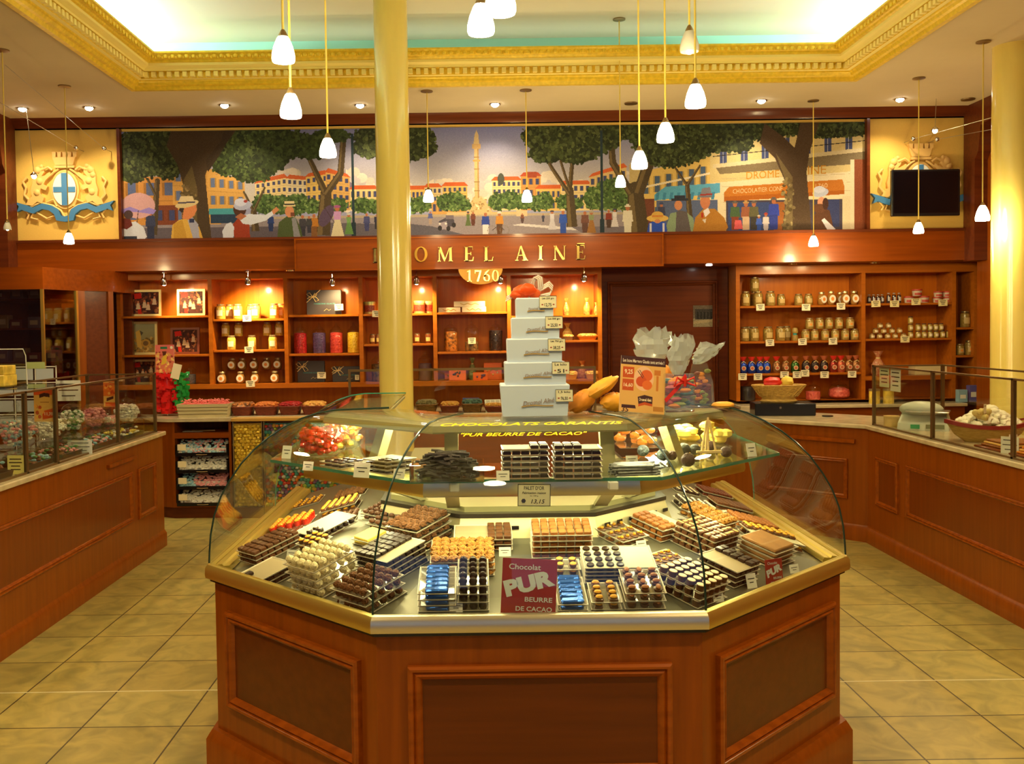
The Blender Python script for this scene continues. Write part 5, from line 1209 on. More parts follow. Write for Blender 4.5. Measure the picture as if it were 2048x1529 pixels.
# white cartons
WB = mat('ivory_carton', (.85, .70, .48, 1), rough=.5); GP_ = mat('gold_ornament', (.65, .45, .12, 1), rough=.4)
def carton(px0, px1, py0, py1, label, z=None):
    Y = 9.52; p = at((px0 + px1) / 2, py1, Y); w = px_m(px1 - px0, Y); h = px_m(py1 - py0, Y); t = thing('nougat_carton', label, 'box', (p.x, Y, z if z is not None else p.z))
    MB().bbox(-w / 2, w / 2, -.04, .08, 0, h, .003).build('box', WB, t); mb = MB(); mb.merge(MB().tube([(w * (-.3 + .12 * i), -.0405, h * (.5 + .15 * (-1) ** i)) for i in range(6)], .004, 5)); mb.build('gold_ornament', GP_, t); return h
zc = zs(945, 624.5)
h1 = carton(877, 921, 612, 622, 'ivory carton with gold ornament, lower left of the pile of three', zc); carton(924, 972, 611, 622, 'ivory carton with gold ornament, lower right of the pile of three', zc); carton(908, 970, 599, 610, 'long ivory carton lying on top of two others', zc + h1 + .004)
# orange gift boxes and pouch at the bottom of bay five
def plainbox(px0, px1, py0, py1, Y, m, label, z=None, d=.06, nm='gift_box', cat='gift box', roty=0, deco=None):
    p = at((px0 + px1) / 2, py1, Y); w = px_m(px1 - px0, Y); h = px_m(py1 - py0, Y); t = thing(nm, label, cat, (p.x, Y, z if z is not None else p.z), (0, roty, 0))
    MB().bbox(-w / 2, w / 2, 0, d, 0, h, .003).build('box', m, t)
    if deco:
        for i in range(7): MB().ball((random.uniform(-.3, .3) * w, -.004, h * random.uniform(.3, .7)), .010, deco, 6, 4).build('bow_leaf', deco, t)
    return t
OB = mat('orange_gift_card', (.85, .16, .02, 1), rough=.4)
plainbox(889, 922, 721, 736, 9.62, OB, 'orange gift box at the back of the bottom shelf', ZBL, .03, deco=BRONZE); plainbox(898, 932, 737, 761, 9.48, OB, 'orange gift box with dark flower bow in front', ZBL, .04, deco=DB)
plainbox(968, 1004, 728, 762, 9.55, OB, 'orange gift box half hidden by the white box tower', ZBL, .05, deco=GP_); plainbox(946, 976, 746, 762, 9.47, OB, 'low orange sachet between two orange gift boxes', ZBL, .03, deco=CP)
# green pouch
def pouch(px, pyb, pyt, wpx, Y, m, label, tie=None, z=None, group=None, nm='candy_bag', cat='candy bag'):
    p = at(px, pyb, Y); h = px_m(pyb - pyt, Y); r = px_m(wpx, Y) / 2; t = thing(nm, label, cat, (p.x, Y, z if z is not None else p.z), 0, group)
    MB().lathe([(r * .8, 0), (r, h * .12), (r * .95, h * .45), (r * .5, h * .66), (r * .22, h * .72), (.0001, h * .72)], 0, 0, 12, sy=.6).build('bag', m, t)
    MB().lathe([(r * .2, h * .72), (r * .45, h * .86), (r * .75, h), (r * .6, h * .97), (r * .15, h * .78)], 0, 0, 9, sy=.5).build('gathered_top', m, t)
    MB().lathe([(r * .3, h * .69), (r * .34, h * .72), (r * .3, h * .75)], 0, 0, 10, sy=.7).build('tie', tie or RAF, t); return t
pouch(945, 762, 718, 16, 9.62, candymat('green_pouch', (.35, .38, .12, 1), (.10, .14, .04, 1), 40), 'green tied pouch standing among the orange gift boxes', z=ZBL)
# bay six: sweets in bags and small baskets
OBG = candymat('orange_bag', (.85, .32, .06, 1), (.5, .08, .02, 1), 50); YBG = candymat('yellow_sweets', (.90, .60, .16, 1), (.75, .30, .05, 1), 60)
pouch(1132, 628, 594, 13, 9.5, OBG, 'tall orange tied sweet bag on the top shelf right of the box tower, left one', z=zs(1110, 631)); pouch(1174, 628, 594, 14, 9.5, OBG, 'tall orange tied sweet bag on the top shelf, right one', z=zs(1110, 631)); pouch(1192, 628, 603, 8, 9.5, OBG, 'slim orange bag in the right corner of the top shelf', z=zs(1110, 631))
def basket(px, z, Y, w, d, h, cm, label, wm=None, fill=1, nm='small_basket', cat='basket', x=None, loft=1.25, rot=0, rnd=False):
    wm = wm or mat('wicker', (.32, .16, .05, 1), rough=.6, col2=(.10, .045, .015, 1), scale=30, stretch=(1, 1, 6), bump=.8)
    t = thing(nm, label, cat, (at(px, 650, Y).x if x is None else x, Y, z), rot)
    def rr(k, zz): return [(sx * w / 2 * k, sy * d / 2 * k, zz) for sx, sy in ((-1, -.8), (-.85, -1), (.85, -1), (1, -.8), (1, .8), (.85, 1), (-.85, 1), (-1, .8))]
    mb = MB(); mb.loft([rr(.8, 0), rr(1, h), rr(1.05, h + .004), rr(1.0, h + .008), rr(.93, h), rr(.76, .006)], True, True); mb.build('woven_body', wm, t)
    if cm is not None:
        rs = [rr(.92, h * .8), rr(.9, h * .99)]; rings = rs + [[(x * .8, y * .8, h * 1.0 + (h * .25 + .008) * loft) for x, y, _ in rr(.9, 0)], [(x * .4, y * .4, h * 1.0 + (h * .35 + .012) * loft) for x, y, _ in rr(.9, 0)]]
        o = MB().loft(rings, True, True).build('sweets', cm, t); o['kind'] = 'stuff'
        mb = MB()
        n = int(w * d * 9000 * fill)
        for i in range(min(n, 130)):
            u_, v_ = random.uniform(-.42, .42), random.uniform(-.45, .45); k = 1 - max(abs(u_), abs(v_)) * 2
            mb.ball((u_ * w, v_ * d, h + (h * .3 + .006) * loft * min(1, k * 2.2 + .25)), random.uniform(.009, .014), None, 6, 4, (1.2, .8, .8))
        o = mb.build('loose_sweets', EXTRA.get(cm.name, cm), t); o['kind'] = 'stuff'
    return t
zc = zs(1110, 681.5)
basket(1136, zc, 9.5, .10, .08, .03, YBG, 'low heap of orange wrapped sweets on the middle shelf behind the tower'); basket(1174, zc, 9.5, .19, .12, .035, YBG, 'flat open tray of yellow and orange sweets on the middle shelf', mat('orange_tray', (.8, .25, .03, 1)))
pouch(1135, 680, 646, 20, 9.6, YBG, 'yellow bag of sweets behind the low heap on the middle shelf', z=zc)
basket(1140, ZBL, 9.5, .13, .1, .045, YBG, 'small basket of yellow sweets at the bottom right of the box tower', mat('gold_foil_tray', (.7, .42, .1, 1), metal=.4)); basket(1183, ZBL, 9.5, .13, .1, .045, YBG, 'small basket of yellow sweets at the right end of the bottom shelf', MATS['gold_foil_tray'])
pouch(1130, 752, 717, 18, 9.62, OBG, 'orange bag behind the small basket at the bottom shelf, left one', z=ZBL); pouch(1165, 752, 717, 20, 9.62, OBG, 'orange bag behind the small basket at the bottom shelf, right one', z=ZBL)

# ------------------------------------------------------------------ right hand shelving
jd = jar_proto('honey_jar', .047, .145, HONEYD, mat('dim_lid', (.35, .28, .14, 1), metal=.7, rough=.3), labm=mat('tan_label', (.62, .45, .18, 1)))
zA, zB, zC = zs(1600, 611), zs(1600, 682), zs(1600, 746.5)
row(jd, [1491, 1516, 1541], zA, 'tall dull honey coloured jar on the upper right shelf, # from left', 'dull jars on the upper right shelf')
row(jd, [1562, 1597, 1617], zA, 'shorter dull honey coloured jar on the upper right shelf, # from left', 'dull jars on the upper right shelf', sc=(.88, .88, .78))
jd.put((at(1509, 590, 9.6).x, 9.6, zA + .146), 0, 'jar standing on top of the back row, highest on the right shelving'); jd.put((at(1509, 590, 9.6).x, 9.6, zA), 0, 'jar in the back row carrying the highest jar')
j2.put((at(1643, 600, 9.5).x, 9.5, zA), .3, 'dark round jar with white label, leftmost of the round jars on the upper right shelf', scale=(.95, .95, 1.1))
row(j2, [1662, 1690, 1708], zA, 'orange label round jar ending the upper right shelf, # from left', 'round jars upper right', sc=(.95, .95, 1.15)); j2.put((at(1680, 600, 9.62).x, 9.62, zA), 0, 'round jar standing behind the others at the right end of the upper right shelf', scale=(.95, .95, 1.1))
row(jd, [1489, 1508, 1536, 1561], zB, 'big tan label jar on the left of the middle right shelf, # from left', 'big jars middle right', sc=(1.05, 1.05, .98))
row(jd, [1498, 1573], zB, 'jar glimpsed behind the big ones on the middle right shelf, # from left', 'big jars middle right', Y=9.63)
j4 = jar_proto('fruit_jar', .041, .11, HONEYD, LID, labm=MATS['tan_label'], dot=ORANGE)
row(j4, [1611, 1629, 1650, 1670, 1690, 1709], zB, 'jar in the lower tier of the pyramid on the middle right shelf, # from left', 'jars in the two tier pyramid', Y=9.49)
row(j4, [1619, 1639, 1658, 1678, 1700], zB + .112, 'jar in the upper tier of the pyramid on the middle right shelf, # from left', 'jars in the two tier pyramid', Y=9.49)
t = thing('acrylic_riser', 'slim column of two tiny jars between the big jars and the pyramid', 'jar', (at(1590, 650, 9.5).x, 9.5, zB)); MB().lathe([(.028, 0), (.03, .03), (.026, .055), (.0001, .056)], 0, 0, 14).build('lower_jar', HONEYD, t); MB().cyl(0, 0, .0565, .075, .02, 12).build('dark_ribbon', MATS['teal_print'], t); MB().lathe([(.028, .0755), (.03, .1), (.022, .125), (.0001, .13)], 0, 0, 14).build('upper_jar', HONEYD, t); t.name = 'ribboned_jar_pair'
# foil bags
def foilbag(c, l, px, z, i, Y=9.48):
    pouch(px, 746, 712, 19, Y, c, l, tie=REDM, z=z, group='tied candy bags lower right')
FB = [(1486, 'foil_blue', (.02, .06, .45, 1), 'blue'), (1503, 'foil_blue', 0, 'blue'), (1520, 'foil_blue', 0, 'blue'), (1533, 'foil_blue', 0, 'blue'), (1553, 'foil_brown', (.30, .12, .04, 1), 'brown'), (1571, 'foil_brown', 0, 'brown'), (1590, 'foil_green', (.04, .12, .02, 1), 'green'), (1612, 'foil_dark', (.05, .03, .03, 1), 'blackish'), (1630, 'foil_dark', 0, 'blackish'), (1648, 'foil_dark', 0, 'blackish'), (1667, 'foil_red', (.30, .03, .02, 1), 'dark red'), (1682, 'foil_pink', (.55, .12, .06, 1), 'pinkish'), (1698, 'foil_brown', 0, 'brown'), (1712, 'foil_brown', 0, 'brown')]
for i, (px, mn, c_, nm) in enumerate(FB):
    if mn not in MATS: mat(mn, c_, rough=.18, metal=.55, bump=.7, scale=30)
    p = at(px, 746, 9.48); h = .165; t = thing('candy_bag', '%s foil candy bag with round sticker, %s from left above the wicker basket' % (nm, ORD[i]), 'candy bag', (p.x, 9.48, zC), 0, 'tied foil candy bags')
    MB().lathe([(.035, 0), (.043, .02), (.042, .08), (.028, .11), (.012, .12), (.0001, .12)], 0, 0, 14, sy=.7).build('bag', MATS[mn], t)
    MB().lathe([(.012, .12), (.026, .14), (.038, .162), (.03, .16), (.008, .126)], 0, 0, 9, sy=.6).build('red_top', REDM if i < 5 or 9 < i < 12 else mat('raffia_red_top', (.5, .12, .05, 1)), t)
    MB().tube([(-.02, -.022, .10), (.0, -.03, .118), (.022, -.022, .10)], .004, 5).build('raffia_tie', RAF, t)
    lb = MB().lathe([(.022, 0), (.022, .002), (.0001, .002)], 0, 0, 16).build('round_sticker', mat('sticker_cream', (.7, .55, .35, 1)), t, loc=(0, -.0300, .05), rot=(PI / 2, 0, 0)); MB().lathe([(.015, .0022), (.015, .003), (.0001, .003)], 0, 0, 12).build('printed_disc', mat('sticker_red', (.55, .12, .05, 1)), lb)
for px, py, l in ((1521, 615, 'upper shelf, left one'), (1612, 615, 'upper shelf, middle one'), (1682, 613, 'upper shelf, right one'), (1540, 686, 'middle shelf, left one'), (1605, 684, 'middle shelf, middle one'), (1666, 683, 'middle shelf, right one'), (1485, 754, 'lower shelf, far left'), (1516, 754, 'lower shelf, second from the left'), (1569, 750, 'lower shelf, under the brown bags'), (1594, 750, 'lower shelf, left of a pair'), (1610, 747, 'lower shelf, right and higher of a pair'), (1649, 750, 'lower shelf, under the dark bags'), (1704, 749, 'lower shelf, right end')):
    tagcard(px, py, 9.385, .082, .064, label='cream price card on the right shelving, %s' % l)
# jars at the bottom of the right shelving
apothecary('candy_jar', .075, .19, mat('black_liquorice', (.02, .015, .02, 1), rough=.3), .75).put((at(1496, 790, 9.45).x, 9.45, ZBR), 0, 'big dark glass jar with white tag at the bottom left of the right shelving')

PK = candymat('pink_sugared_almonds', (.85, .18, .14, 1), (.5, .06, .05, 1), 45)
apothecary('candy_jar', .072, .17, PK, .5).put((at(1626, 790, 9.45).x, 9.45, ZBR), 0, 'glass jar half full of pink sweets behind the wicker basket')
def bowljar(name, r, h, content, label, loc, fillh=.45, rot=0, group=None):
    t = thing(name, label, 'jar', loc, rot, group)
    MB().lathe([(r * .6, .006), (r * .93, h * .14), (r * .96, h * .28), (r * .9, h * (fillh)), (r * .5, h * (fillh + .09)), (.0001, h * (fillh + .12))], 0, 0, 24).build('sweets', content, t)
    MB().lathe([(r * .62, 0), (r * .96, h * .12), (r, h * .28), (r * .95, h * .5), (r * .72, h * .62), (r * .7, h * .64)], 0, 0, 26).build('glass_bowl', JGL, t)
    MB().lathe([(r * .74, h * .64), (r * .62, h * .70), (r * .3, h * .76), (r * .1, h * .80), (r * .1, h * .86), (r * .16, h * .90), (r * .14, h * .95), (.0001, h)], 0, 0, 22).build('glass_lid', JGL, t)
    return t
bowljar('bonbon_jar', .105, .21, PK, 'squat bonbon jar of pink sweets with knob lid at right shelving bottom', (at(1678, 790, 9.5).x, 9.5, ZBR))

# second right bay
sb = jar_proto('small_bottle', .018, .088, mat('dark_syrup', (.05, .03, .04, 1), rough=.15), mat('grey_cap', (.35, .32, .3, 1)), .8, labm=mat('pale_label', (.6, .58, .6, 1)), neck=.6, cat='bottle')
zA, zB = zs(1820, 606), zs(1820, 677)
row(sb, [1738, 1747, 1756, 1764], zA, 'small dark bottle in left group of the upper right end shelf, # from left', 'small dark bottles')
row(sb, [1777, 1788, 1798], zA, 'small black bottle with white label beside the tins, # from left', 'small black bottles', sc=(1.05, 1.05, 1.15))
def tub(name):
    t = thing(name, 'tub', 'tub', (0, 0, -50)); MB().lathe([(.040, 0), (.046, .05), (.0001, .051)], 0, 0, 20).build('cup', mat('tub_white', (.62, .5, .4, 1)), t); MB().lathe([(.049, .052), (.049, .066), (.0001, .067)], 0, 0, 20).build('lid', mat('tub_red', (.5, .05, .03, 1)), t)
    curved_label(MB(), .0462, .008, .03, .9, yoff=0).build('red_print', MATS['tub_red'], t); return Proto(t)
tb = tub('sweet_tub')
for px, k, l in ((1818, 0, 'lower left'), (1848, 0, 'lower right'), (1834, 1, 'upper one')): tb.put((at(px, 600, 9.5).x, 9.5, zA + k * .068), 0, 'white and red round tub in the left pile of three, %s' % l, 'red tubs')
for px, k, l in ((1874, 0, 'lower left'), (1895, 0, 'lower right'), (1876, 1, 'upper left'), (1894, 1, 'upper right')): tb.put((at(px, 600, 9.5).x, 9.5, zA + k * .056), 0, 'smaller tub in the right pile of four, %s' % l, 'smaller red tubs', scale=(.86, .86, .82))
sj = jar_proto('small_preserve_jar', .027, .05, mat('preserve', (.55, .36, .12, 1), rough=.3), MATS['dim_lid'], .8, labm=LABEL, neck=.85)
row(sj, [1744, 1759, 1775, 1790, 1807], zB, 'tiny preserve jar in the bottom tier of the small pyramid, # from left', 'tiny pyramid jars'); row(sj, [1751, 1767, 1784, 1799], zB + .051, 'tiny preserve jar in the middle tier of the small pyramid, # from left', 'tiny pyramid jars'); row(sj, [1760, 1777], zB + .102, 'tiny preserve jar on top of the small pyramid, # from left', 'tiny pyramid jars')
mj = jar_proto('mustard_jar', .025, .07, mat('yellow_preserve', (.50, .36, .08, 1), rough=.3), mat('black_lid', (.05, .04, .04, 1)), .85, labm=LABEL, neck=.8)
row(mj, [1836, 1848, 1860, 1872, 1885, 1897], zB, 'small dark lidded jar in the lower row right of the pyramid, # from left', 'small dark lidded jars'); row(mj, [1836, 1848, 1860, 1871, 1882], zB + .071, 'small dark lidded jar in the upper row right of the pyramid, # from left', 'small dark lidded jars')
for k in range(3): mj.put((at(1821, 650, 9.5).x, 9.5, zB + .071 * k), 0, 'small jar in the tower of three between pyramid and dark lidded jars, %s from below' % ORD[k], 'tower of three jars')
for px, py, l in ((1752, 608, 'under the small dark bottles'), (1789, 608, 'under the black bottles'), (1832, 604, 'under the left tubs'), (1886, 606, 'under the right tubs'), (1810, 679, 'under the small pyramid')): tagcard(px, py, 9.385, .088, .062, label='cream price card on the shelf edge %s' % l, m=mat('yellowish_card', (.85, .75, .4, 1)))
pouch(1756, 752, 703, 28, 9.5, candymat('pale_sweets_bag', (.7, .4, .2, 1), (.5, .1, .05, 1)), 'tied bag with red top on the lower shelf above the scale', z=Z3R)
plainbox(1830, 1905, 731, 750, 9.5, mat('ivory_box', (.75, .66, .4, 1)), 'flat ivory box lying on the lower shelf above the boat basket', Z3R, .15)
x3 = at(1930, 650, 9.5).x
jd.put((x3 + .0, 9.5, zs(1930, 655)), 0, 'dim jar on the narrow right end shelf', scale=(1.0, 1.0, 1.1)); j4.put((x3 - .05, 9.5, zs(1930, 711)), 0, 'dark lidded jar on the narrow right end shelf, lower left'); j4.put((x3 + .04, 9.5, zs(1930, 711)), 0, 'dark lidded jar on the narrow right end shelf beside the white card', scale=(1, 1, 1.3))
plainbox(1957, 1985, 692, 716, 9.32, mat('dim_white_print', (.55, .5, .48, 1)), 'white printed poster card on the wood beside the right column', None, .006, nm='poster_card', cat='poster')
# things seen in the dark corner cabinet
for i in range(14):
    z = (1.12, 1.42, 1.72, 1.98)[i % 4] + .0155; x = XL + .12 + (i // 4) * .15 + (i % 3) * .012
    if z > 2.02: continue
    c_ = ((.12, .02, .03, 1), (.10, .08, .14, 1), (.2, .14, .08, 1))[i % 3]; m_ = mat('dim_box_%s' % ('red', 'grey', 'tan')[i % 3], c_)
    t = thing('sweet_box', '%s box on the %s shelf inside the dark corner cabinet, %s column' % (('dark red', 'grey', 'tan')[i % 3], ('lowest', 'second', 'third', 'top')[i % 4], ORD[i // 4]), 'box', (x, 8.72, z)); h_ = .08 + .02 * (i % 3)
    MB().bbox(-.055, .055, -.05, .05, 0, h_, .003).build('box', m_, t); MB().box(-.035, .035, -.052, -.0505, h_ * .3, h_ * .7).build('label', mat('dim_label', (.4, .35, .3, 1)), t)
# ------------------------------------------------------------------ chocolates in the glass counter
CH1 = mat('milk_chocolate', (.105, .036, .010, 1), rough=.42, noise=.25, scale=70, coat=.15, spec=.25)
CH2 = mat('dark_chocolate', (.024, .010, .006, 1), rough=.35, noise=.3, scale=60, coat=.25, spec=.25)
CH3 = mat('red_brown_chocolate', (.13, .026, .008, 1), rough=.45, noise=.2, scale=60, spec=.25)
CAR = mat('caramel_praline', (.30, .10, .016, 1), rough=.45, noise=.25, scale=50, spec=.25)
CHW = mat('white_chocolate', (.80, .68, .38, 1), rough=.45, noise=.12, scale=40, bump=.6, bscale=120)
NUT = mat('golden_hazelnut', (.75, .36, .03, 1), rough=.45, noise=.3, scale=90, spec=.25)
ALM = mat('almond_skin', (.42, .15, .035, 1), rough=.5, noise=.3, scale=90)
FLAKE = mat('praline_flakes', (.17, .065, .018, 1), rough=.6, noise=.5, scale=120, bump=1, bscale=150, spec=.25)
BRITT = mat('nut_brittle', (.46, .20, .03, 1), rough=.5, noise=.6, scale=90, bump=1, bscale=130, spec=.25)
CUPW = mat('ivory_cup_top', (.85, .66, .42, 1), rough=.45)
STRP = mat('gold_stripe', (.68, .38, .10, 1), rough=.35)
ORNG = mat('candied_orange', (.90, .30, .02, 1), rough=.25, coat=.6)
YELS = mat('yellow_marzipan', (.92, .70, .12, 1), rough=.5)
BLUEF = mat('blue_foil', (.02, .11, .50, 1), rough=.2, metal=.7, bump=.3, scale=25)
TRAYM = glass('acrylic_tray', (.97, .96, .93), refl=1.4, rough=.05, alpha=.10, body=(.8, .72, .55))
RIMM = mat('tray_rim', (.62, .55, .42, 1), rough=.3)
PAPER = mat('parchment_sheet', (.36, .28, .16, 1), rough=.55)
PAPERW = mat('pale_parchment', (.50, .46, .30, 1), rough=.55)
def piece(name, body, mats_, parts=()):
    """body: MB ; parts: list of (name, MB, material)"""
    o = body.build(name, mats_); o.location = (0, 0, -50); o['label'] = 'x'; o['category'] = 'chocolate'
    for n_, b_, m_ in parts: b_.build(n_, m_, o)
    return Proto(o)
def rough_ball(r, j=.12, sq=(1, 1, .9), n=9, k=7): return MB().ball((0, 0, r * sq[2]), r, None, n, k, sq, j)
KP = {
 'milk_square': (piece('chocolate_square', MB().bbox(-.0125, .0125, -.0125, .0125, 0, .013, .002), CH1), .027, .027, .0135),
 'dark_square': (piece('dark_chocolate_square', MB().bbox(-.013, .013, -.013, .013, 0, .012, .002), CH2), .028, .028, .0125),
 'red_square': (piece('praline_square', MB().bbox(-.013, .013, -.010, .010, 0, .012, .002), CH3), .028, .0225, .0125),
 'caramel_square': (piece('caramel_square', MB().bbox(-.0125, .0125, -.0125, .0125, 0, .0145, .003), CAR), .026, .026, .015),
 'white_rocher': (piece('white_rocher', rough_ball(.0145, .16, (1, 1, 1.0)), CHW), .029, .029, .026),
 'brown_rocher': (piece('nutty_truffle', rough_ball(.014, .14, (1, 1, .9)), FLAKE), .0285, .0285, .024),
 'truffle': (piece('dark_truffle', MB().lathe([(.0001, 0), (.011, 0), (.0135, .006), (.012, .014), (.007, .020), (.0001, .0215)], 0, 0, 12), CH2, [('ridge', MB().tube([(-.008, 0, .0195), (0, .003, .022), (.008, 0, .0195)], .0012, 5), CH1)]), .028, .028, .0225),
 'oval': (piece('oval_chocolate', MB().ball((0, 0, .009), .0135, None, 12, 6, (1.15, .85, .68)), CH1), .0325, .0245, .0185),
 'nut_top': (piece('hazelnut_mendiant', MB().lathe([(.0001, 0), (.016, 0), (.0165, .003), (.014, .0045), (.0001, .005)], 0, 0, 14), CH1, [('hazelnut', MB().ball((0, .002, .0085), .0065, None, 8, 5), NUT), ('almond', MB().ball((.006, -.006, .007), .005, None, 7, 5, (1.3, .7, .6)), NUT)]), .034, .034, .014),
 'flake': (piece('praline_cluster', rough_ball(.016, .3, (1.1, 1, .75), 8, 6), FLAKE), .029, .029, .021),
 'brittle': (piece('nut_brittle_cluster', rough_ball(.016, .35, (1.15, 1, .65), 8, 6), BRITT), .028, .028, .018),
 'cup': (piece('round_chocolate_cup', MB().lathe([(.0001, 0), (.0125, 0), (.0145, .018), (.0135, .019), (.0001, .019)], 0, 0, 16), CH1, [('ivory_top', MB().lathe([(.0135, .0192), (.013, .0205), (.0001, .021)], 0, 0, 16), CUPW)]), .031, .031, .021),
 'striped': (piece('striped_praline', MB().bbox(-.0125, .0125, -.0125, .0125, 0, .015, .003), CH1, [('gold_stripe', MB().bbox(-.012, .012, -.0055, .004, .0151, .0165, .0005), STRP)]), .027, .027, .016),
 'white_dot': (piece('white_topped_chocolate', MB().lathe([(.0001, 0), (.012, 0), (.013, .01), (.010, .014), (.0001, .0145)], 0, 0, 14), CH2, [('white_top', MB().ball((0, 0, .0142), .0088, None, 9, 5, (1, .7, .35)), CUPW)]), .029, .029, .018),
 'almond': (piece('almond_chocolate', MB().lathe([(.0001, 0), (.013, 0), (.0145, .009), (.0001, .0105)], 0, 0, 14), CH1, [('almond', MB().ball((0, 0, .0145), .0115, None, 9, 6, (1.15, .75, .55)), ALM)]), .030, .030, .021),
 'orange': (piece('orange_topped_chocolate', MB().bbox(-.013, .013, -.012, .012, 0, .01, .002), CH1, [('candied_orange', MB().ball((0, 0, .0135), .0115, None, 9, 6, (1.05, .9, .5)), NUT)]), .029, .028, .019),
 'disc': (piece('chocolate_disc', MB().lathe([(.0001, 0), (.013, 0), (.0135, .002), (.012, .006), (.0001, .007)], 0, 0, 14), CH2), .029, .029, .0075),
 'cupnut': (piece('filled_gold_cup', MB().lathe([(.0001, 0), (.010, 0), (.0135, .014), (.0001, .0145)], 0, 0, 14), CH1, [('golden_filling', MB().ball((0, 0, .0145), .0115, None, 10, 5, (1, 1, .45)), NUT)]), .030, .030, .019),
 'verrine': (piece('jelly_cup', MB().lathe([(.0001, 0), (.012, 0), (.0155, .024), (.0001, .0245)], 0, 0, 14), mat('red_jelly', (.75, .03, .01, 1), rough=.15, coat=.7), [('nut_topping', rough_ball(.011, .3, (1.1, 1.1, .6), 7, 5), NUT)]), .033, .033, .03),
 'yellow_slab': (piece('yellow_slab', MB().bbox(-.045, .045, -.045, .045, 0, .011, .002), YELS), .095, .095, .0115),
 'blue_wrap': (piece('blue_wrapped_bar', MB().bbox(-.036, .036, -.012, .012, 0, .014, .004), BLUEF), .076, .026, .0145),
 'brown_slab': (piece('cocoa_dusted_slab', MB().bbox(-.072, .072, -.07, .07, 0, .012, .003), mat('cocoa_dusted', (.30, .135, .03, 1), rough=.6, noise=.15, scale=40)), .15, .145, .0125),
}
KP['verrine'][0].root.children[0].location = (0, 0, .022)
def deck_pt(px, py):
    d = ray(px, py); best = None
    t = 2.5
    def dist(x, y):
        v_ = [x - (KX - KW), (KX + KW) - x, y - KZ0]
        s = math.sqrt(.5); v_.append(((x - (KX - KW)) + (y - KZ1)) * s); v_.append((((KX + KW) - x) + (y - KZ1)) * s)
        return min(v_), v_.index(min(v_))
    while t < 7:
        p = EYE + d * t; ds, i = dist(p.x, p.y)
        if ds > .02 and p.z < deckz(min(ds, .62)): return p, ds, i
        t += .003
    return EYE + d * 4, .3, 2
def frame_of(i):
    ang = [-90, 90, 0, -45, 45][i]       # rotation about z of the side's own frame (its outward normal is local -y)
    return math.radians(ang)
# faces: 0 left side, 1 right side, 2 front, 3 left chamfer, 4 right chamfer
NC = [0]
def tray(M, w, d, label, group, paper=None):
    t = thing('sweet_tray', label, 'tray', (0, 0, 0), 0, group); t.matrix_world = M
    MB().box(-w / 2, w / 2, -d / 2, d / 2, 0, .002).build('sheet', TRAYM, t)
    r = .0022
    mb = MB(); mb.loft([[(-w / 2, -d / 2, 0), (w / 2, -d / 2, 0), (w / 2, d / 2, 0), (-w / 2, d / 2, 0)], [(-w / 2 - .003, -d / 2 - .003, .005), (w / 2 + .003, -d / 2 - .003, .005), (w / 2 + .003, d / 2 + .003, .005), (-w / 2 - .003, d / 2 + .003, .005)], [(-w / 2 - .001, -d / 2 - .001, .005), (w / 2 + .001, -d / 2 - .001, .005), (w / 2 + .001, d / 2 + .001, .005), (-w / 2 - .001, d / 2 + .001, .005)], [(-w / 2 + .002, -d / 2 + .002, .0021), (w / 2 - .002, -d / 2 + .002, .0021), (w / 2 - .002, d / 2 - .002, .0021), (-w / 2 + .002, d / 2 - .002, .0021)]], False, False)
    mb.build('rim', RIMM, t)
    if paper is not None:
        MB().box(-w / 2 + .003, w / 2 - .003, -d / 2 + .003, d / 2 - .003, .0022, .0034).build('paper', paper, t)
    return t
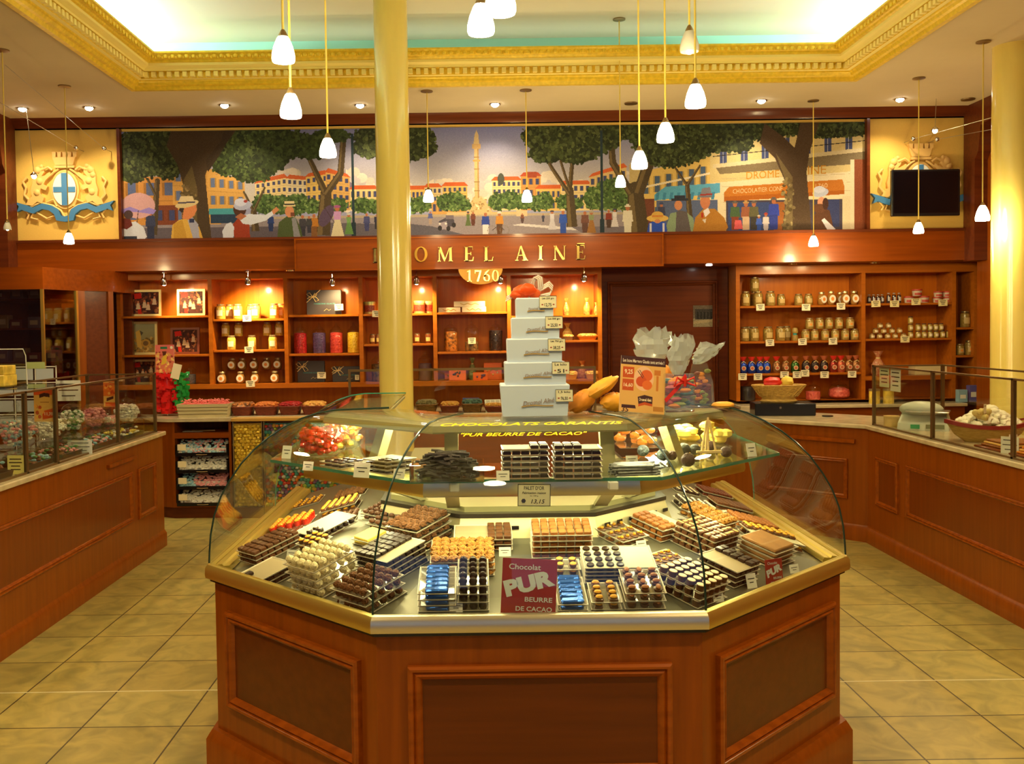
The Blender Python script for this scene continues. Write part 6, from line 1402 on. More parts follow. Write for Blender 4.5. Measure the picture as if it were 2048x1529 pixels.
def stack(px0, px1, yb, kind, layers, desc, top='full', w=None, d=None, paper=None, surf='deck', tweak=0, lower=None, rise=None, flat=False, n_top=None):
    cx = (px0 + px1) / 2
    if surf == 'deck':
        p, ds, side = deck_pt(cx, yb)
    else:
        p = atz(cx, yb, SZ + .0105); q = [p.x - (KX - KW), (KX + KW) - p.x, p.y - KZ0, ((p.x - (KX - KW)) + (p.y - KZ1)) * .707, (((KX + KW) - p.x) + (p.y - KZ1)) * .707]; side = q.index(min(q))
    if side in (0, 1): side = {0: 3, 1: 4}[side] if surf != 'deck' else side
    ang = frame_of(side) + tweak; W = (px1 - px0) * p.y / F
    a45 = side in (3, 4)
    if w is None: w = W / 1.33 if a45 else W * .97
    if d is None: d = w if a45 else .15
    if side in (0, 1): w, d = d, w
    dy = (w + d) / 2 * .707 if a45 else (d / 2 if side == 2 else w / 2)
    cxy = Vector((p.x, p.y + dy, 0))
    til = math.atan(DS) if surf == 'deck' else 0
    if surf == 'deck':
        x, y = cxy.x, cxy.y; v_ = [x - (KX - KW), (KX + KW) - x, y - KZ0, ((x - (KX - KW)) + (y - KZ1)) * .7071, (((KX + KW) - x) + (y - KZ1)) * .7071]
        dd = v_[side]; z0 = .765 + DS * (dd - .03)
    else: z0 = SZ + .0105
    M0 = Matrix.Translation((cxy.x, cxy.y, z0 + .0012)) @ Matrix.Rotation(ang, 4, 'Z') @ Matrix.Rotation(til, 4, 'X')
    pr, sx, sy, hh = KP[kind]; nx, ny = max(1, int((w - .006) / sx)), max(1, int((d - .006) / sy)); gx, gy = w / nx, d / ny
    gp = (desc + ' pieces'); z = 0; hb = (rise or hh) + .0062
    for L_ in range(layers):
        lastl = L_ == layers - 1
        lab = '%s tray of %s' % ((ORD[L_] + ' lowest') if layers > 1 else 'single clear', desc)
        tray(M0 @ Matrix.Translation((0, 0, z)), w, d, lab, 'trays with ' + desc, paper if (lastl and top != 'full') or flat else None)
        zz = z + (.0036 if (lastl and top != 'full') else .0022)
        for i in range(nx):
            for j in range(ny):
                edge = i in (0, nx - 1) or j == 0
                if not lastl and not edge: continue
                if lastl:
                    if top == 'none': continue
                    if top == 'row' and not (j in (0, 1) and i >= nx * .35): continue
                    if top == 'few' and not (j == 0 and i % 3 == 1): continue
                    if top == 'half' and j >= ny * .6: continue
                    if top == 'right' and i < nx * .45: continue
                    if top == 'left' and i > nx * .5: continue
                pos = M0 @ Vector((-w / 2 + gx * (i + .5) + random.uniform(-.001, .001), -d / 2 + gy * (j + .5) + random.uniform(-.001, .001), zz))
                r = pr.put(pos, (til * math.cos(0), 0, 0), '%s among %s' % (pr.root.name.split('.')[0].replace('_', ' '), desc), gp)
                r.rotation_euler = (Matrix.Rotation(ang, 3, 'Z') @ Matrix.Rotation(til, 3, 'X') @ Matrix.Rotation(random.uniform(-.12, .12) if sx != sy else random.choice((0, PI / 2, PI)) + random.uniform(-.08, .08), 3, 'Z')).to_euler()
                r['category'] = 'chocolate'; NC[0] += 1
        z += hb
    return M0, w, d, z
# front section
stack(907, 1026, 1104, 'milk_square', 3, 'milk chocolate squares at the back left of centre', 'right', d=.115, paper=PAPER)
stack(1063, 1186, 1119, 'caramel_square', 5, 'caramel squares in a tall block behind the big red sign', 'full', d=.115)
stack(1190, 1306, 1100, 'nut_top', 2, 'yellow hazelnut discs on a back tray', 'full', d=.14)
stack(860, 990, 1156, 'brittle', 3, 'golden nut brittle left of the red sign', 'full', d=.16)
stack(1107, 1161, 1157, 'cupnut', 2, 'small golden cups right of the red sign', 'full', d=.07)
stack(1168, 1314, 1170, 'disc', 5, 'black chocolate discs under pale paper', 'left', d=.15, paper=PAPERW)
stack(916, 978, 1226, 'truffle', 4, 'dark ridged truffles in four columns at the front rim', 'full', d=.17)
stack(836, 912, 1228, 'blue_wrap', 4, 'blue wrapped bars at the front rim', 'full', d=.17)
stack(1116, 1176, 1226, 'blue_wrap', 2, 'blue wrapped bars right of the red sign', 'full', d=.17)
stack(1183, 1244, 1224, 'orange', 2, 'orange topped chocolates at the front rim', 'full', d=.12)
stack(1250, 1332, 1222, 'almond', 3, 'almond topped chocolates at the front rim', 'full', d=.15)
# left chamfer
stack(662, 806, 1236, 'brown_rocher', 3, 'brown nutty truffles at the front left corner', 'full')
stack(568, 712, 1203, 'white_rocher', 4, 'white coconut rochers on the left', 'full')
stack(474, 576, 1186, 'dark_square', 3, 'dark squares mostly hidden by paper at the left corner', 'few', w=.14, d=.15, paper=PAPER)
stack(712, 852, 1170, 'dark_square', 5, 'dark squares in the five tier stack', 'left', paper=PAPER)
stack(604, 700, 1140, 'milk_square', 2, 'pale paper tray left of the five tier stack', 'few', paper=PAPERW)
stack(700, 777, 1098, 'yellow_slab', 2, 'yellow marzipan slabs', 'full', w=.10, d=.10)
stack(600, 650, 1112, 'cupnut', 2, 'little filled cups between the white topped ones and the paper tray', 'full', w=.10, d=.10)
stack(740, 800, 1072, 'oval', 2, 'oval chocolates below the left slots', 'full', w=.12, d=.10)
stack(778, 905, 1112, 'flake', 4, 'praline flake clusters piled beside the back board', 'full')
# left side
stack(484, 574, 1132, 'milk_square', 3, 'milk squares on the left side, nearest the corner', 'full', d=.21)
stack(508, 596, 1098, 'red_square', 2, 'red brown squares on the left side', 'full', d=.21)
stack(600, 690, 1086, 'white_dot', 2, 'white topped chocolates in a row', 'row', d=.21, paper=PAPERW)
stack(535, 622, 1062, 'verrine', 1, 'red jelly cups with nuts on the left side', 'full', d=.21)
stack(618, 714, 1054, 'oval', 1, 'oval milk chocolates behind the white topped ones', 'full', d=.21, paper=PAPER)
stack(640, 716, 1030, 'orange', 2, 'orange nut chocolates on the left', 'full', d=.21)
stack(566, 640, 1016, 'nut_top', 1, 'hazelnut discs far back on the left side', 'full', d=.21)
stack(664, 732, 998, 'brown_rocher', 1, 'nutty truffles farthest back on the left', 'full', d=.21)
stack(726, 800, 1048, 'oval', 2, 'greenish oval chocolates beside the back board', 'full', d=.13)
# right chamfer
stack(1322, 1470, 1222, 'cup', 3, 'round ivory topped cups at the front right corner', 'full')
stack(1408, 1530, 1180, 'dark_square', 4, 'dark squares under paper beside the small red sign', 'right', paper=PAPER)
stack(1484, 1610, 1142, 'brown_slab', 4, 'cocoa dusted slabs at the right corner', 'full', w=.165, d=.16)
stack(1358, 1488, 1124, 'striped', 4, 'gold striped pralines on the right', 'full')
stack(1296, 1416, 1154, 'nut_top', 1, 'yellow nut discs on the silver tray', 'full')
stack(1268, 1376, 1088, 'caramel_square', 3, 'pale caramel squares under paper', 'left', paper=PAPERW)
# right side
stack(1470, 1560, 1064, 'caramel_square', 2, 'brown caramel squares on the right side', 'full', d=.20)
stack(1500, 1610, 1096, 'orange', 2, 'hazelnut topped squares on the right side by the ledge', 'right', d=.20, paper=PAPERW)
stack(1386, 1470, 1066, 'brittle', 2, 'nut brittle on the right side', 'full', d=.20)
stack(1360, 1436, 1030, 'white_dot', 2, 'white dotted chocolates far right', 'full', d=.20)
stack(1430, 1506, 1028, 'milk_square', 2, 'milk squares far back right', 'full', d=.20)
stack(1404, 1466, 1000, 'red_square', 2, 'red brown squares farthest back right', 'full', d=.20)
stack(1350, 1402, 990, 'white_dot', 1, 'white dotted chocolates farthest back right', 'full', d=.20)
stack(1276, 1330, 1028, 'cupnut', 2, 'small nut cups beside the right back board', 'full', d=.10)
# upper glass shelf
stack(636, 728, 940, 'disc', 2, 'dark discs on the glass shelf, left one', 'full', surf='shelf')
stack(724, 826, 952, 'disc', 4, 'dark discs left of the candied stick box', 'row', paper=PAPER, surf='shelf')
stack(1004, 1100, 960, 'dark_square', 6, 'black squares in the left tall glass shelf stack', 'right', d=.11, paper=PAPERW, surf='shelf')
stack(1108, 1206, 960, 'dark_square', 6, 'black squares in the right tall glass shelf stack', 'left', d=.11, paper=PAPERW, surf='shelf')
# acrylic box heaped with dark sticks
p = atz(894, 966, SZ + .0105); bw = 150 * p.y / F
t = thing('acrylic_box', 'clear acrylic box heaped with dark candied sticks on the glass shelf', 'box', (p.x, p.y, SZ + .0112)); D_ = .15; H_ = .055
ABX = glass('acrylic_box_wall', (.93, .97, .95), refl=1.6, rough=.02)
for a in ((-bw / 2, bw / 2, 0, .004), (-bw / 2, bw / 2, D_ - .004, D_), (-bw / 2, -bw / 2 + .004, .0041, D_ - .0041), (bw / 2 - .004, bw / 2, .0041, D_ - .0041)): MB().box(*a, .0, H_).build('wall', ABX, t)
MB().box(-bw / 2 + .004, bw / 2 - .004, .004, D_ - .004, 0, .004).build('bottom', ABX, t)
DK = mat('sugared_dark_stick', (.035, .025, .02, 1), rough=.6, noise=.4, scale=200)
sp = Proto(tag((lambda o: o)(MB().tube([(-.038, 0, 0), (-.012, .002, .003), (.014, -.001, .002), (.038, .001, 0)], .0048, 6).build('dark_stick', DK)), 'dark candied stick in the heap of the acrylic box', 'chocolate', 'dark candied sticks in the acrylic box'))
for i in range(150):
    k = i / 150; z = .006 + k * .078; ww = (bw / 2 - .045) * (1 if k < .7 else 1.15 - k * .6); dd = (D_ / 2 - .02) * (1.0 if k < .7 else .75)
    sp.put((p.x + random.uniform(-ww, ww), p.y + D_ / 2 + random.uniform(-dd, dd) * .8, SZ + .0112 + z), (random.uniform(-.25, .25), random.uniform(-.22, .22), random.uniform(-.7, .7)))
# silvery dark sticks at the right, lying in a fan
q = atz(1275, 955, SZ + .0105); SV = mat('frosted_dark_stick', (.10, .12, .11, 1), rough=.35, noise=.5, scale=120)
sp2 = Proto(tag(MB().tube([(-.07, 0, .004), (.07, 0, .004)], .004, 6).build('frosted_stick', SV), 'frosted dark chocolate stick in the bundle right of the tall stacks', 'chocolate', 'frosted sticks on the glass shelf'))
for i in range(44): sp2.put((q.x + random.uniform(-.014, .014), q.y + .02 + (i % 11) * .0095, SZ + .0112 + (i // 11) * .0088), (0, 0, random.uniform(-.12, .12) + .1))
# big bluish truffles
TB = mat('bluish_sugar_truffle', (.10, .17, .17, 1), rough=.6, col2=(.03, .025, .02, 1), scale=28, bump=.8, bscale=90)
TBD = mat('dark_round_truffle', (.05, .02, .015, 1), rough=.5, bump=.7, bscale=90, scale=40)
tk = Proto(tag(rough_ball(.024, .06, (1, 1, .95), 14, 9).build('large_truffle', TB), 'x', 'chocolate')); tk.root.location = (0, 0, -50)
tk2 = Proto(tag(rough_ball(.022, .05, (1, 1, .95), 14, 9).build('large_truffle', TBD), 'x', 'chocolate'))
for px, py, k, s, l in ((1288, 915, 0, .95, 'leftmost'), (1328, 924, 0, .95, 'second from the left'), (1346, 923, 1, .85, 'dark one in a pair'), (1370, 912, 0, 1, 'at the back in the middle'), (1392, 912, 0, .9, 'just left of the wooden easel'), (1379, 936, 1, 1.15, 'largest and nearest'), (1424, 903, 1, .9, 'behind the easel'), (1455, 917, 1, 1, 'right of the wooden easel')):
    p = atz(px, py, SZ + .0105); (tk2 if k else tk).put((p.x, p.y + .02, SZ + .0108), random.uniform(0, 3), 'large round truffle on the glass shelf, %s' % l, scale=s)
# small wooden easel
p = atz(1418, 922, SZ + .0105); t = thing('toy_easel', 'small pale wooden easel standing on the glass shelf at the right', 'easel', (p.x, p.y, SZ + .0112)); EW = mat('pale_beech', (.78, .58, .26, 1), rough=.5)
for a, b_ in (((-.032, 0, 0), (-.004, .012, .145)), ((.032, 0, 0), (.004, .012, .145)), ((0, .06, 0), (0, .016, .14))): MB().tube([a, b_], .004, 6).build('leg', EW, t)
MB().box(-.045, .045, -.008, .004, .028, .036).build('ledge', EW, t)
MB().tube([(0, .008, .03), (0, .013, .155)], .0035, 6).build('mast', EW, t)
# candy globes at the left
RJ = mat('red_cellophane', (.85, .035, .01, 1), rough=.15, coat=.8, noise=.4, scale=40)
p = atz(637, 918, SZ + .0105); t = thing('candy_globe', 'round glass jar full of shiny red wrapped sweets on the glass shelf', 'jar', (p.x, p.y + .08, SZ + .0112)); R_ = 52 * p.y / F
MB().lathe([(R_ * .6, 0), (R_ * .9, .02), (R_, .05), (R_ * .95, .085), (R_ * .8, .11)], 0, 0, 28).build('glass_globe', JGL, t)
mb = MB()
for i in range(150):
    a, r = random.uniform(0, 2 * PI), math.sqrt(random.random()) * R_ * .82; z = random.uniform(.018, .105); r = min(r, R_ * .8 if z > .03 else R_ * .6)
    mb.ball((r * math.cos(a), r * math.sin(a), z), .015, None, 6, 4, (1, .8, .8), .2)
mb.build('red_sweets', RJ, t)['kind'] = 'stuff'
p2 = atz(655, 895, SZ + .0105); t = thing('candy_globe', 'glass jar of yellow and orange wrapped sweets behind the red one', 'jar', (p.x + .05, p.y + .30, SZ + .0112)); R_ *= .95
MB().lathe([(R_ * .6, 0), (R_ * .9, .02), (R_, .05), (R_ * .95, .085), (R_ * .8, .125)], 0, 0, 28).build('glass_globe', JGL, t)
for nm, mm_ in (('yellow_sweets', YELS), ('orange_sweets', ORNG)):
    mb = MB()
    for i in range(60):
        a, r = random.uniform(0, 2 * PI), math.sqrt(random.random()) * R_ * .78; z = random.uniform(.018, .125); mb.ball((r * math.cos(a), r * math.sin(a), z), .014, None, 6, 4, (1, .8, .8), .2)
    mb.build(nm, mm_, t)['kind'] = 'stuff'
# yellow and orange fruit at the rear right of the shelf
FR = Proto(tag(rough_ball(.026, .2, (1.2, .9, .7), 9, 6).build('marzipan_fruit', YELS), 'x', 'sweet')); FO = Proto(tag(rough_ball(.022, .2, (1.2, .9, .7), 9, 6).build('candied_fruit', ORNG), 'x', 'sweet'))
bx, by = atz(1468, 915, SZ + .0105).x + .03, 3.98
t = thing('acrylic_tray_stand', 'clear tray of yellow marzipan fruit at the rear right of the glass shelf', 'tray', (bx - .06, by, SZ + .0112)); MB().box(-.14, .10, -.14, .16, 0, .004).build('sheet', TRAYM, t)
t = thing('acrylic_tray_stand', 'clear tray of orange candied fruit left of the marzipan fruit', 'tray', (bx - .36, by - .0, SZ + .0112)); MB().box(-.05, .14, -.14, .16, 0, .004).build('sheet', TRAYM, t)
for i in range(26): FR.put((bx - .06 + random.uniform(-.11, .08), by + random.uniform(-.11, .13), SZ + .016 + (i // 12) * .03), random.uniform(0, 3), 'yellow marzipan fruit piece at the rear right of the glass shelf', 'yellow marzipan fruit')
for i in range(18): FO.put((bx - .32 + random.uniform(-.07, .08), by + random.uniform(-.11, .13), SZ + .016 + (i // 10) * .027), random.uniform(0, 3), 'orange candied fruit piece left of the marzipan fruit', 'orange candied fruit')
# price cards inside the counter
WC = mat('glossy_white_card', (.82, .80, .70, 1), rough=.4)
def decktag(px, pyb, label, w=.038, h=.03, tilt=-.25, shelf=False, m=None):
    if shelf: p = atz(px, pyb, SZ + .0105); z = SZ + .0108; side = 3 if px < 800 else (4 if px > 1310 else 2)
    else: p, ds, side = deck_pt(px, pyb); z = p.z + .001
    a = frame_of(side) * (.55 if side > 1 else .3)
    t = thing('price_card', label, 'price card', (p.x, p.y, z), (tilt, 0, a)); MB().box(-w / 2, w / 2, -.0007, .0007, 0, h).build('card', m or WC, t)
    for i, ww in enumerate((.34, .2)): MB().box(-w * ww, w * ww, -.0012, -.0008, h * (.62 - i * .25), h * (.68 - i * .25)).build('print_line', INK, t)
    return t
for px, py, l, k in ((482, 1163, 'leftmost by the dark squares', 0), (528, 1175, 'second by the dark squares', 0), (592, 1184, 'before the white rochers', 0), (688, 1219, 'before the brown nutty truffles', 0), (582, 1118, 'standing behind the left corner', 0), (615, 1124, 'before the paper tray', 0), (734, 1162, 'before the five tier stack', 0), (724, 1040, 'far back left', 0), (800, 1100, 'before the praline flakes', 0), (1010, 1114, 'above the big red sign, left', 0), (1118, 1112, 'above the big red sign, right', 0), (912, 1226, 'at the front rim on the blue bars', 0), (1140, 1222, 'at the front rim right of the red sign', 0), (1270, 1174, 'before the black discs', 0), (1284, 1100, 'before the back hazelnut discs', 0), (1438, 1206, 'right of the ivory cups', 0), (1505, 1178, 'left of the small red sign', 0), (1590, 1148, 'right of the small red sign', 0), (1450, 1122, 'right of the striped pralines', 0), (1448, 1036, 'far back on the right side', 0),
   (572, 918, 'at the left end, beside the red globe', 1), (615, 942, 'before the red globe', 1), (722, 956, 'before the dark discs', 1), (797, 958, 'left of the acrylic box', 1), (1006, 962, 'before the seven tier stack', 1), (1264, 930, 'greenish, before the large truffles', 1), (1505, 914, 'at the right end beside the fruit', 1)):
    decktag(px, py, ('small white price card on the glass shelf, ' if k else 'small price card on the counter deck, ') + l, shelf=bool(k), w=.042 if px != 722 else .06, h=.032 if px not in (572, 722, 1505) else .05)
# large signs
def poster_mb(t, w, h, m): MB().box(-w / 2, w / 2, 0, .002, 0, h).build('board', m, t)
SR = mat('sign_dark_red', (.30, .025, .02, 1), rough=.4); SWT = mat('sign_pale_blue_white', (.62, .68, .66, 1), rough=.5)
def pur_sign(px, py, side, s, label, rotz):
    p, ds, sd = deck_pt(px, py); t = thing('promotional_sign', label, 'sign', (p.x, p.y, p.z + .002), (-.12, .06, rotz)); w, h = .172 * s, .172 * s
    MB().box(-w / 2, w / 2, 0, .002, 0, h).build('board', SR, t)
    for body, x, z, hh_, ww, r, bo in (('Chocolat', -.09, .85, .10, .58, 0, .01), ('PUR', 0, .56, .30, .92, .28, .06), ('BEURRE', .18, .27, .085, .50, 0, .015), ('DE CACAO', .10, .10, .085, .66, 0, .015)):
        tt = text_mb(body, hh_ * h, width=ww * w, bold=bo); mm = MB(); mm.merge(tt, Matrix.Translation((x * w, -.0006, z * h)) @ Matrix.Rotation(-r, 4, 'Y')); mm.build('lettering', SWT, t)
pur_sign(1056, 1231, 2, 1.0, 'big tilted dark red sign reading PUR BEURRE DE CACAO at the front glass', .0)
pur_sign(1550, 1172, 4, .52, 'small dark red PUR sign at the right front glass', .6)
# palet d'or price card hanging on the shelf rail
p = at(1068, 1013, 3.225); k = p.y / F; w, h = 66 * k, 44 * k
t = thing('price_sign', 'cream price sign reading PALET D OR 13,15 hanging on the shelf rail', 'sign', (p.x, 3.10, p.z)); t.rotation_euler = (0, .02, 0)
p = at(1068, 1013, 3.10); t.location = (p.x, 3.10, p.z); w, h = 66 * 3.1 / F, 45 * 3.1 / F
MB().box(-w / 2, w / 2, 0, .0015, 0, h).build('card', mat('cream_sign', (.78, .76, .52, 1), rough=.45), t)
mb = MB(); mb.box(-w / 2, w / 2, -.0012, -.0002, h - .002, h).box(-w / 2, w / 2, -.0012, -.0002, 0, .002).box(-w / 2, -w / 2 + .002, -.0012, -.0002, 0, h).box(w / 2 - .002, w / 2, -.0012, -.0002, 0, h); mb.build('border', INK, t)
for body, x, z, hh_, ww in (("PALET D'OR", 0, .82, .17, .62), ('Fabrication maison', 0, .6, .10, .72), ('les 100 g', 0, .46, .06, .25), ('13,15', .12, .2, .22, .42)):
    tt = text_mb(body, hh_ * h, width=ww * w, shear=.25 if 'F' in body or '13' in body else 0, bold=.01); mm = MB(); mm.merge(tt, Matrix.Translation((x * w, -.0006, z * h))); mm.build('lettering', INK, t)
MB().lathe([(.0075, 0), (.0075, .001), (.0001, .001)], 0, 0, 6).build('palet_emblem', mat('dark_blue_print', (.03, .03, .08, 1)), t, loc=(-w * .32, -.0002, h * .24), rot=(PI / 2, 0, 0))
# ------------------------------------------------------------------ goods on top of the curved glass
GT = 1.3668
BXM = mat('pale_blue_white_box', (.58, .70, .86, 1), rough=.4); BXI = mat('box_inner_white', (.75, .75, .72, 1), rough=.5); GOLDP = mat('gold_print', (.62, .40, .10, 1), rough=.3, metal=.5); GREYP = mat('grey_print', (.30, .24, .2, 1), rough=.4)
z = GT; YB_ = 3.395
TW = [(1001, 1140, 832, 770, 1.10, '1,5 kilo', '76,50', 'lowest and largest'), (1010, 1133, 770, 725, 1.0, 'Le kilo', '51', 'second from below'), (1015, 1125, 726, 679, 1.0, 'Les 750 grs', '38,25', 'middle one'), (1024, 1120, 680, 638, 1.0, 'Les 500 grs', '25,50', 'second from the top'), (1033, 1108, 640, 601, 1.0, 'Les 250 grs', '12,75', 'topmost and smallest')]
p0 = at(1070, 832, YB_)
for i, (a, b_, yb, yt, fl, t1, t2, lab) in enumerate(TW):
    k = (YB_ + .006 * i) / F; w, h = (b_ - a) * k, (yb - yt) * k; cx = at((a + b_) / 2, (yb + yt) / 2, YB_).x; d = .155 - .018 * i; y0 = YB_ + .006 * i
    if i == 0: h = at(1070, 770, YB_).z - GT
    t = thing('chocolate_box', 'pale blue white chocolate box in the tower on the glass counter, %s' % lab, 'gift box', (cx, y0, z)); wb = w / 2 * (.93 if i == 0 else .985)
    mb = MB(); rr = lambda hw, y_0, y_1, zz: [(-hw, y_0, zz), (hw, y_0, zz), (hw, y_1, zz), (-hw, y_1, zz)]
    mb.loft([rr(wb, .004, d, 0), rr(w / 2, 0, d + .004, h - .004), rr(w / 2 - .003, .003, d + .001, h)], True, True); mb.build('box', BXM, t)
    for body, x, zz, hh_, ww, sh, mt in (('Dromel Aîné', .05, .46, .15, .46, .3, GREYP),):
        tt = text_mb(body, hh_ * h, width=ww * w, shear=sh, bold=.012); mm = MB(); mm.merge(tt, Matrix.Translation((x * w, -.0008, zz * h)) @ Matrix.Rotation(-.12, 4, 'Y')); mm.build('lettering', mt, t)
    sw = [(w * (-.2 + .46 * q_ / 10), h * (.30 + .025 * math.sin(q_ / 10 * 5) + .06 * q_ / 10)) for q_ in range(11)]
    poly = [(x, zz + .004) for x, zz in sw] + [(x, zz - .003) for x, zz in sw[::-1]]; mb = MB()
    for q_ in range(10): mb.box(sw[q_][0], sw[q_ + 1][0], -.001, -.0004, sw[q_][1] - .0035, sw[q_][1] + .0035)
    mb = MB().loft([[(x, -.0012, zz - .0022), (x, -.0012, zz + .0022), (x, -.0004, zz + .0022), (x, -.0004, zz - .0022)] for x, zz in sw], True, True); mb.build('gold_wave', GOLDP, t)
    ct = thing('price_sign', 'cream price card reading %s, %s from below on the box tower' % (t1 + ' ' + t2, ORD[i]), 'sign', (cx + w / 2 - .02, y0 - .004, z + h * .45)); cw, chh = .062, .044
    MB().box(-cw / 2, cw / 2, 0, .0012, 0, chh).build('card', MATS['cream_sign'], ct)
    mb = MB(); e = .0012; mb.box(-cw / 2, cw / 2, -.001, -.0002, chh - e, chh).box(-cw / 2, cw / 2, -.001, -.0002, 0, e).box(-cw / 2, -cw / 2 + e, -.001, -.0002, 0, chh).box(cw / 2 - e, cw / 2, -.001, -.0002, 0, chh); mb.build('border', INK, ct)
    for body, zz, hh_, ww in ((t1, .78, .19, .68), ('', 0, 0, 0), (t2, .26, .30, .40)):
        if not body: continue
        tt = text_mb(body, hh_ * chh, width=ww * cw, bold=.015); mm = MB(); mm.merge(tt, Matrix.Translation((0, -.0006, zz * chh))); mm.build('lettering', INK, ct)
    for s_ in (-1, 1): MB().ball((s_ * cw * .32, -.0006, chh * .3), .0028, None, 6, 4, (1.3, .2, .8)).build('red_leaf_mark', SR, ct)
    z += h + .0004
# bow and organza on the tower
t = thing('gift_bow', 'orange organza puff with striped ribbon loops on top of the box tower', 'bow', (cx - .01, YB_ + .07, z)); ORGZ = glass('orange_organza', (1, .55, .35), refl=.5, rough=.4, alpha=.55, body=(.9, .14, .02)); STR = mat('striped_ribbon', (.45, .30, .22, 1), rough=.4)
for a, r, zz in ((-.035, .028, .022), (-.012, .024, .03), (.012, .02, .016), (-.055, .018, .012)):
    MB().ball((a, random.uniform(-.02, .02), zz), r, None, 10, 7, (1.2, .9, .9), .18).build('organza_puff', ORGZ, t)
for pts_ in ([(.0, 0, .0), (.004, 0, .05), (.018, 0, .078), (.032, 0, .07), (.034, 0, .04), (.02, 0, .01), (.0, 0, .0)], [(.0, .01, 0), (.03, .01, .03), (.065, .01, .05), (.078, .01, .035), (.066, .01, .01), (.03, .01, .002)], [(-.02, 0, .003), (-.06, 0, .012), (-.09, 0, -.002)]):
    ax = (.75, .4, .35) if pts_[1][2] > .04 else (.2, .45, .85)
    MB().strip(pts_, .026, .0012, axis=ax).build('striped_ribbon', STR, t)
    for k_ in (-.008, .0, .008):
        A_ = Vector(ax).normalized() * k_; MB().strip([(x + A_.x, y + A_.y - .0006, z_ + A_.z) for x, y, z_ in pts_], .003, .0024, axis=ax).build('white_stripe', WHITE, t)
# leaning promotion poster
def px_canvas_poster():
    cv = Canvas(200, 236, (225, 175, 100)); cv.rect(0, 0, 200, 36, (70, 40, 44)); 
    cv.rect(10, 46, 60, 92, (196, 84, 40)); cv.rect(10, 98, 60, 146, (196, 84, 40)); cv.ell(104, 92, 44, 52, (236, 190, 150)); cv.ell(116, 78, 26, 24, (220, 100, 50)); cv.ell(94, 104, 24, 22, (205, 84, 44)); cv.ell(120, 118, 22, 20, (225, 110, 50)); cv.line([(84, 56), (104, 84)], 3, (80, 60, 60)); cv.line([(76, 60), (100, 90)], 3, (80, 60, 60))
    cv.rect(150, 52, 178, 74, (200, 120, 50)); cv.rect(160, 76, 170, 140, (200, 120, 50)); cv.poly([(80, 170), (110, 160), (146, 166), (146, 196), (112, 190), (84, 200)], (70, 40, 44)); cv.poly([(84, 200), (112, 190), (146, 196), (146, 206), (112, 202), (84, 210)], (196, 84, 40))
    cv.poly([(10, 206), (70, 206), (74, 220), (10, 220)], (70, 40, 44)); cv.rect(150, 206, 196, 226, (190, 130, 60))
    for b_, x, y, w_, h_, c_ in (('Les bons Marrons Glacés sont arrivés !', 100, 19, 184, 14, (225, 215, 200)), ('9,25', 36, 68, 36, 22, (240, 220, 180)), ('16,60', 36, 124, 40, 18, (240, 220, 180)), ('Dromel Aîné', 114, 180, 54, 13, (240, 225, 190)), ('35', 26, 226, 30, 20, (70, 40, 44))):
        t_ = text_mb(b_, h_, width=w_, bold=.02); P = [(q[0] + x, y - q[2]) for q in t_.v]
        for f in t_.f: cv.poly([P[i] for i in f], c_)
    return cv
# leaning: bottom rests on the glass top
p = at(1283, 826, 3.46); t = thing('promotional_poster', 'curling orange price poster leaning on top of the glass counter', 'poster', (p.x, 3.46, GT + .001), (-.22, .10, .06)); w = 92 * 3.46 / F
px_canvas_poster().panel('printed_sheet', w, .205, t, (0, -.001, 0)); MB().box(-w / 2, w / 2, 0, .002, 0, .205).build('backing_card', WHITE, t)
MB().tube([(0, .002, .1), (.0, .055, .012)], .003, 6).build('prop', CHROME, t)
